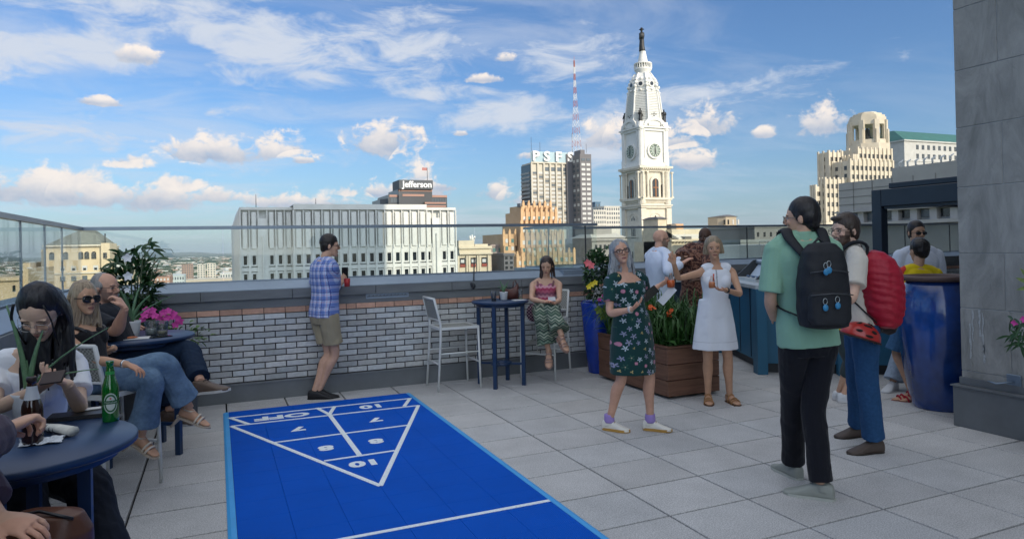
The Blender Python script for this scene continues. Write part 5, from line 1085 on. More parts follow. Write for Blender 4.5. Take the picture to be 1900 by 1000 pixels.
# tall blue planter with hibiscus
ceram = mat('cobalt_glaze', (.008,.045,.20), .16, var=.6, vscale=2.2, coat=.8, spec=.6); terra = mat('terracotta_rim', (.10,.06,.05), .6)
vx, vy = 4.42, 7.52; r = root('tall_blue_planter', (vx, vy, 0), 'tall cobalt blue planter with a hibiscus, left of the wooden box', 'planter')
q = MB(); q.lathe([(.13,0),(.145,.02),(.19,.45),(.215,.80),(.225,.88),(.21,.90),(.195,.88),(.19,.8)], (vx, vy, 0), 36); q.build('vase', mat('bright_cobalt', (.006,.05,.42), .2, var=.3, vscale=3, coat=.5), r)
q = MB(); q.lathe([(.001,.80),(.192,.80),(.192,.84),(.001,.86)], (vx, vy, 0), 24); q.build('soil', soil, r)
q = MB(); bush(q, (vx, vy, 1.28), .17, .2, .27, 520, .075, .045, 21); bush(q, (vx-.06, vy-.12, 1.03), .2, .12, .16, 200, .07, .04, 22); q.build('foliage', leafg, r)
for m_, pts, s_ in ((coral, ((1090,488),(1096,492)), .055), (yel, ((1097,528),(1104,524),(1092,532)), .04), (pink, ((1120,548),(1112,556)), .03), (mat('lime_leaf', (.22,.30,.03), .5), ((1122,575),(1128,582),(1118,586),(1110,575),(1128,568)), .06)):
    for a, b in pts: q = MB(); flower(q, Yp(a, b, vy-.24), (-.3,-1,.2), s_); q.build('flower' if s_ < .06 else 'lime_leaf', m_, r)
# wooden planter box with lilies
wood = mat('ipe_wood', (.11,.052,.032), .6, col2=(.20,.10,.062), vscale=3, stretch=(1.2,1.2,14), bump=.001, bscale=60)
wx0, wx1, wy0, wy1 = 4.235, 4.90, 5.83, 7.22; r = root('wooden_planter', ((wx0+wx1)/2, (wy0+wy1)/2, 0), 'dark wooden plank planter box full of orange flowering lilies', 'planter box')
for i in range(3):
    z0, z1 = .03+i*.165, .03+(i+1)*.165-.006
    for a in ((wx0, wx1, wy0, wy0+.03), (wx0, wx0+.03, wy0+.032, wy1), (wx1-.03, wx1, wy0+.032, wy1), (wx0+.03, wx1-.03, wy1-.03, wy1)): q = MB(); q.box(*a, z0, z1, ch=.004); q.build('plank', wood, r, smooth=False)
for a in ((wx0-.008, wx1+.008, wy0-.008, wy0+.045), (wx0-.008, wx0+.045, wy0+.046, wy1), (wx1-.045, wx1+.008, wy0+.046, wy1)): q = MB(); q.box(*a, .522, .545, ch=.003); q.build('rim_board', wood, r, smooth=False)
q = MB(); q.box(wx0+.03, wx1-.03, wy0+.03, wy1-.03, .02, .49); q.build('soil', soil, r)
q = MB(); rr = random.Random(33)
for i in range(1300):
    x, y = rr.uniform(wx0+.08, wx1-.08), rr.uniform(wy0+.08, wy1-.08); a = rr.uniform(0, 6.3); L_ = rr.uniform(.30, .55); out = rr.uniform(.25, 1.1); h_ = rr.uniform(.45, .80); s_ = (-math.sin(a), math.cos(a), 0); P = []; w_ = rr.uniform(.006, .011)
    for k in range(6): t = k/5; P.append(np.array([x+math.cos(a)*out*L_*t, y+math.sin(a)*out*L_*t, .5+h_*1.35*(t*1.35-.62*t*t*(1+out*.9))]))
    vs = []
    for k, p in enumerate(P): ww = w_*(1-(k/5)**2.2)+.0006; vs += [p-np.array(s_)*ww, p+np.array([0,0,-ww*.5]), p+np.array(s_)*ww]
    q.add(vs, [f for k in range(5) for f in ((3*k, 3*k+1, 3*k+4, 3*k+3), (3*k+1, 3*k+2, 3*k+5, 3*k+4))], 0, True)
for i in range(160): 
    x, y = rr.uniform(wx0+.02, wx1-.02), rr.uniform(wy0, wy1-.1); a = rr.uniform(0, 6.3); leaf(q, (x, y, rr.uniform(.5, .85)), (math.cos(a), math.sin(a), rr.uniform(.0,.9)), (0,0,1), rr.uniform(.12,.22), rr.uniform(.05,.08), .15, .35)
q.build('foliage', lilyg, r)
q = MB()
for px, py in ((1241,582),(1246,577),(1238,587),(1246,588),(1207,570),(1212,573),(1205,575)): q = MB(); flower(q, Yp(px, py, 5.93), (rr.uniform(-.6,.6), -.6, .8), .036, 6, .8); q.build('flower', orange_p, r)
# big blue jar beside the stone wall
jx, jy = 6.30, 4.37; r = root('blue_jar', (jx, jy, 0), 'huge dark blue glazed jar with a brown rim beside the grey stone wall', 'jar')
prof = [(.225,0),(.24,.02),(.27,.16),(.315,.42),(.345,.68),(.35,.90),(.33,1.07),(.28,1.18),(.255,1.205)]
sp_ = [(a, b) for a, b in prof]; q = MB(); fine = []
for (a, b), (c_, d_) in zip(sp_, sp_[1:]):
    for k in range(4): t = k/4; fine.append((a+(c_-a)*t, b+(d_-b)*t))
fine.append(sp_[-1])
for _ in range(3): fine = [fine[0]]+[((fine[i-1][0]+2*fine[i][0]+fine[i+1][0])/4, (fine[i-1][1]+2*fine[i][1]+fine[i+1][1])/4) for i in range(1, len(fine)-1)]+[fine[-1]]
q.lathe(fine, (jx, jy, 0), 56); q.build('jar_body', ceram, r)
q = MB(); q.lathe([(.252,1.20),(.305,1.205),(.325,1.225),(.32,1.25),(.29,1.255),(.252,1.24),(.245,1.17)], (jx, jy, 0), 48, cap=False); q.build('rim', terra, r)
q = MB(); q.lathe([(.001,1.10),(.27,1.10)], (jx, jy, 0), 24); q.build('soil', soil, r)
# plants poking in from the right edge
r = root('edge_plant', Xp(1905, 540, 5.6), 'yellow edged leaves poking in at the right edge against the stone wall', 'plant'); q = MB()
vy_ = mat('variegated', (.30,.34,.08), .5, col2=(.06,.14,.04), vscale=30); b0 = Xp(1925, 530, 5.55)
for px, py in ((1884,515),(1885,538),(1892,497),(1900,560),(1910,490)): p = Xp(px, py, 5.55); leaf(q, b0, p-b0, (-1,0,.3), np.linalg.norm(p-b0), .035, .1, .0)
q.build('leaves', vy_, r)
r = root('edge_plant', Xp(1905, 600, 5.6), 'dark trailing plant with a magenta flower at the right edge by the wall bracket', 'plant'); q = MB(); rr = random.Random(2)
for i in range(46): a, b = rr.uniform(1874, 1925), rr.uniform(588, 640); leaf(q, Xp(a, b, 5.5+rr.uniform(-.06,.06)), (rr.uniform(-.4,.4), rr.uniform(-.6,1.0), rr.uniform(-1,.4)), (-1,0,.3), .10, .02, .2, .3)
q.build('leaves', leafg, r)
for a in ((1883, 598), (1900, 592)): q = MB(); flower(q, Xp(*a, 5.46), (-1,-.4,.2), .028); q.build('flower', pink, r)
q = MB(); q.box(5.42, 5.72, 2.55, 3.0, 0, .55, ch=.01); tag(q.build('planter_box', mat('planter_dark', (.06,.07,.08), .5)), 'dark planter box just outside the right edge', 'planter')
# drain grate in the paving by the tall planter
# ------------------------------------------------------------ bar counter
def bar():
    tl = mat('teal_blue_panel', (.022,.125,.22), .5, var=.08, vscale=2); top = mat('bar_top', (.50,.54,.55), .35, var=.06, vscale=5); kick = M['dark']
    P0, P1, P2 = np.array([6.78,8.05]), np.array([6.06,6.46]), np.array([7.30,5.55]); d1 = unit(P0-P1); d2 = unit(P2-P1); n1 = np.array([d1[1], -d1[0]]); n2 = np.array([-d2[1], d2[0]])
    if n2[0] < 0: n2 = -n2
    back = [P2+n2*.62, P1+n1*.62+d1*.5, P0+n1*.62]
    r = root('bar_counter', (*P1, 0), 'teal blue panelled bar counter behind the woman in white and man in green', 'bar counter')
    ins = lambda o: [P0+n1*o, P1+(n1+n2)*o*.9, P2+n2*o]+[q for q in back]
    q = MB(); q.prism([tuple(p) for p in ins(.03)], .12, 1.03); q.build('counter_body', tl, r)
    q = MB(); q.prism([tuple(p) for p in ins(.09)], 0, .119); q.build('toe_kick', kick, r)
    q = MB(); q.prism([tuple(p) for p in ins(-.05)], 1.031, 1.075); q.build('counter_top', top, r)
    for p, d, n_ in ((P1+d1*.0, d1, n1), (P1+d2*.95, d2, n2), (P0-d1*.06, d1, n1)):
        q = MB(); q.obox((p[0], p[1], .515), ((d[0], d[1], 0), (n_[0], n_[1], 0), (0,0,1)), (.085,.06,.5145)); q.build('post', tl, r)
    for k in range(3):
        for A, d, n_, L_ in ((P1, d1, n1, 1.7), (P1, d2, n2, 1.4)):
            p = A+d*(L_*(k+1)/4)+n_*.028; q = MB(); q.obox((p[0], p[1], .58), ((d[0], d[1], 0), (n_[0], n_[1], 0), (0,0,1)), (.004,.004,.44)); q.build('panel_joint', kick, r)
    # rear segment of the bar on the left behind the guests
    r2 = root('bar_counter', (6.3, 9.0, 0), 'short far piece of bar counter behind the man in the white shirt', 'bar counter'); A = G(1228, 520, 1.07); B_ = G(1288, 530, 1.07)
    q = MB(); q.box(A[0]-.1, 6.8, 8.35, 8.95, 0, 1.03); q.build('counter_body', mat('bar_dark', (.02,.035,.06), .5), r2); q = MB(); q.box(A[0]-.14, 6.85, 8.3, 9.0, 1.031, 1.07, ch=.004); q.build('counter_top', top, r2)
    # serving display: roll front, sloping screen with white trays, dark end cheek
    c = G(1385, 518, 1.076); dr = np.array([*d1, 0]); nr = np.array([*n1, 0]); c = np.array([*(P1+d1*.95+n1*.30), 1.076]); r3 = root('food_display', c, 'pale food display case with a grey roll front and dark sloping end on the bar', 'food display'); st = mat('brushed_steel', (.30,.34,.38), .35, metal=.7); up = np.array([0,0,1.])
    q = MB(); q.obox(c+up*.02+nr*.05, (dr, nr, up), (.42,.20,.02)); q.build('tray_base', top, r3)
    q = MB(); q.tube([c-dr*.42+up*.24+nr*.16, c+dr*.42+up*.24+nr*.16], .035, 14); q.build('roll_front', mat('roll_silver', (.42,.48,.55), .3, metal=.4), r3)
    q = MB(); q.obox(c+up*.13+nr*.10, (dr, unit(nr+up*1.3), unit(up-nr*.77)), (.38,.10,.006)); q.build('panel', mat('panel_white', (.50,.58,.66), .5), r3)
    for s_ in (-1, 1):
        q = MB(); e = c+dr*.42*s_; q.rings([[e+nr*a+up*b+dr*o for a, b in ((-.16,.04),(.28,.04),(.28,.27),(.10,.27))] for o in (-.015,.015)], True, 0, False); q.build('end_cheek', mat('cheek_dark', (.035,.04,.045), .5), r3)
    for k in range(3): q = MB(); p = c+dr*(-.2+.2*k)+up*.055-nr*.05; q.tube([p-dr*.05, p, p+dr*.05], [.012,.018,.012], 8); q.build('handle', mat('cup_blue', (.08,.14,.24), .4), r3)
    # dark hood behind
    q = MB(); e = c+nr*.55; q.obox(e+up*.22, (dr, nr, up), (.62,.16,.09)); r4 = q.build('cabinet', mat('cabinet_grey', (.10,.115,.13), .5)); tag(r4, 'low dark grey cabinet behind the food display', 'cabinet')
    q = MB(); q.obox(e-up*.55, (dr, nr, up), (.60,.15,.65)); q.build('plinth', kick, r4)
bar()
# blue bar stools beyond the man with the red pack, seen in the gap
def stool(x, y, label):
    r = root('bar_stool', (x, y, 0), label, 'bar stool', 'navy stools beyond the bar')
    q = MB(); q.lathe([(.15,.70),(.17,.705),(.17,.73),(.15,.735)], (x, y, 0), 20); q.build('seat', nav, r)
    for k in range(4): a = pi/4+k*pi/2; q = MB(); q.tube([(x+.1*math.cos(a), y+.1*math.sin(a), .70), (x+.19*math.cos(a), y+.19*math.sin(a), 0)], .014, 6); q.build('leg', nav, r)
    q = MB(); q.lathe([(.15,.28),(.165,.28),(.165,.30),(.15,.30),(.15,.28)], (x, y, 0), 20, cap=False); q.build('foot_ring', nav, r)
stool(9.3, 7.35, 'navy bar stool left in the gap beyond the red backpack'); stool(9.1, 6.55, 'navy bar stool right in the gap beyond the red backpack')
# ------------------------------------------------------------ people
RH = unit((math.cos(YAW), math.sin(YAW), 0)); FH = unit((-math.sin(YAW), math.cos(YAW), 0)); UP = np.array([0,0,1.])
def fdir(phi, pitch=0): a = math.radians(phi); p = math.radians(pitch); return (RH*math.sin(a)+FH*math.cos(a))*math.cos(p)-UP*math.sin(p)
def catmull(P, sub=4):
    P = [np.array(p, float) for p in P]; 
    if len(P) < 3: return [P[0]+(P[-1]-P[0])*k/sub for k in range(sub+1)]
    Q = [2*P[0]-P[1]]+P+[2*P[-1]-P[-2]]; out = []
    for i in range(1, len(Q)-2):
        for k in range(sub):
            t = k/sub; a, b, c, d = Q[i-1:i+3]; out.append(.5*((2*b)+(c-a)*t+(2*a-5*b+4*c-d)*t*t+(3*b-a-3*c+d)*t**3))
    out.append(P[-1]); return out
def limb(mb, pts, rad, n=14, flat=1, fup=None, sub=4):
    P = [np.array([*p, r]) for p, r in zip(pts, rad)]; C_ = catmull(P, sub); mb.tube([c[:3] for c in C_], [max(.002, c[3]) for c in C_], n, flat=flat, fup=fup)
def vnoise(P, s, seed=0, o=3):
    r = np.random.RandomState(seed); v = 0; a = 1
    for k in range(o*3):
        d = r.randn(3); d /= np.linalg.norm(d); v = v+a*np.sin(P@d*s*(1+.6*k)+r.rand()*6+1.3*np.sin(P@np.roll(d, 1)*s*(.7+.4*k)+r.rand()*6)); a *= .82
    return v/3
def bake(mb, vox, smooth, m_, name, parent, disp=None, colfn=None, its=1):
    me = bpy.data.meshes.new('t'); me.from_pydata([tuple(v) for v in mb.v], [], mb.f); bm_ = bmesh.new(); bm_.from_mesh(me); bmesh.ops.recalc_face_normals(bm_, faces=bm_.faces[:]); bm_.to_mesh(me); bm_.free()
    o = bpy.data.objects.new('t', me); COL.objects.link(o)
    r = o.modifiers.new('r', 'REMESH'); r.mode = 'VOXEL'; r.voxel_size = vox; r.adaptivity = 0
    if smooth: s = o.modifiers.new('s', 'SMOOTH'); s.factor = .5; s.iterations = smooth
    dg = bpy.context.evaluated_depsgraph_get(); dg.update(); out = bpy.data.meshes.new_from_object(o.evaluated_get(dg)); bpy.data.objects.remove(o); bpy.data.meshes.remove(me)
    n = len(out.vertices); V = np.empty(n*3, np.float32); out.vertices.foreach_get('co', V); V = V.reshape(-1, 3).astype(float)
    if disp is not None:
        Nn = np.empty(n*3, np.float32); out.vertex_normals.foreach_get('vector', Nn); V = V+Nn.reshape(-1, 3)*disp(V)[:, None]
    if colfn is not None:
        at = out.color_attributes.new('Col', 'FLOAT_COLOR', 'POINT'); c4 = np.ones((n, 4), np.float32); c4[:, :3] = np.clip(colfn(V), 0, 1); at.data.foreach_set('color', c4.ravel())
    off = np.array(parent.get('_w', (0,0,0))); out.vertices.foreach_set('co', (V-off).astype(np.float32).ravel()); out.polygons.foreach_set('use_smooth', [True]*len(out.polygons)); out.materials.clear(); out.materials.append(m_); out.name = name; out.update()
    ob = bpy.data.objects.new(name, out); COL.objects.link(ob); ob.parent = parent; return ob
skinm = mat('skin', vc=True, rough=.52, var=.07, vscale=30, spec=.35); skinm.node_tree.nodes['Principled BSDF'].inputs['Subsurface Weight'].default_value = .0
clothm = mat('cloth', vc=True, rough=.85, bump=.0015, bscale=70, spec=.25, sheen=.1); denimm = mat('denim', vc=True, rough=.85, var=.16, vscale=45, bump=.0012, bscale=160, spec=.2)
hairm = mat('hair', vc=True, rough=.42, spec=.45, bump=.002, bscale=60, stretch=(3,3,.6)); shoem = mat('shoe', vc=True, rough=.55, spec=.4); lensm = mat('dark_lens', (.008,.008,.01), .08, spec=.8); framem = mat('glasses_frame', (.012,.012,.015), .3); clearf = mat('thin_frame', (.25,.22,.18), .3, metal=.5)
SKIN = dict(light=(.58,.35,.24), tan=(.52,.30,.19), red=(.58,.33,.23), dark=(.075,.038,.024), asian=(.60,.41,.30), pale=(.64,.42,.32))
def hand(mb, w_, d, n, side, curl=.5, s=1., spread=.12, thumb=1.):
    d = unit(d); n = unit(n-d*np.dot(n, d)); t = np.cross(d, n)*side; s *= .98
    R = []
    for a, ww, hh in ((-.01,.024,.019),(.015,.030,.018),(.045,.038,.017),(.075,.041,.0145),(.092,.036,.010)):
        c = w_+d*a*s; R.append([c+(t*ww*math.cos(q)+n*hh*math.sin(q))*s for q in [2*pi*k/14 for k in range(14)]])
    mb.rings(R)
    for i in range(4):
        L_ = (.068,.076,.071,.057)[i]*s; b = w_+(d*(.082,.088,.084,.074)[i]+t*(.0305-.0203*i))*s; sp_ = (1.5-i)*spread; P = [b-d*.02*s, b]; a = 0
        for f, k in ((.46,.55),(.30,.85),(.24,.6)):
            a += curl*k*(1+.08*i); dd = unit((d+t*sp_)*math.cos(a)+n*math.sin(a)); P.append(P[-1]+dd*L_*f)
        mb.tube(P, [.0092*s,.0090*s,.0082*s,.0075*s,.0055*s], 8)
    b = w_+(d*.018+t*.022)*s; P = [b, b+(d*.6+t*.75+n*.15)*.038*s]; P.append(P[-1]+unit(d*.85+t*(.55-.75*curl)+n*.65*curl*thumb)*.032*s); P.append(P[-1]+unit(d*.9+t*(.3-.9*curl)+n*.8*curl*thumb)*.026*s); mb.tube(P, [.014*s,.0125*s,.0102*s,.007*s], 8)
class Head:
    def __init__(s, c, phi, pitch, roll, k):
        f = fdir(phi, pitch); r = unit(np.cross(f, UP)); u = np.cross(r, f); a = math.radians(roll); s.r = r*math.cos(a)+u*math.sin(a); s.u = u*math.cos(a)-r*math.sin(a); s.f = f; s.c = np.array(c); s.k = k
    def w(s, x, y, z): return s.c+(s.r*x+s.f*y+s.u*z)*s.k
    def l(s, V): D = (V-s.c)/s.k; return D@s.r, D@s.f, D@s.u
    def ell(s, mb, c, r, n=14, m=9): mb.ell(s.w(*c), [q*s.k for q in r], (s.r, s.f, s.u), n, m)
def head_mesh(mb, H, fem, fat=1.):
    H.ell(mb, (0,-.012,.030), (.0755,.0925,.086), 24, 16)
    R = []
    for z, hw, yf, yb in ((.045,.066,.078,-.03),(.02,.0665,.079,-.035),(-.005,.0645,.078,-.035),(-.03,.061,.080,-.032),(-.055,.055 if not fem else .052,.080,-.025),(-.078,.046 if not fem else .041,.078,-.008),(-.096,.034 if not fem else .029,.075,.012),(-.108,.018,.068,.03)):
        hw *= fat if z < 0 else 1; yc, yr = (yf+yb)/2, (yf-yb)/2; R.append([H.w(hw*math.cos(a)*(1 if math.sin(a) < 0 else .96), yc+yr*math.sin(a)*(abs(math.sin(a))**-.12 if math.sin(a) > .2 else 1), z) for a in [2*pi*k/22 for k in range(22)]])
    mb.rings(R)
    mb.tube([H.w(0,.076,.022), H.w(0,.086,.004), H.w(0,.098,-.016), H.w(0,.099,-.028)], [.0085*H.k,.0095*H.k,.0125*H.k,.009*H.k], 10)
    for sx in (-1, 1):
        H.ell(mb, (sx*.0125,.086,-.027), (.009,.010,.0075)); H.ell(mb, (sx*.030,.070,.026), (.024,.0105,.0075)); H.ell(mb, (sx*.036,.060,-.022), (.021,.017,.018)); H.ell(mb, (sx*.031,.0655,.004), (.0135,.0125,.0115))
        mb.ell(H.w(sx*.0775,-.014,-.006), [.0075*H.k,.017*H.k,.030*H.k], (H.r, unit(H.f*.95-H.u*.2), unit(H.u*.95+H.f*.2)))
    H.ell(mb, (0,.0795,-.0575), (.0215,.0085,.0052)); H.ell(mb, (0,.079,-.0665), (.018,.0085,.006)); H.ell(mb, (0,.068,-.094), (.019,.014,.015))
def face_paint(V, C, H, skin, lip=(.33,.10,.09), brow=(.06,.04,.03), beard=None, eye=True, closed=False, blush=.12):
    x, y, z = H.l(V); near = (np.abs(x) < .12) & (np.abs(y) < .14) & (np.abs(z) < .15)
    def mix(m_, c, a=1.): C[m_] = C[m_]*(1-a)+np.array(c)*a
    fr = near & (y > .045)
    if beard is not None:
        b = near & (z < -.028+.55*np.maximum(0, .05-np.abs(x))*0) & (z > -.125) & (y > -.005) & ~((z > -.078) & (z < -.050) & (np.abs(x) < .018) & (y > .07)) & ~((z > -.048) & (np.abs(x) < .03) & (y > .06) & (z > -.042)); mix(b, beard, .88)
        b = near & (np.abs(x) > .05) & (z < .0) & (z > -.06) & (y > -.01) & (y < .045); mix(b, beard, .8)
    ck = fr & (((np.abs(x)-.036)/.022)**2+((z+.02)/.018)**2 < 1); mix(ck, (.55,.20,.16), blush)
    lp = near & (y > .068) & ((x/.0225)**2+((z+.0615)/.0095)**2 < 1); mix(lp, lip, .85); ml = near & (y > .07) & (np.abs(z+.062+.0012*np.abs(x)*20) < .0019) & (np.abs(x) < .021); mix(ml, (.08,.02,.02), .75)
    for sx in (-1, 1):
        bx = (x*sx-.031)/.018; bw = near & (y > .05) & (np.abs(bx) < 1) & (np.abs(z-.0265+.0035*bx**2) < .0042); mix(bw, brow, .8)
        ex = (x*sx-.031)/.0145; ez = (z-.0045)/(.0062 if not closed else .003); e = near & (y > .05) & (ex**2+ez**2 < 1)
        if eye: mix(e, (.55,.52,.50), .9 if not closed else 0); ir = e & (np.abs(x*sx-.031) < .0062); mix(ir, (.03,.02,.015), .95); ul = near & (y > .05) & (np.abs(ex) < 1.1) & (np.abs(z-.0105+.005*ex**2) < .0024); mix(ul, (.05,.03,.02), .75)
        sh = near & (y > .05) & (np.abs(ex) < 1.1) & (z > .011) & (z < .020); mix(sh, np.array(skin)*.72, .4)
        nt = near & (y > .07) & (np.abs(x*sx-.0085) < .0045) & (np.abs(z+.034) < .003); mix(nt, np.array(skin)*.25, .8)
        ns = near & (y > .06) & (np.abs(np.abs(x)-.030+.0*z) < .0025+.0) & (z < -.03) & (z > -.055); mix(ns, np.array(skin)*.75, .3)
    return C
def hair_short(mb, H, top=.0, back=.0, low=-.05, front=0.):
    H.ell(mb, (0,-.022,.040+top*.5), (.0835,.0935+front,.0835+top), 28, 18); H.ell(mb, (0,-.042-back*.5,.012), (.0805,.070+back,.082), 28, 16); H.ell(mb, (0,-.060,-.030+(low+.05)*.5), (.062,.046,.052), 20, 12)
    for sx in (-1, 1): H.ell(mb, (sx*.068,-.005,.018), (.015,.022,.040))
def strands(mb, H, L_, n, r_=.010, seed=1, part=0., wave=.006, flare=.02, fwd=.035, behind=True, shoulder=None, taper=.5, hang=None):
    rr = random.Random(seed); hang = hang if hang is not None else -UP
    for i in range(n):
        a = -110+i*(220+140*behind)/max(1, n-1)-(70 if behind else 0); a = math.radians(rr.uniform(105, 435) if behind else rr.uniform(105, 255)+0)
        x, y = math.sin(a), math.cos(a)                       # y<.25: sides and back only
        y = min(y, fwd/.09); ll = L_*rr.uniform(.82, 1.05); p0 = H.w(part*.02+x*.02, .02*rr.uniform(-2,1.4), .118); p1 = H.w(x*.070, y*.075-.015, .085); p2 = H.w(x*.092, y*.095-.02, .01); p3 = H.w(x*(.092+flare*.3), y*.10-.02, -.06)
        ph = rr.uniform(0, 6); P = [p0, p1, p2, p3]
        if ll > .10:
            k_ = int(ll/.05)
            for k in range(1, k_+1): P.append(p3+hang*ll*k/k_+H.r*(x*flare*k/k_+wave*math.sin(ph+k*1.3))+H.f*wave*math.cos(ph+k))
        R_ = [r_*.7, r_, r_*1.15, r_*1.1]+[r_*(1-taper*(k+1)/max(1, len(P)-4)) for k in range(len(P)-4)]; limb(mb, P, [q*H.k for q in R_], 7, sub=3)
def hair_col(base, hi, H, seed=3, f=70):
    base, hi = np.array(base), np.array(hi)
    def fn(V):
        x, y, z = H.l(V); a = np.arctan2(x, y+.02); n = .5+.5*np.sin(a*f/3+2*np.sin(a*11+z*8)+z*6)*np.sin(a*f*.73+z*11+seed); n2 = np.clip(vnoise(V, 35, seed, 2)*.25+.5, 0, 1); t = np.clip(n*.6+n2*.5-.1, 0, 1)[:, None]; return base*(1-t)+hi*t
    return fn
def glasses(r, H, style='frame', m_=None, w_=.027, h_=.019, y=.094, lens=False, th=.0022, name='glasses'):
    m_ = m_ or framem; g = root(name, H.w(0,y,0), None, None) if False else None; q = MB(); z0 = .002
    for sx in (-1, 1):
        P = [H.w(sx*.0325+w_*math.copysign(abs(math.cos(a))**.75, math.cos(a)), y-.010*(abs(math.cos(a)*w_+sx*sx*.0)/.03)**2*(1 if math.cos(a)*sx > 0 else 0), z0+h_*math.copysign(abs(math.sin(a))**.75, math.sin(a))+(.004 if style == 'cat' and math.cos(a)*sx > .3 and math.sin(a) > 0 else 0)) for a in [2*pi*k/20 for k in range(21)]]
        q.tube(P, th*H.k, 6, cap=False); q.tube([H.w(sx*.058,y-.008,z0+.008), H.w(sx*.072,.05,z0+.006), H.w(sx*.079,-.01,z0+.004)], th*.9*H.k, 6)
    q.tube([H.w(-.007,y,z0+.006), H.w(0,y+.003,z0+.009), H.w(.007,y,z0+.006)], th*H.k, 6); o = q.build(name, m_, r)
    if lens:
        q = MB()
        for sx in (-1, 1):
            R = [[H.w(sx*.0325+w_*math.copysign(abs(math.cos(a))**.75, math.cos(a))*s_, y-o_-.006*(s_ if math.cos(a)*sx > .2 else 0), z0+h_*math.copysign(abs(math.sin(a))**.75, math.sin(a))*s_) for a in [2*pi*k/20 for k in range(20)]] for s_, o_ in ((.98,.0035),(.98,.0),(.5,-.001))]; q.rings(R)
        lo = q.build('lens', lensm, r); lo.parent = o
    return o
MALE = [(-.16,.120,.095),(-.04,.160,.112),(.10,.160,.113),(.28,.148,.108),(.45,.150,.108),(.62,.166,.116),(.78,.178,.118),(.89,.160,.100),(.96,.105,.080),(1.0,.066,.064)]
FEM = [(-.16,.125,.100),(-.03,.168,.118),(.08,.168,.118),(.25,.142,.102),(.40,.122,.092),(.55,.130,.096),(.70,.146,.102),(.84,.142,.088),(.93,.100,.070),(1.0,.055,.056)]
class Person:
    def __init__(p, name_label, **k):
        g = k.get; p.s = s = g('st', 1.75)/1.75; p.fem = g('fem', False); p.bulk = g('bulk', 1.); d0 = k['d']; p.k = k
        p.P = Dp(*k['hip'], d0); p.N = Dp(k['neck'][0], k['neck'][1], d0+k['neck'][2]); p.phi = k['phi']; ps = g('sphi', p.phi)
        rt = lambda f: unit(np.cross(f, UP)); p.lH = rt(fdir(p.phi)); p.lS = rt(fdir(ps)); lean = g('tilt', 0); p.lS = unit(p.lS+UP*lean)
        sw = (.165 if p.fem else .185)*s; p.S = {q: p.N+p.lS*sg*sw*g('shw', 1)-unit(p.N-p.P)*.080*s for q, sg in (('R', 1), ('L', -1))}
        hw = .085*s; p.H = {q: p.P+p.lH*sg*hw for q, sg in (('R', 1), ('L', -1))}
        hc = k['head']; p.head = Head(Dp(hc[0], hc[1], d0+hc[2]), k['hphi'], g('hpitch', 0), g('hroll', 0), g('hk', s if not p.fem else s*.97))
        base = p.P.copy(); base[2] = 0; p.r = root('person', base, name_label, 'person')
        def bone(a, spec, L_):
            x, y, sg = spec[:3]; d = ray(x, y); d = d/np.linalg.norm(d); o = EYE-a; b = np.dot(o, d); c = np.dot(o, o)-L_*L_; disc = b*b-c
            if disc < 0: t = -b; q = EYE+d*t; return a+(q-a)*L_/np.linalg.norm(q-a)*1.0 if np.linalg.norm(q-a) > L_*1.25 else q
            return EYE+d*(-b+(math.sqrt(disc) if sg > 0 else -math.sqrt(disc)))
        p.E, p.W, p.K, p.A = {}, {}, {}, {}
        for q in 'LR':
            a = k['arm'+q]; p.E[q] = bone(p.S[q], a[0], .285*s); p.W[q] = bone(p.E[q], a[1], .245*s)
            l = k['leg'+q]
            if l[1][2] == 'g':      # foot stands on the floor: bend the knee towards the toes
                A = G(l[1][0], l[1][1])+np.array([0,0,.085*s]); p.A[q] = A; D_ = A-p.H[q]; ln = np.linalg.norm(D_); u_ = D_/ln; l1, l2 = .44*s, .43*s
                if ln >= (l1+l2)*.995: kk = p.H[q]+D_*l1/(l1+l2); h_ = .012
                else: x_ = (l1*l1-l2*l2+ln*ln)/(2*ln); kk = p.H[q]+u_*x_; h_ = math.sqrt(max(0, l1*l1-x_*x_))
                pl = fdir(l[2][0]); pl = unit(unit(pl+fdir(p.phi))-u_*np.dot(pl, u_)); p.K[q] = kk+pl*min(h_, k.get('bend', .13))
            else: p.K[q] = bone(p.H[q], l[0], .43*s); p.A[q] = bone(p.K[q], l[1], .42*s)
        p.vox = g('vox', .0055)
    def torso(p, mb, secs, off=0., n=28, t0=-1, t1=2, w=1., d=1.):
        R = []; ax = p.N-p.P; up = unit(ax); S = [(t, a*p.bulk, b*p.bulk) for t, a, b in secs] if p.bulk != 1 else secs
        # resample with smooth interpolation
        C_ = catmull([np.array(q) for q in S], 3)
        for t, a, b in C_:
            if t < t0 or t > t1: continue
            lt = unit(p.lH*(1-max(0, min(1, t)))+p.lS*max(0, min(1, t))); fw = unit(np.cross(up, lt)); lt2 = np.cross(fw, up)
            c = p.P+ax*t+fw*(.012*math.sin(pi*min(1, max(0, t)))*p.s)
            a_, b_ = (a*w+off)*p.s, (b*d+off)*p.s; R.append([c+lt2*a_*math.copysign(abs(math.cos(q))**.85, math.cos(q))+fw*b_*math.copysign(abs(math.sin(q))**.9, math.sin(q)) for q in [2*pi*j/n for j in range(n)]])
        mb.rings(R); p.up = up
    def frame(p, V):
        D = V-p.P; f = unit(np.cross(UP, p.lS)); return D@p.lS, D@UP, D@f
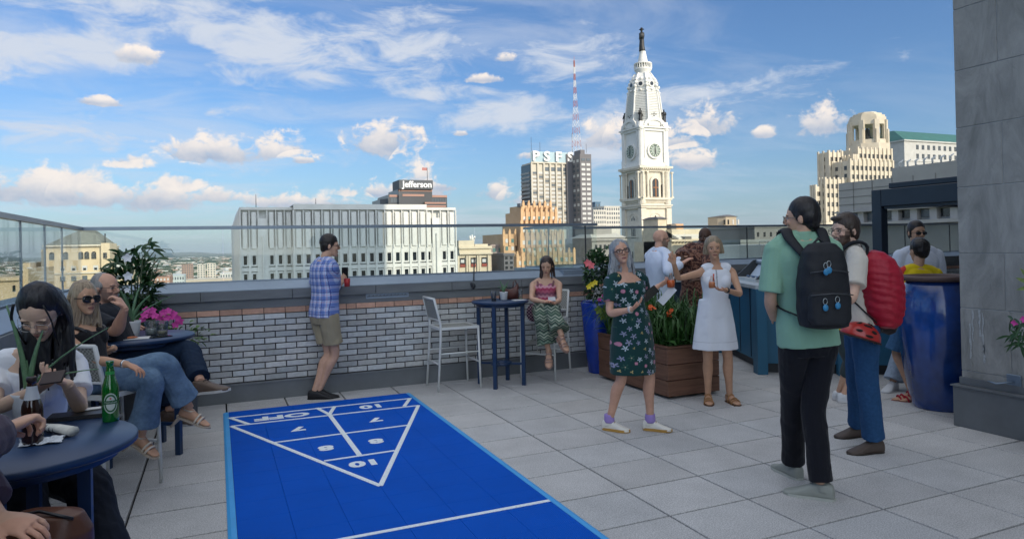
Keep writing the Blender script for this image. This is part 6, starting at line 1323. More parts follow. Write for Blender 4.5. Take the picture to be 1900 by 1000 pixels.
    def body(p):
        k = p.k; s = p.s; mb = MB(); secs = FEM if p.fem else MALE; p.torso(mb, secs); fw = unit(np.cross(p.up, p.lS)); hd = p.head
        nk = (.046 if p.fem else .056)*s*p.bulk**.5; limb(mb, [p.N-p.up*.06*s, p.N+(hd.w(0,-.02,-.06)-p.N)*.5, hd.w(0,-.018,-.045)], [nk*1.02, nk*1.0, nk], 16)
        b = p.bulk; ar = .82 if p.fem else 1.
        for q in 'LR':
            S, E, W_ = p.S[q], p.E[q], p.W[q]; sg = 1 if q == 'R' else -1
            limb(mb, [p.N-p.up*.015*s, (p.N+S)/2+p.up*.012*s, S+p.up*.002*s], [.044*s,.044*s,.044*s], 12); mb.ell(S, .055*s*ar*b)
            limb(mb, [S, S+(E-S)*.25, S+(E-S)*.6, S+(E-S)*.9, E+(W_-E)*.1, E+(W_-E)*.32, E+(W_-E)*.68, W_], [.056*s*ar*b,.053*s*ar*b,.044*s*ar*b,.038*s*ar*b,.039*s*ar*b,.041*s*ar*b,.032*s*ar,.0255*s*(ar**.5)], 14)
            hs = k.get('hand'+q); d = W_-E
            if hs: d = (Dp(hs[0], hs[1], depth(W_)+hs[2])-W_)
            n_ = np.array(hs[4]) if hs and len(hs) > 4 else -UP; curl = hs[3] if hs else .35
            side = (1 if q == 'R' else -1)*(hs[5] if hs and len(hs) > 5 else 1)
            hand(mb, W_, d, n_, side, curl, s*(.93 if p.fem else 1.02))
            H_, K, A = p.H[q], p.K[q], p.A[q]; lr = 1. if not p.fem else .98
            kn = A-K; bk = -unit(p.footdir(q)-unit(kn)*np.dot(p.footdir(q), unit(kn))); th = k.get('thigh', .93)
            limb(mb, [H_+(K-H_)*-.04, H_+(K-H_)*.2, H_+(K-H_)*.6, H_+(K-H_)*.9, K+kn*.08, K+kn*.30+bk*.012*s, K+kn*.62+bk*.004*s, A], [.088*s*b*th,.086*s*b*th,.068*s*b*th,.053*s*lr,.050*s*lr,.054*s*lr,.040*s*lr,.032*s*lr], 16)
            p.foot(mb, q, 0)
        if p.fem:
            for sg in (-1, 1): mb.ell(p.P+(p.N-p.P)*.70+p.lS*sg*.068*s+fw*.068*s, (.056*s*b, .050*s, .056*s), (p.lS, fw, p.up))
        head_mesh(mb, hd, p.fem, k.get('fat', 1.))
        sk = np.array(SKIN[k['skin']]); 
        def col(V):
            C = np.tile(sk, (len(V), 1))*(1+.06*vnoise(V, 25, 5, 2))[:, None]; x, y, z = hd.l(V); hs = (np.abs(x) < .1) & (np.abs(y) < .13) & (np.abs(z) < .13)
            C[hs] = C[hs]; 
            for q in 'LR':      # redder knuckles and knees
                for c, r_ in ((p.W[q]+(p.W[q]-p.E[q])*.4, .07),): m_ = np.linalg.norm(V-c, axis=1) < r_; C[m_] = C[m_]*np.array([1.03,.93,.92])
            return face_paint(V, C, hd, sk, k.get('lip', (.33,.11,.10)), k.get('brow', (.05,.035,.025)), k.get('beard'), k.get('eye', True), k.get('closed', False))
        return bake(mb, p.vox, 2, skinm, 'body', p.r, None, col)
    def footdir(p, q):
        f = p.k['leg'+q][2]; a = f[1] if len(f) > 1 else 0; return fdir(f[0], a)
    def foot(p, mb, q, off, part='all', L_=.255):
        f = p.footdir(q); A = p.A[q]; s = p.s*(.93 if p.fem else 1.03); r_ = unit(np.cross(f, UP)); u = np.cross(r_, f); 
        R = []
        for a, w_, zt, zb in ((-.062,.016,-.030,-.074),(-.055,.027,-.004,-.082),(-.025,.032,.012,-.085),(.02,.033,.004,-.083),(.07,.038,-.022,-.083),(.12,.045,-.046,-.084),(.16,.042,-.060,-.084),(.185,.028,-.066,-.082),(.193,.012,-.070,-.080)):
            c = A+(f*a*1.02+u*(zt+zb)/2)*s; hh = (zt-zb)/2+off/s; ww = w_+off/s; e = 1+off*.0
            R.append([c+(r_*ww*math.copysign(abs(math.cos(t))**.8, math.cos(t))+u*hh*math.copysign(abs(math.sin(t))**.8, math.sin(t)))*s+f*(off*(-1 if a < 0 else 1)) for t in [2*pi*j/16 for j in range(16)]])
        mb.rings(R); return f, r_, u, A, s
    def sole(p, mb, q, th, off=.008, z=0., heel=0):
        f = p.footdir(q); A = p.A[q]; s = p.s*(.93 if p.fem else 1.03); r_ = unit(np.cross(f, UP)); u = np.cross(r_, f); pts = [(-.068,.0),(-.062,.024),(-.03,.034),(.02,.034),(.07,.041),(.12,.049),(.165,.044),(.195,.026),(.203,0)]
        out = [(a, w_+off*.6) for a, w_ in pts[1:-1]]; loop = [(pts[0][0]-off, 0)]+out+[(pts[-1][0]+off, 0)]+[(a, -w_) for a, w_ in out[::-1]]
        mb.rings([[A+(f*a+r_*w_+u*zz)*s for a, w_ in loop] for zz in (-.085-th+z, -.085+z+.004)], True, 0, False)
    # clothes
    def cloth(p, name, fn, m_, colfn, fold=.003, fscale=22, seed=1, smooth=3, vox=None):
        mb = MB(); fn(mb); ax = None
        def disp(V): return fold*(vnoise(V*np.array([1,1,.55]), fscale, seed, 3)*.7+np.maximum(0, vnoise(V*np.array([1,1,.8]), fscale*1.8, seed+1, 2))*.5)
        cf = colfn if callable(colfn) else (lambda V: np.tile(np.array(colfn), (len(V), 1))*(1+.05*vnoise(V, 14, seed, 2))[:, None])
        return bake(mb, vox or p.vox, smooth, m_, name, p.r, disp, cf)
    def shirt(p, mb, t0=-.12, t1=.97, off=.014, sleeve=.75, soff=.016, flare=0., fore=0., hemflare=0., scoop=0.):
        secs = FEM if p.fem else MALE; s = p.s; S = [(t, w+ (hemflare*(.35-t) if t < .35 else 0), d+(hemflare*(.35-t) if t < .35 else 0)) for t, w, d in secs]; S = [q for q in S if q[0] >= t0-.08]; S[0] = (t0, S[0][1] if t0 > -.1 else S[1][1]*.99+hemflare*.05, S[0][2] if t0 > -.1 else S[1][2]*.99)
        p.torso(mb, S, off, 32, t1=t1); b = p.bulk; ar = .84 if p.fem else 1.
        if p.fem:
            fw = unit(np.cross(p.up, p.lS))
            for sg in (-1, 1): mb.ell(p.P+(p.N-p.P)*.70+p.lS*sg*.066*s+fw*.068*s, ((.058+off)*s*b, (.050+off)*s, (.060+off)*s), (p.lS, fw, p.up))
        for q in 'LR':
            Sx, E, W_ = p.S[q], p.E[q], p.W[q]
            if sleeve > 0:
                limb(mb, [p.N*(1-scoop)+Sx*scoop-p.up*.02*s, (p.N+Sx)/2*(1-scoop)+Sx*scoop+p.up*.012*s, Sx+p.up*.002*s], [(.048+off*.7)*s,(.048+off*.8)*s,(.048+off*.8)*s], 14); mb.ell(Sx, (.056*ar*b+soff*.85)*s)
                e = Sx+(E-Sx)*min(1, sleeve); limb(mb, [Sx+p.up*.004*s, Sx+(e-Sx)*.4, e], [(.056*ar*b+soff*.8)*s, (.055*ar*b+soff*1.1)*s, ((.047 if sleeve >= 1 else .050)*ar*b+soff*(1.1+flare))*s], 16)
            if fore > 0: mb.ell(E, (.046*b+soff)*s); w2 = E+(W_-E)*fore; limb(mb, [E, E+(w2-E)*.5, w2], [(.043*b+soff)*s, (.041*b+soff)*s, (.036+soff*.8)*s], 14)
    def pants(p, mb, frac=1., off=.012, cuff=.0, waist=.12, knee=.0, flare=0.):
        secs = [q for q in (FEM if p.fem else MALE) if q[0] <= waist+.06]; p.torso(mb, secs, off*.8, 28, t1=waist+.05); s = p.s; b = p.bulk
        for q in 'LR':
            H_, K, A = p.H[q], p.K[q], p.A[q]; f1 = min(1, frac*2)
            if frac <= .5: e = H_+(K-H_)*f1; limb(mb, [H_+(K-H_)*-.04, H_+(e-H_)*.3, H_+(e-H_)*.7, e], [(.090*b+off)*s, (.088*b+off)*s, (.082*b-.012*f1+off*(1.1+flare))*s, (.082*b-.024*f1+off*(1.2+flare*2))*s], 18)
            else:
                f2 = (frac-.5)*2; e2 = K+(A-K)*f2; kn = e2-K
                limb(mb, [H_+(K-H_)*-.04, H_+(K-H_)*.25, H_+(K-H_)*.65, H_+(K-H_)*.92, K+kn*.10, K+kn*.35, K+kn*.72, e2], [(.090*b+off)*s, (.088*b+off)*s, (.070*b+off*1.1)*s, (.059+off*1.15+knee)*s, (.058+off*1.15+knee)*s, (.058+off*1.1+knee)*s, (.048+off*1.2+cuff*.6)*s, (.043+off*1.3+cuff)*s], 18)
    def shoes(p, kind, up_c, sole_c, lace=None, th=.014):
        for q in 'LR':
            if kind in ('sneaker', 'loafer'):
                mb = MB(); p.foot(mb, q, .007); f = p.footdir(q); A = p.A[q]; s = p.s
                if kind == 'sneaker': limb(mb, [A+f*-.012*s-UP*.035*s, A+f*-.008*s+UP*.004*s], [.046*s, .044*s], 14)
                o = bake(mb, .0045, 2, shoem, 'shoe', p.r, None, lambda V: np.tile(np.array(up_c), (len(V), 1)))
                mb = MB(); p.sole(mb, q, th if kind == 'sneaker' else .006, .010, z=th*.8 if kind == 'sneaker' else .006); _sub(mb, 'sole', o, p.r, sole_c)
                if lace:
                    mb = MB(); s2 = s*(.93 if p.fem else 1.03); r_ = unit(np.cross(f, UP)); u = np.cross(r_, f)
                    for k in range(4): c = A+(f*(.035+.022*k)+u*(.008-.016*k))*s2; mb.tube([c-r_*.026*s2-u*.004, c+u*.006*s2, c+r_*.026*s2-u*.004], .004*s2, 6)
                    _sub(mb, 'laces', o, p.r, lace)
            elif kind in ('sandal', 'heel'):
                mb = MB(); f = p.footdir(q); A = p.A[q]; s = p.s*(.93 if p.fem else 1.03); r_ = unit(np.cross(f, UP)); u = np.cross(r_, f)
                p.sole(mb, q, .016 if kind == 'sandal' else .010, .008, z=-.001)
                if kind == 'heel': mb.tube([A+(-f*.045-u*.09)*s, A+(-f*.085-u*.19)*s], [.017*s, .009*s], 8)
                o = _sub(mb, 'sandal', None, p.r, sole_c); mb = MB()
                for a, ww, hh in ((.115,.050,.052),(.085,.046,.066)) if kind == 'heel' else ((.125,.051,.052),(.09,.047,.064),(.03,.042,.092)):
                    P = [A+(f*(a+.01*math.sin(t))+r_*ww*math.cos(t)+u*(-.085+hh*math.sin(t)))*s for t in [pi*k/10 for k in range(11)]]; mb.tube(P, .009*s, 6, flat=1)
                P = [A+(f*(-.045*math.sin(t)-.005)*1.+r_*.037*math.cos(t)-u*.012)*s for t in [2*pi*k/14 for k in range(15)]]; mb.tube(P, .006*s, 6)
                _sub(mb, 'strap', o, p.r, up_c)
    def hair(p, fn, base, hi, fold=.002, seed=3, vox=None, f=70):
        mb = MB(); fn(mb, p.head); return bake(mb, vox or max(.004, p.vox*.8), 3, hairm, 'hair', p.r, lambda V: fold*vnoise(V*np.array([1,1,.3]), 90, seed, 2), hair_col(base, hi, p.head, seed, f))
def _sub(mb, name, parent, rootp, c):
    """sub-part in world coordinates under a part that itself sits in its root's frame"""
    o = mb.build(name, shoem, rootp, cols=np.tile(np.array(c), (len(mb.v), 1)))
    if parent is not None: o.parent = parent
    return o
def pat(c): return np.array(c, float)
# --- man in the plaid shirt
def plaid_man():
    p = Person('man in a blue plaid shirt and khaki shorts leaning at the parapet with a phone', st=1.78, d=7.5, hip=(601,584), neck=(602,482,0.0), phi=42, sphi=48, head=(613,457,.03), hphi=72, hpitch=4, skin='light', brow=(.03,.02,.015),
        armR=[(622,532,1),(635,523,1)], armL=[(584,530,1),(612,540,1)], handR=(640,512,.05,.7,(-.2,.9,.3)), thigh=.9, handL=(630,530,.1,.6), legR=[(607,664,1),(592,739,'g'),(80,)], legL=[(592,664,-1),(584,740,'g'),(85,)], vox=.0055)
    p.body()
    def col(V):
        u, v, w_ = p.frame(V); a = u+.35*w_; C = np.tile(pat((.50,.60,.80)), (len(V), 1))
        def band(x, per, wd, ph=0): return (np.abs(((x+ph) % per)-per/2) < wd/2)
        for m_, c, k in ((band(a, .078, .030), (.03,.10,.42), .55), (band(v, .078, .030), (.03,.10,.42), .55), (band(a, .078, .010, .022), (.015,.04,.25), .8), (band(v, .078, .010, .022), (.015,.04,.25), .8), (band(a, .078, .008, .048), (.60,.34,.45), .4), (band(v, .078, .008, .048), (.60,.34,.45), .4)): C[m_] = C[m_]*(1-k)+pat(c)*k
        return C
    p.cloth('shirt', lambda mb: p.shirt(mb, -.03, .98, .020, 1., .014, fore=.25, hemflare=.02), clothm, col, .004)
    mb = MB(); h_ = p.N+p.up*.02; limb(mb, [p.N-p.up*.03, h_], [.072, .064], 18); bake(mb, .005, 1, clothm, 'collar', p.r, None, col)
    p.cloth('shorts', lambda mb: p.pants(mb, .36, .018, waist=.1, flare=.5), clothm, (.34,.29,.19), .009, 17)
    p.hair(lambda mb, H: hair_short(mb, H, .012, 0, -.04, .004), (.010,.007,.006), (.03,.022,.018)); glasses(p.r, p.head, lens=True, name='sunglasses'); p.shoes('loafer', (.012,.012,.014), (.02,.02,.022), (.03,.025,.02))
    h = p.W['R']+RH*.02+UP*.06; h = Dp(640, 508, depth(p.W['R'])+.05); q = MB(); q.obox(h, (unit(RH*.8+FH*.6), unit(FH*.8-RH*.6), UP), (.037,.004,.075)); tag(q.build('smartphone', mat('phone', (.012,.012,.014), .2)), 'black phone held up by the plaid shirt man', 'phone')
    q = MB(); cc = Dp(644, 525, 7.55); q.lathe([(.03,0),(.036,.09)], cc-UP*.04, 16); tag(q.build('red_cup', mat('red_plastic', (.40,.02,.02), .4)), 'red cup behind the hand of the plaid shirt man', 'cup')
# --- seated woman with the patterned trousers
def seated_woman():
    p = Person('seated woman in a pink striped top and zigzag trousers reading her phone', st=1.66, fem=True, d=8.38, hip=(1013,572), neck=(1013,517,-.04), phi=186, head=(1014,493,-.10), hphi=190, hpitch=24, skin='light', closed=True, brow=(.05,.03,.02),
        armR=[(986,555,-1),(1010,560,-1)], armL=[(1038,557,-1),(1028,563,-1)], handR=(1022,556,-.05,.7), handL=(1016,557,-.05,.6), legR=[(1003,584,-1),(1018,652,-1),(185,50)], legL=[(1022,572,-1),(1043,624,-1),(150,35)], vox=.0055)
    p.body()
    def topc(V):
        u, v, w_ = p.frame(V); z = v*34+.5*np.abs(((u*40) % 2)-1); k = (np.floor(z) % 4).astype(int); T = np.array([(.45,.06,.13),(.62,.30,.36),(.30,.10,.16),(.55,.14,.22)]); return T[k]
    p.cloth('top', lambda mb: p.shirt(mb, .10, .82, .010, 0), clothm, topc, .002)
    fw = unit(np.cross(p.up, p.lS))
    for sg in (-1, 1):
        q = MB(); a = p.P+(p.N-p.P)*.78+p.lS*sg*.085+fw*.105; b = p.S['R' if sg > 0 else 'L']-p.lS*sg*.055+UP*.058; limb(q, [a, (a+b)/2+fw*.035, b+fw*.01, b-fw*.04-UP*.02], [.014,.014,.014,.012], 8, flat=.5); q.build('shoulder_strap', mat('mauve', (.20,.09,.10), .8), p.r)
    def zz(V):
        u, v, w_ = p.frame(V); z = v*30+.9*np.abs(((u*22) % 2)-1); a = (z % 1); C = np.tile(pat((.055,.10,.075)), (len(V), 1)); C[a < .45] = (.32,.36,.28); C[(z % 3) < .3] = (.012,.02,.02); m_ = (z % 5) < .35; C[m_] = (.10,.16,.11); return C
    def legs(mb):
        p.pants(mb, .90, .020, .055, waist=.14, knee=.012)
    p.cloth('trousers', legs, clothm, zz, .006)
    p.hair(lambda mb, H: (hair_short(mb, H, .004, 0, -.07), strands(mb, H, .12, 46, .009, 4, flare=.01, fwd=.01)), (.018,.010,.008), (.06,.035,.025)); p.shoes('sandal', (.40,.27,.22), (.34,.22,.18))
    q = MB(); q.obox(Dp(1024, 555, depth(p.W['R'])-.06), (unit(RH+FH*.3), unit(FH-UP), unit(UP+FH)), (.045,.005,.03)); tag(q.build('smartphone', mat('phone_pale', (.5,.5,.52), .3)), 'white phone held in the lap of the seated woman', 'phone')
    q = MB(); h_ = Dp(989, 580, 8.28); q.ell(h_, (.085,.06,.11)); q.tube([h_+UP*.1, h_+UP*.16+RH*.05, h_+UP*.12+RH*.1], .008, 6)
    def bc(V): a = np.sin((V@RH)*160)*np.sin(V[:,2]*160); C = np.tile(pat((.06,.02,.05)), (len(V), 1)); C[a > .2] = (.40,.28,.30); return C
    r = root('shoulder_bag', h_, 'small dark woven shoulder bag at the seated woman\'s hip', 'handbag'); bake(q, .006, 1, clothm, 'bag_body', r, None, bc)
# --- woman in the floral dress
def floral_woman():
    p = Person('woman with long grey hair, cat eye glasses and a dark green floral dress, mid step', st=1.66, fem=True, bulk=1.04, d=5.89, hip=(1172,612), neck=(1160,506,-.02), phi=150, sphi=158, tilt=-.03, head=(1151,468,-.05), hphi=172, hpitch=-6, hroll=-9, skin='red', lip=(.30,.10,.09), brow=(.10,.08,.07),
        armR=[(1131,582,-1),(1172,574,-1)], armL=[(1196,552,1),(1222,530,1)], handR=(1196,556,-.02,.45,(.1,.0,1)), handL=(1240,521,.0,.75,(0,.3,.3)), legR=[(1147,703,-1),(1131,798,'g'),(118,)], legL=[(1199,702,1),(1207,798,'g'),(112,)], vox=.005, thigh=.8, bend=.05)
    p.body(); rr = np.random.RandomState(11); fl = []
    for i in range(11):
        for j in range(26): fl.append((-.30+.075*i+rr.uniform(-.018,.018)+.037*(j % 2), -.52+.062*j+rr.uniform(-.018,.018), rr.choice([0,0,0,1,1,2,3,4]), rr.uniform(0, 1.2), rr.uniform(.020, .029)))
    def col(V):
        u, v, w_ = p.frame(V); a = np.where(w_ > 0, u, u)+0; C = np.tile(pat((.008,.046,.045)), (len(V), 1)); T = [(.50,.60,.68),(.30,.32,.48),(.50,.22,.30),(.50,.40,.16),(.03,.10,.07)]
        for x0, y0, k, ph, R_ in fl:
            dx, dy = a-x0, v-y0; r_ = np.hypot(dx, dy); th = np.arctan2(dy, dx)
            if k in (0, 1, 4): m_ = r_ < R_*(.52+.48*np.cos(5*th+ph)); C[m_] = T[k]; c = r_ < R_*.16; C[c] = (.45,.38,.30)
            elif k == 2: m_ = r_ < R_*.62; C[m_] = T[k]
            else: m_ = r_ < R_*.5*(.6+.4*np.cos(3*th+ph)); C[m_] = T[k]
        return C
    def dress(mb):
        p.shirt(mb, -.05, .84, .018, .62, .018, scoop=.5)
        D = [p.P+UP*.16, p.P+UP*.02, p.P-UP*.14, p.P-UP*.27, p.P-UP*.365]; W_ = [.150,.185,.200,.205,.205]; R = []; f = fdir(p.phi)
        for c, w_ in zip(D, W_): R.append([c+p.lH*w_*math.cos(t)+f*(w_*.86)*math.sin(t)*(1+.03*math.sin(5*t)) for t in [2*pi*j/32 for j in range(32)]])
        mb.rings(R)
    p.cloth('dress', dress, clothm, col, .005, 18, vox=.0045)
    p.hair(lambda mb, H: (hair_short(mb, H, .004, 0, -.08), strands(mb, H, .17, 130, .0062, 6, wave=.009, flare=.03, fwd=.02)), (.13,.14,.15), (.44,.47,.50), .003, f=90)
    glasses(p.r, p.head, 'cat', w_=.027, h_=.0175, th=.0036)
    p.shoes('sneaker', (.74,.72,.65), (.46,.26,.06), (.36,.22,.08), th=.022)
    for q_ in 'LR': q = MB(); limb(q, [p.A[q_]-UP*.01, p.A[q_]+UP*.06], [.046,.043], 14); q.build('sock', mat('lilac_sock', (.33,.24,.56), .9), p.r)
    q = MB(); w_ = p.W['R']; d = unit(w_-p.E['R']); q.tube([w_-d*.02, w_-d*.005], .029, 16); q.build('bracelet', mat('white_band', (.65,.6,.58), .5), p.r)
    q = MB(); q.obox(Dp(1206, 545, 5.86), (unit(RH*.75+UP*.6), unit(FH), unit(UP*.75-RH*.6)), (.075,.005,.036)); tag(q.build('smartphone', mat('phone2', (.012,.012,.014), .2)), 'black phone held by the woman in the floral dress', 'phone')
    drink(Dp(1245, 534, depth(p.W['L'])), 'stemless bottle glass of orange drink held out by the floral dress woman', (.75,.17,.04), 1.0)
    q = MB(); c = Dp(1238, 548, depth(p.W['L'])); q.obox(c, (unit(RH*.7+UP*.75), FH, unit(UP*.7-RH*.75)), (.095,.002,.035)); tag(q.build('paper_menu', mat('menu', (.72,.75,.80), .7)), 'white folded menu card under the orange drink', 'menu card')
def drink(c, label, colr, k):
    r = root('orange_drink', c, label, 'drink'); gl = glass_mat('drink_glass', (.92,.88,.84)); lq = mat('aperitif', colr, .25)
    q = MB(); q.lathe([(.024*k,0),(.034*k,.004),(.037*k,.05*k),(.030*k,.085*k),(.016*k,.105*k),(.014*k,.135*k)], c, 20); q.build('glass_body', gl, r)
    q = MB(); q.lathe([(.001,.003),(.032*k,.006),(.0355*k,.05*k),(.031*k,.072*k),(.001,.072*k)], c, 20); q.build('liquid', lq, r); return r
# --- woman in the white dress
def white_woman():
    p = Person('woman in a sleeveless white dress with one arm raised and a thumb up', st=1.69, fem=True, bulk=.93, d=6.85, hip=(1326,592), neck=(1329,492,-.02), phi=182, head=(1324,461,-.05), hphi=188, hpitch=4, hroll=-3, skin='tan', lip=(.30,.11,.09), brow=(.10,.07,.04),
        armR=[(1258,517,-1),(1250,488,-1)], armL=[(1374,546,-1),(1347,538,-1)], handR=(1246,468,.0,1.25,(.5,.6,0)), handL=(1322,537,-.04,.55,(0,0,1)), legR=[(1311,668,-1),(1314,746,'g'),(192,)], legL=[(1349,668,-1),(1354,746,'g'),(168,)], vox=.005, thigh=.85, bend=.04)
    p.body()
    def dress(mb):
        p.shirt(mb, -.05, .93, .015, 0); s = p.s
        for q in 'LR': limb(mb, [p.N-p.up*.03, (p.N+p.S[q])/2+UP*.012, p.S[q]+UP*.014-(p.S[q]-p.N)*.22], [.046,.053,.048], 12)
        D = [p.P+UP*.20, p.P+UP*.02, p.P-UP*.12, p.P-UP*.295]; W_ = [.150,.180,.202,.226]; R = []; f = fdir(p.phi)
        for c, w_ in zip(D, W_): R.append([c+p.lH*w_*math.cos(t)+f*(w_*.70)*math.sin(t)*(1+.04*math.sin(7*t)) for t in [2*pi*j/36 for j in range(36)]])
        mb.rings(R)
    def col(V): u, v, w_ = p.frame(V); C = np.tile(pat((.74,.77,.82)), (len(V), 1)); m_ = np.abs(v+.215) < .004; C[m_] *= .7; n = (np.abs(u) < .006) & (w_ > 0) & (v > .33); C[n] *= .45; return C
    p.cloth('dress', dress, clothm, col, .006, 16)
    p.hair(lambda mb, H: (hair_short(mb, H, .010, 0, -.05), strands(mb, H, .035, 60, .011, 9, part=1, wave=.006, flare=.03, fwd=.02)), (.12,.085,.05), (.46,.37,.25), .003)
    p.shoes('sandal', (.36,.19,.08), (.12,.06,.03))
    q = MB(); w_ = p.W['L']; d = unit(w_-p.E['L']); q.tube([w_-d*.03, w_-d*.005], .027, 14); q.build('wristwatch', framem, p.r)
    q = MB(); c = p.W['R']+unit(p.W['R']-p.E['R'])*.06; q.tube([c, c+UP*.05, c+UP*.078], [.013,.012,.008], 8)
    def sc_(V): return np.tile(pat(SKIN['tan']), (len(V), 1))
    bake(q, .005, 1, skinm, 'raised_thumb', p.r, None, sc_)
    drink(Dp(1321, 535, depth(p.W['L'])-.05), 'small orange drink held before the chest of the woman in white', (.72,.28,.12), .85)
    q = MB(); a = Dp(1324, 508, 6.70); q.tube([a, a-UP*.03, a-UP*.07], [.008,.005,.009], 8); tag(q.build('pendant', mat('coral_bead', (.6,.08,.03), .4)), 'orange pendant on the white dress', 'pendant')
# --- bald man, white shirt
def bald_man():
    p = Person('bald man in a white long sleeved shirt talking with his hands at the bar', st=1.76, d=8.35, hip=(1222,575), neck=(1222,464,0), phi=62, sphi=66, head=(1227,444,.04), hphi=84, hpitch=2, skin='red', beard=(.22,.15,.11), brow=(.12,.09,.07),
        armR=[(1240,504,-1),(1267,488,1)], armL=[(1246,500,1),(1264,478,1)], handR=(1280,479,.03,.3), handL=(1275,470,.05,.3), legR=[(1222,650,1),(1222,712,'g'),(70,)], legL=[(1230,650,1),(1232,705,'g'),(60,)], vox=.006)
    p.body(); p.cloth('shirt', lambda mb: p.shirt(mb, -.2, .98, .020, 1., .014, fore=.85, hemflare=.03), clothm, (.66,.72,.84), .0035)
    mb = MB(); limb(mb, [p.N-p.up*.03, p.N+p.up*.03], [.074, .064], 16); bake(mb, .005, 1, clothm, 'collar', p.r, None, lambda V: np.tile(pat((.66,.72,.84)), (len(V), 1)))
    p.cloth('trousers', lambda mb: p.pants(mb, .97, .014), clothm, (.03,.04,.06), .004); p.shoes('loafer', (.03,.02,.015), (.01,.01,.01)); glasses(p.r, p.head)
# --- man in the brown patterned shirt
def brown_man():
    p = Person('dark skinned man in a loose brown patterned shirt by the bar', st=1.80, bulk=1.06, d=8.75, hip=(1294,560), neck=(1292,458,-.05), phi=235, sphi=225, head=(1308,440,-.05), hphi=215, hpitch=10, skin='dark', lip=(.10,.04,.035), beard=(.10,.09,.09), brow=(.01,.01,.01),
        armR=[(1266,480,-1),(1262,505,-1)], armL=[(1318,500,-1),(1300,520,-1)], handR=(1256,512,0,.5), handL=(1292,520,0,.5), legR=[(1290,640,-1),(1288,690,'g'),(230,)], legL=[(1303,640,-1),(1303,690,'g'),(215,)], vox=.006)
    p.body()
    def col(V): n = vnoise(V, 34, 8, 3); m_ = np.sin(V[:,2]*70+5*n); C = np.tile(pat((.13,.050,.032)), (len(V), 1)); C[m_ > .35] = (.24,.12,.08); C[m_ < -.55] = (.045,.02,.018); return C
    p.cloth('shirt', lambda mb: p.shirt(mb, -.15, .97, .035, .95, .035, hemflare=.05), clothm, col, .009, 18); p.cloth('trousers', lambda mb: p.pants(mb, .97, .022), clothm, (.010,.022,.065), .005); p.shoes('loafer', (.02,.02,.02), (.01,.01,.01))
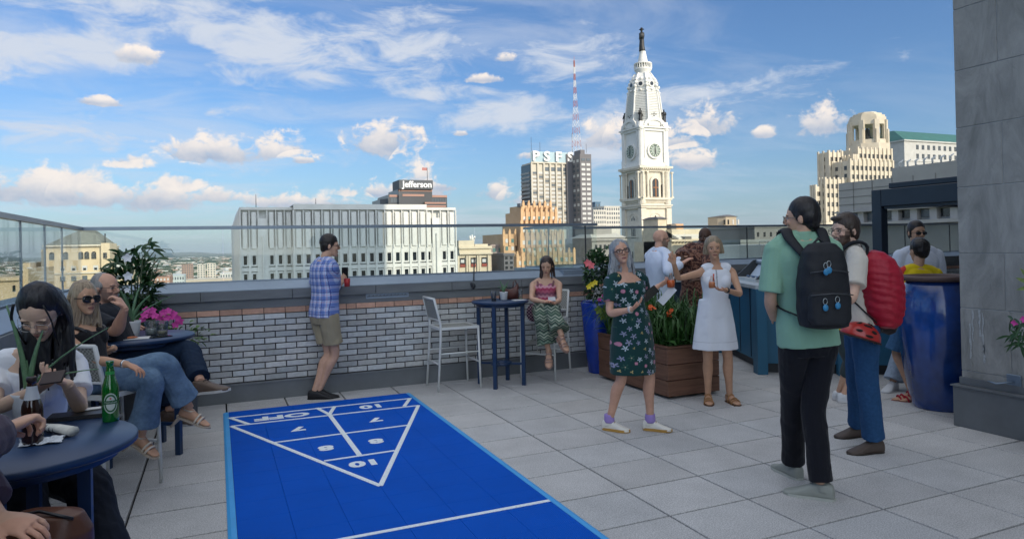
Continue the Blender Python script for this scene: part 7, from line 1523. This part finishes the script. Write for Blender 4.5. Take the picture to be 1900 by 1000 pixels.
# --- man in green with the black backpack
def green_man():
    p = Person('man in green short sleeved shirt and black trousers walking away with black backpack', st=1.86, d=4.30, hip=(1500,628), neck=(1487,440,.0), phi=-4, sphi=2, bend=.06, bulk=.92, shw=.88, thigh=.86, head=(1486,406,.02), hphi=-54, hpitch=2, skin='light', brow=(.03,.02,.015),
        armR=[(1553,556,1),(1535,588,1)], armL=[(1429,556,-1),(1436,590,1)], handR=(1528,600,.1,.5), handL=(1450,592,.15,.5), legR=[(1518,762,1),(1524,924,'g'),(-58,)], legL=[(1488,758,-1),(1472,884,'g'),(-12,)], vox=.0045, hk=1.03)
    p.k['legR'] = p.k['legR']; p.body()
    p.cloth('shirt', lambda mb: p.shirt(mb, -.06, .97, .020, .84, .018, flare=.3, hemflare=.03), clothm, (.24,.43,.31), .009, 14)
    mb = MB(); limb(mb, [p.N-p.up*.035, p.N+p.up*.035], [.078, .066], 18); bake(mb, .005, 1, clothm, 'collar', p.r, None, lambda V: np.tile(pat((.25,.44,.32)), (len(V), 1)))
    p.cloth('trousers', lambda mb: p.pants(mb, .98, .010, .014), clothm, (.006,.007,.012), .009, 17); p.shoes('sneaker', (.27,.29,.26), (.42,.44,.40), (.25,.27,.25))
    p.hair(lambda mb, H: hair_short(mb, H, .010, .004, -.06, .0), (.006,.005,.006), (.02,.017,.018)); glasses(p.r, p.head, m_=clearf)
    # backpack
    fw = unit(np.cross(UP, p.lS)); back = p.P+(p.N-p.P)*.56-fw*.225+p.lS*.02; T = lambda x, y, z: back+p.lS*x-fw*y+UP*z
    r = root('backpack', back, 'black backpack with round blue tags on the back of the man in green', 'backpack'); bk = mat('black_nylon', vc=True, rough=.7, bump=.002, bscale=40)
    q = MB(); R = []
    for z, w_, d in ((-.265,.10,.05),(-.25,.135,.085),(-.15,.148,.105),(-.02,.145,.10),(.10,.135,.09),(.19,.115,.075),(.235,.075,.045),(.245,.03,.02)): R.append([T(w_*math.copysign(abs(math.cos(t))**.6, math.cos(t)), d*math.copysign(abs(math.sin(t))**.7, math.sin(t)), z) for t in [2*pi*j/28 for j in range(28)]])
    q.rings(R)
    def bc(V): C = np.tile(pat((.007,.009,.013)), (len(V), 1)); return C
    bake(q, .006, 2, bk, 'pack_body', r, lambda V: .004*vnoise(V, 20, 4, 2), bc)
    q = MB(); R = []
    for z, w_ in ((-.235,.10),(-.20,.122),(-.08,.125),(-.045,.11)): R.append([T(w_*math.copysign(abs(math.cos(t))**.6, math.cos(t)), .085+.045*math.copysign(abs(math.sin(t))**.7, math.sin(t)), z) for t in [2*pi*j/24 for j in range(24)]])
    q.rings(R); bake(q, .006, 2, bk, 'front_pocket', r, lambda V: .003*vnoise(V, 24, 9, 2), bc)
    q = MB(); q.tube([T(-.11,.10,.07), T(0,.118,.085), T(.11,.10,.07)], .004, 6); q.tube([T(-.12,.125,-.06), T(0,.14,-.05), T(.12,.125,-.06)], .004, 6); q.build('zipper', mat('zip_grey', (.05,.055,.06), .4), r)
    blue = mat('blue_tag', (.03,.22,.42), .4); ring = mat('tag_ring', (.45,.5,.5), .3, metal=.7)
    for x, z in ((-.03,.075),(-.012,.085),(-.045,-.13),(.025,-.12)):
        q = MB(); y = .125 if z > 0 else .142; q.ell(T(x,y,z), (.016,.006,.020), (p.lS, fw, UP)); q.build('round_tag', blue, r); q = MB(); q.tube([T(x+.012*math.cos(t), y-.004, z+.036+.018*math.sin(t)) for t in [2*pi*k/12 for k in range(13)]], .0018, 5); q.build('tag_ring', ring, r)
    for sg, s_ in ((-1, 'L'), (1, 'R')):
        q = MB(); S = p.N+p.lS*sg*.105+UP*-.005; limb(q, [T(sg*.075,-.055,.16), S-fw*.085+UP*.0, S-fw*.02+UP*.052, S+fw*.075+UP*.005, p.P+(p.N-p.P)*.62+p.lS*sg*.13+fw*.13, p.P+(p.N-p.P)*.35+p.lS*sg*.185+fw*.03, T(sg*.12,-.05,-.20)], [.024,.032,.034,.032,.022,.014,.012], 10, flat=.4, fup=-fw+UP*.3); q.build('shoulder_strap', bk, r, cols=np.tile(pat((.008,.01,.014)), (len(q.v), 1)))
    q = MB(); q.tube([T(-.05,-.04,.22), T(0,-.05,.27), T(.05,-.04,.22)], .009, 8); q.build('grab_loop', bk, r, cols=np.tile(pat((.008,.01,.014)), (len(q.v), 1)))
# --- bearded man with the red pack
def beard_man():
    p = Person('bearded man in glasses, beige shirt and blue jeans carrying a red covered backpack', st=1.79, d=5.10, hip=(1598,602), neck=(1579,462,.0), bulk=.9, thigh=.88, phi=-78, sphi=-74, head=(1567,429,-.02), hphi=-104, hpitch=3, skin='pale', beard=(.045,.028,.02), brow=(.02,.013,.01),
        armL=[(1582,552,-1),(1553,568,-1)], armR=[(1568,545,1),(1550,560,1)], handL=(1543,566,0,.5), handR=(1540,560,0,.5), legL=[(1608,716,-1),(1622,839,'g'),(-98,0)], legR=[(1590,706,1),(1594,809,'g'),(-100,0)], vox=.005)
    p.body(); p.cloth('shirt', lambda mb: p.shirt(mb, -.02, .97, .020, .68, .020, flare=.3, hemflare=.02), clothm, (.60,.56,.49), .009, 15)
    mb = MB(); limb(mb, [p.N-p.up*.035, p.N+p.up*.03], [.078, .066], 18); bake(mb, .005, 1, clothm, 'collar', p.r, None, lambda V: np.tile(pat((.50,.46,.40)), (len(V), 1)))
    p.cloth('jeans', lambda mb: p.pants(mb, .97, .016, .014, waist=.14), denimm, (.022,.075,.18), .008, 19); p.shoes('loafer', (.075,.055,.045), (.03,.025,.02))
    p.hair(lambda mb, H: (hair_short(mb, H, .012, .0, -.05, .004), H.ell(mb, (.01,.05,.095), (.055,.035,.022))), (.020,.013,.010), (.06,.04,.03)); glasses(p.r, p.head)
    fw = fdir(-76); lt = p.lS; c0 = Dp(1635, 536, 4.97); r = root('red_backpack', c0, 'tall pack under a crumpled red rain cover worn by the bearded man', 'backpack'); ax = unit(UP*.97+fw*.10); T = lambda x, y, z: c0+lt*x-fw*y+ax*z
    red = mat('red_rain_cover', vc=True, rough=.5, bump=.004, bscale=26, stretch=(1,1,3), spec=.4); q = MB(); R = []
    for z, w_, y0, y1 in ((-.285,.06,-.04,.05),(-.26,.11,-.10,.10),(-.16,.14,-.145,.135),(0,.15,-.155,.155),(.13,.145,-.15,.15),(.22,.12,-.12,.11),(.27,.075,-.07,.05),(.283,.03,-.03,.0)): R.append([T(w_*math.cos(t), (y0+y1)/2+(y1-y0)/2*math.sin(t), z) for t in [2*pi*j/30 for j in range(30)]])
    q.rings(R)
    def fold(V): D = V-c0; z = D@ax; y = -(D@fw); return .003*np.sin(z*120+4*vnoise(V, 9, 3, 2)+y*25)*np.clip(1-(z-.05)*5, .15, 1)*.8+.004*vnoise(V, 26, 6, 3)
    bake(q, .006, 1, red, 'rain_cover', r, fold, lambda V: np.tile(pat((.36,.008,.028)), (len(V), 1)))
    # small emblem: three stacked arcs
    q = MB(); e = Dp(1660, 516, 4.845); n_ = unit(EYE-e); u = unit(RH-n_*np.dot(RH, n_)); v = np.cross(n_, u)*1.
    for k in range(3):
        r_ = .010+.0065*k; P = [e+u*(-.010+r_*math.sin(t)*.9)+v*(-.008+r_*math.cos(t)*.8) for t in [pi/2*j/8 for j in range(9)]]; q.tube(P, .0022, 5)
    q.build('emblem', mat('emblem_white', (.7,.68,.68), .6), r)
    mb = MB(); mb.ell(Dp(1612, 606, 5.05), (.10,.09,.09)); limb(mb, [Dp(1600, 590, 5.02), Dp(1640, 600, 5.08), Dp(1655, 612, 5.1)], [.04,.07,.05], 12); bake(mb, .008, 2, clothm, 'pack_base', r, None, lambda V: np.tile(pat((.02,.014,.016)), (len(V), 1)))
    for s_, sg in (('L', -1), ('R', 1)):
        q = MB(); S = p.N+lt*sg*.11; limb(q, [T(sg*.07,-.14,.12), S-fw*.09+UP*.01, S+UP*.05, S+fw*.09-UP*.03, p.P+(p.N-p.P)*.55+lt*sg*.15+fw*.14, p.P+(p.N-p.P)*.25+lt*sg*.17+fw*.02, T(sg*.10,-.08,-.24)], [.022,.030,.032,.028,.014,.010,.010], 10, flat=.4, fup=UP*.3-fw); q.build('shoulder_strap', clothm, r, cols=np.tile(pat((.008,.01,.014)), (len(q.v), 1)))
    # helmet hanging below
    hc = Dp(1598, 620, 4.92); r = root('bike_helmet', hc, 'red vented bike helmet hanging below the red backpack', 'helmet'); hx = unit(RH*.93-UP*.30); hy = FH; hz = np.cross(hx, hy); q = MB(); R = []
    for k in range(9):
        ph = -.12+1.62*k/8; R.append([hc+hx*.142*math.cos(ph)*math.cos(t)*(1.04 if math.cos(t) < 0 else 1)+hy*.10*math.cos(ph)*math.sin(t)+hz*.108*math.sin(ph)-hz*.02 for t in [2*pi*j/32 for j in range(32)]])
    q.rings(R); hr = mat('helmet_red', (.42,.025,.02), .35, coat=.4); q.build('shell', hr, r)
    for a, b, L_, w_ in ((.25,.35,.05,.013),(-.35,.25,.045,.012),(.0,.62,.055,.012),(.55,.75,.04,.010),(-.55,.65,.04,.010),(.05,.12,.05,.011)):
        t = -pi/2+a*1.4; ph = b*1.5; c = hc+hx*.143*math.cos(ph)*math.sin(a*1.5)-hy*.101*math.cos(ph)*math.cos(a*1.5)+hz*(.109*math.sin(ph)-.02); nn = unit(c-hc); q = MB(); q.ell(c, (L_*.62, w_*.9, .006), (unit(hx-nn*np.dot(hx, nn)), unit(np.cross(nn, hx)), nn), 12, 6); q.build('vent', mat('vent_black', (.01,.008,.008), .8) if not bpy.data.materials.get('vent_black') else bpy.data.materials['vent_black'], r)
    q = MB(); q.tube([hc+hx*.146*math.cos(t)+hy*.104*math.sin(t)-hz*.030 for t in [2*pi*j/32 for j in range(33)]], .007, 6); q.build('rim', mat('rim_black', (.02,.01,.01), .5), r); q = MB(); q.tube([hc+hx*.09-hz*.02, hc+hx*.12-hz*.06+UP*.02, hc+hx*.06+UP*.10], .005, 6); q.build('chin_strap', framem, r)
# --- person in shorts half hidden
def shorts_person():
    p = Person('half hidden person in dark green cropped trousers and white sneakers behind the bearded man', st=1.62, fem=True, d=6.75, hip=(1562,602), neck=(1556,490,.0), phi=150, head=(1552,464,.0), hphi=160, skin='light',
        armR=[(1546,545,1),(1556,590,1)], armL=[(1580,545,1),(1572,590,1)], legR=[(1556,676,1),(1557,742,'g'),(120,)], legL=[(1566,678,1),(1566,746,'g'),(105,)], vox=.006)
    p.body(); p.cloth('top', lambda mb: p.shirt(mb, -.06, .95, .018, .6, .02), clothm, lambda V: np.where((V[:,2:3] < p.P[2]+.08), pat((.60,.46,.02)), pat((.5,.44,.3))), .004); p.cloth('cropped_trousers', lambda mb: p.pants(mb, .72, .02), clothm, (.035,.055,.06), .005); p.shoes('sneaker', (.62,.64,.66), (.6,.6,.6), (.6,.6,.6))
    p.hair(lambda mb, H: (hair_short(mb, H, .004), strands(mb, H, .12, 40, .010, 4)), (.07,.035,.02), (.20,.12,.07))
# --- man in white and maroon
def maroon_man():
    p = Person('dark haired man in sunglasses and a white shirt with a maroon chest panel', st=1.78, d=7.6, hip=(1702,592), neck=(1704,462,.0), phi=184, head=(1701,432,-.02), hphi=180, hpitch=6, skin='tan', brow=(.01,.01,.01),
        armR=[(1664,532,-1),(1684,580,-1)], armL=[(1744,532,-1),(1730,580,-1)], legR=[(1676,648,-1),(1657,724,'g'),(232,)], legL=[(1712,650,-1),(1712,715,'g'),(180,)], vox=.006)
    p.body()
    def col(V): u, v, w_ = p.frame(V); C = np.tile(pat((.62,.66,.74)), (len(V), 1)); m_ = (np.abs(u) < .19) & (v < .56) & (v > .40); C[m_] = (.19,.012,.03); return C
    p.cloth('shirt', lambda mb: p.shirt(mb, -.15, .96, .026, .8, .028), clothm, col, .006); p.cloth('jeans', lambda mb: p.pants(mb, .97, .026, .02), denimm, (.32,.40,.50), .006); p.shoes('sneaker', (.60,.62,.64), (.6,.6,.6), (.6,.6,.6))
    p.hair(lambda mb, H: hair_short(mb, H, .010), (.008,.006,.006), (.03,.02,.02)); glasses(p.r, p.head, lens=True, name='sunglasses', h_=.016)
# --- youngster in yellow
def yellow_boy():
    p = Person('youngster in a yellow shirt with red shoulders seen from behind the blue jar', st=1.62, d=6.95, hip=(1700,592), neck=(1703,496,.0), phi=8, head=(1704,466,.02), hphi=-6, hpitch=6, skin='tan', hk=.98, bulk=.9,
        armR=[(1738,548,1),(1722,585,1)], armL=[(1678,550,-1),(1672,590,1)], legR=[(1708,672,1),(1706,744,'g'),(-85,)], legL=[(1684,672,1),(1692,742,'g'),(-85,)], vox=.006)
    p.body()
    def col(V): u, v, w_ = p.frame(V); C = np.tile(pat((.68,.50,.01)), (len(V), 1)); m_ = (u < -.10) & (v > .36+.0*u) & (v > .62+1.3*u+.02); C[m_] = (.55,.04,.03); n = (np.abs(u-.02) < .045) & (np.abs(v-.36) < .012) & (w_ < 0); C[n] = (.65,.22,.02); return C
    p.cloth('shirt', lambda mb: p.shirt(mb, -.12, .96, .018, .8, .022), clothm, col, .005); p.cloth('denim_shorts', lambda mb: p.pants(mb, .47, .03, flare=.6), denimm, (.05,.13,.25), .005); p.shoes('sandal', (.40,.01,.03), (.30,.01,.02))
    p.hair(lambda mb, H: (hair_short(mb, H, .014, .008, -.05), H.ell(mb, (0,-.04,.05), (.093,.085,.085))), (.006,.005,.005), (.025,.02,.018), .004)
# --- young woman at the nearest table
def near_woman():
    p = Person('black haired young woman in round glasses and a white tee bent over her phone', st=1.64, fem=True, bulk=.95, d=3.10, hip=(62,868), neck=(66,652,-.12), phi=172, sphi=168, head=(76,580,-.26), hphi=170, hpitch=42, hroll=3, skin='asian', closed=True, lip=(.30,.09,.08), brow=(.03,.02,.02), hk=.94,
        armR=[(-8,758,-1),(70,722,-1)], armL=[(150,758,-1),(125,712,-1)], handR=(92,706,-.03,.55,(.3,-.2,1)), handL=(98,700,-.03,.5,(-.3,-.2,1)), legR=[(40,905,-1),(60,1060,-1),(180,)], legL=[(168,905,-1),(196,1070,-1),(160,)], vox=.0035)
    p.body(); p.cloth('tee_shirt', lambda mb: p.shirt(mb, -.05, .88, .014, .62, .012, flare=.6, scoop=.35), clothm, (.74,.76,.80), .005, 26, vox=.0045)
    p.cloth('trousers', lambda mb: p.pants(mb, .97, .03, .04), denimm, (.012,.016,.026), .008)
    p.hair(lambda mb, H: (hair_short(mb, H, .014, .014, -.05, -.008), strands(mb, H, .28, 110, .0065, 12, wave=.005, flare=.012, fwd=.015)), (.003,.003,.005), (.014,.014,.020), .0025, vox=.0042, f=120)
    q = MB(); H = p.head
    for x in (.062, .067): limb(q, [H.w(x,.045,.10), H.w(x+.018,.07,.03), H.w(x+.010,.078,-.04), H.w(x+.006,.07,-.13)], [.004,.0035,.003,.0015], 5)
    limb(q, [H.w(-.05,.05,.10), H.w(-.072,.075,.03), H.w(-.066,.08,-.05), H.w(-.06,.075,-.14)], [.004,.0035,.003,.0015], 5); q.build('loose_strands', mat('black_hair', (.005,.005,.007), .4), p.r)
    glasses(p.r, p.head, m_=mat('silver_frame', (.5,.5,.5), .25, metal=.8), w_=.026, h_=.022, th=.0011)
    p.shoes('sneaker', (.02,.02,.02), (.1,.1,.1)); c = Dp(98, 700, depth(p.W['L'])-.09); q = MB(); q.obox(c, (unit(RH+UP*.12), unit(FH*.6+UP*.8), unit(UP*.6-FH*.8)), (.042,.024,.005)); tag(q.build('smartphone', mat('phone3', (.06,.04,.035), .35)), 'phone in a brown case in the hands of the black haired woman', 'phone')
# --- blonde woman
def blonde():
    p = Person('blonde woman in big dark sunglasses, black top and light jeans with crossed legs', st=1.68, fem=True, bulk=.97, d=4.55, hip=(172,706), neck=(147,600,.03), phi=78, sphi=98, head=(157,554,.0), hphi=118, hpitch=2, skin='tan', lip=(.36,.15,.13), brow=(.16,.11,.06), eye=False,
        armR=[(176,668,-1),(237,676,-1)], armL=[(193,652,1),(212,646,-1)], handR=(267,690,.0,.6), handL=(190,655,-.02,.5), legR=[(303,672,1),(352,757,1),(88,22)], legL=[(283,704,-1),(262,806,1),(100,28)], vox=.0045)
    p.body(); p.cloth('top', lambda mb: p.shirt(mb, -.05, .80, .010, 0), clothm, (.006,.006,.008), .003); fw = unit(np.cross(p.up, p.lS))
    for sg in (-1, 1): q = MB(); a = p.P+(p.N-p.P)*.76+p.lS*sg*.085+fw*.10; b = p.S['R' if sg > 0 else 'L']-p.lS*sg*.05+UP*.055; limb(q, [a, (a+b)/2+fw*.035, b+fw*.01, b-fw*.05-UP*.03], [.013,.013,.012,.010], 8, flat=.5); q.build('shoulder_strap', framem, p.r)
    def jc(V): n = np.clip(vnoise(V, 20, 3, 2)*.5+.5, 0, 1)[:, None]; return pat((.075,.13,.21))*(1-n)+pat((.16,.25,.36))*n
    p.cloth('jeans', lambda mb: p.pants(mb, .90, .014, .040, waist=.14, knee=.010), denimm, jc, .006, 24)
    p.hair(lambda mb, H: (hair_short(mb, H, .008, 0, -.07, .0), strands(mb, H, .15, 120, .0065, 15, part=1, wave=.008, flare=.02, fwd=.02)), (.15,.10,.06), (.50,.40,.27), .003, f=90)
    glasses(p.r, p.head, lens=True, w_=.029, h_=.024, th=.004, name='sunglasses'); p.shoes('heel', (.60,.52,.42), (.45,.38,.30))
    for q_ in 'RL': q = MB(); w_ = p.W[q_]; d = unit(w_-p.E[q_]); q.tube([w_-d*.035, w_-d*.022], .0265, 14); q.build('bracelet', mat('silver', (.6,.6,.6), .25, metal=.8) if q_ == 'R' else bpy.data.materials['silver'], p.r)
# --- man in the black shirt
def black_man():
    p = Person('balding grey haired man with glasses and black tee resting his chin on his hand', st=1.80, bulk=1.08, d=5.35, hip=(222,672), neck=(184,568,.05), phi=82, sphi=88, head=(197,535,.03), hphi=94, hpitch=2, skin='red', beard=(.24,.15,.12), brow=(.14,.12,.11), fat=1.06,
        armR=[(216,616,-1),(232,572,-1)], armL=[(222,618,1),(242,604,1)], handR=(221,556,.0,.9,(-1,.3,0)), handL=(262,606,.05,.4), legR=[(350,648,1),(372,708,-1),(92,-6)], legL=[(318,672,1),(315,764,-1),(92,6)], vox=.0055)
    p.body(); p.cloth('tee_shirt', lambda mb: p.shirt(mb, -.15, .97, .020, .85, .022, flare=.3), clothm, (.010,.013,.020), .006); p.cloth('jeans', lambda mb: p.pants(mb, .95, .02, .01), denimm, (.008,.020,.045), .006)
    def hf(mb, H): H.ell(mb, (0,-.048,.0), (.0815,.066,.062)); [H.ell(mb, (sx*.068,-.012,.022), (.015,.034,.036)) for sx in (-1, 1)]; H.ell(mb, (0,-.075,-.03), (.055,.035,.04)); H.ell(mb, (0,-.040,.048), (.0785,.072,.0735))
    p.hair(hf, (.16,.15,.14), (.38,.36,.34), .002); glasses(p.r, p.head, th=.0018); p.shoes('sneaker', (.11,.075,.055), (.50,.50,.48), (.14,.10,.08))
# --- companion at the left edge: plum sleeve and two hands
def edge_person():
    p = Person('person in a plum sweatshirt at the left edge gripping the brown beer bottle', st=1.78, d=1.85, hip=(-190,1120), neck=(-260,640,-.15), phi=60, sphi=70, head=(-235,560,-.1), hphi=80, skin='light',
        armR=[(12,884,-1),(6,800,1)], armL=[(-40,960,1),(-6,962,-1)], handR=(62,772,.10,1.15,(.5,.8,.1)), handL=(95,985,.0,.55,(0,.3,-1)), legR=[(20,1080,-1),(40,1500,-1),(60,)], legL=[(120,1060,1),(130,1500,1),(60,)], vox=.0035)
    p.body()
    p.cloth('sweatshirt', lambda mb: p.shirt(mb, -.15, .97, .03, 1., .032, fore=.78), clothm, (.055,.038,.060), .008, 16); p.cloth('trousers', lambda mb: p.pants(mb, .97, .02), clothm, (.012,.012,.016), .004); p.hair(lambda mb, H: hair_short(mb, H), (.02,.015,.01), (.05,.04,.03)); p.shoes('sneaker', (.05,.05,.05), (.3,.3,.3))
    c = Dp(92, 985, 2.0); r = root('leather_bag', c, 'brown leather bag with a dark zip under the resting hand at the lower left', 'bag'); q = MB(); R = []
    for z, w_, d in ((-.16,.10,.06),(-.13,.125,.085),(-.04,.125,.08),(.015,.10,.055),(.03,.05,.02)): R.append([c+RH*(w_*math.copysign(abs(math.cos(t))**.7, math.cos(t))-.07)+FH*(d*math.sin(t)+.1)+UP*z for t in [2*pi*j/28 for j in range(28)]])
    q.rings(R); bake(q, .006, 2, mat('tan_leather', vc=True, rough=.42, bump=.001, bscale=90), 'bag_body', r, lambda V: .004*vnoise(V, 22, 3, 2), lambda V: np.tile(pat((.10,.038,.020)), (len(V), 1)))
    q = MB(); q.tube([c-RH*.16+UP*.022+FH*.06, c-RH*.07+UP*.036+FH*.06, c+RH*.03+UP*.012+FH*.06], .005, 6); q.build('zipper', framem, r)
PEOPLE = [plaid_man, seated_woman, floral_woman, white_woman, bald_man, brown_man, green_man, beard_man, shorts_person, maroon_man, yellow_boy, near_woman, blonde, black_man, edge_person]
for f in PEOPLE:
    f()
for o in list(COL.objects):
    if '_w' in o: del o['_w']
# ------------------------------------------------------------ air
def haze():
    mb = MB(); mb.box(-30000, 30000, -3000, 26500, GZ-2, 260); m_ = bpy.data.materials.new('haze_air'); m_.use_nodes = True; nt = m_.node_tree; nt.nodes.clear()
    o = nt.nodes.new('ShaderNodeOutputMaterial'); v = nt.nodes.new('ShaderNodeVolumePrincipled'); v.inputs['Color'].default_value = (.72,.86,1,1); v.inputs['Density'].default_value = 3.2e-5; v.inputs['Anisotropy'].default_value = .2
    nt.links.new(v.outputs[0], o.inputs['Volume']); tag(mb.build('haze', m_), 'pale blue air over the city', 'haze', kind='stuff')
haze()
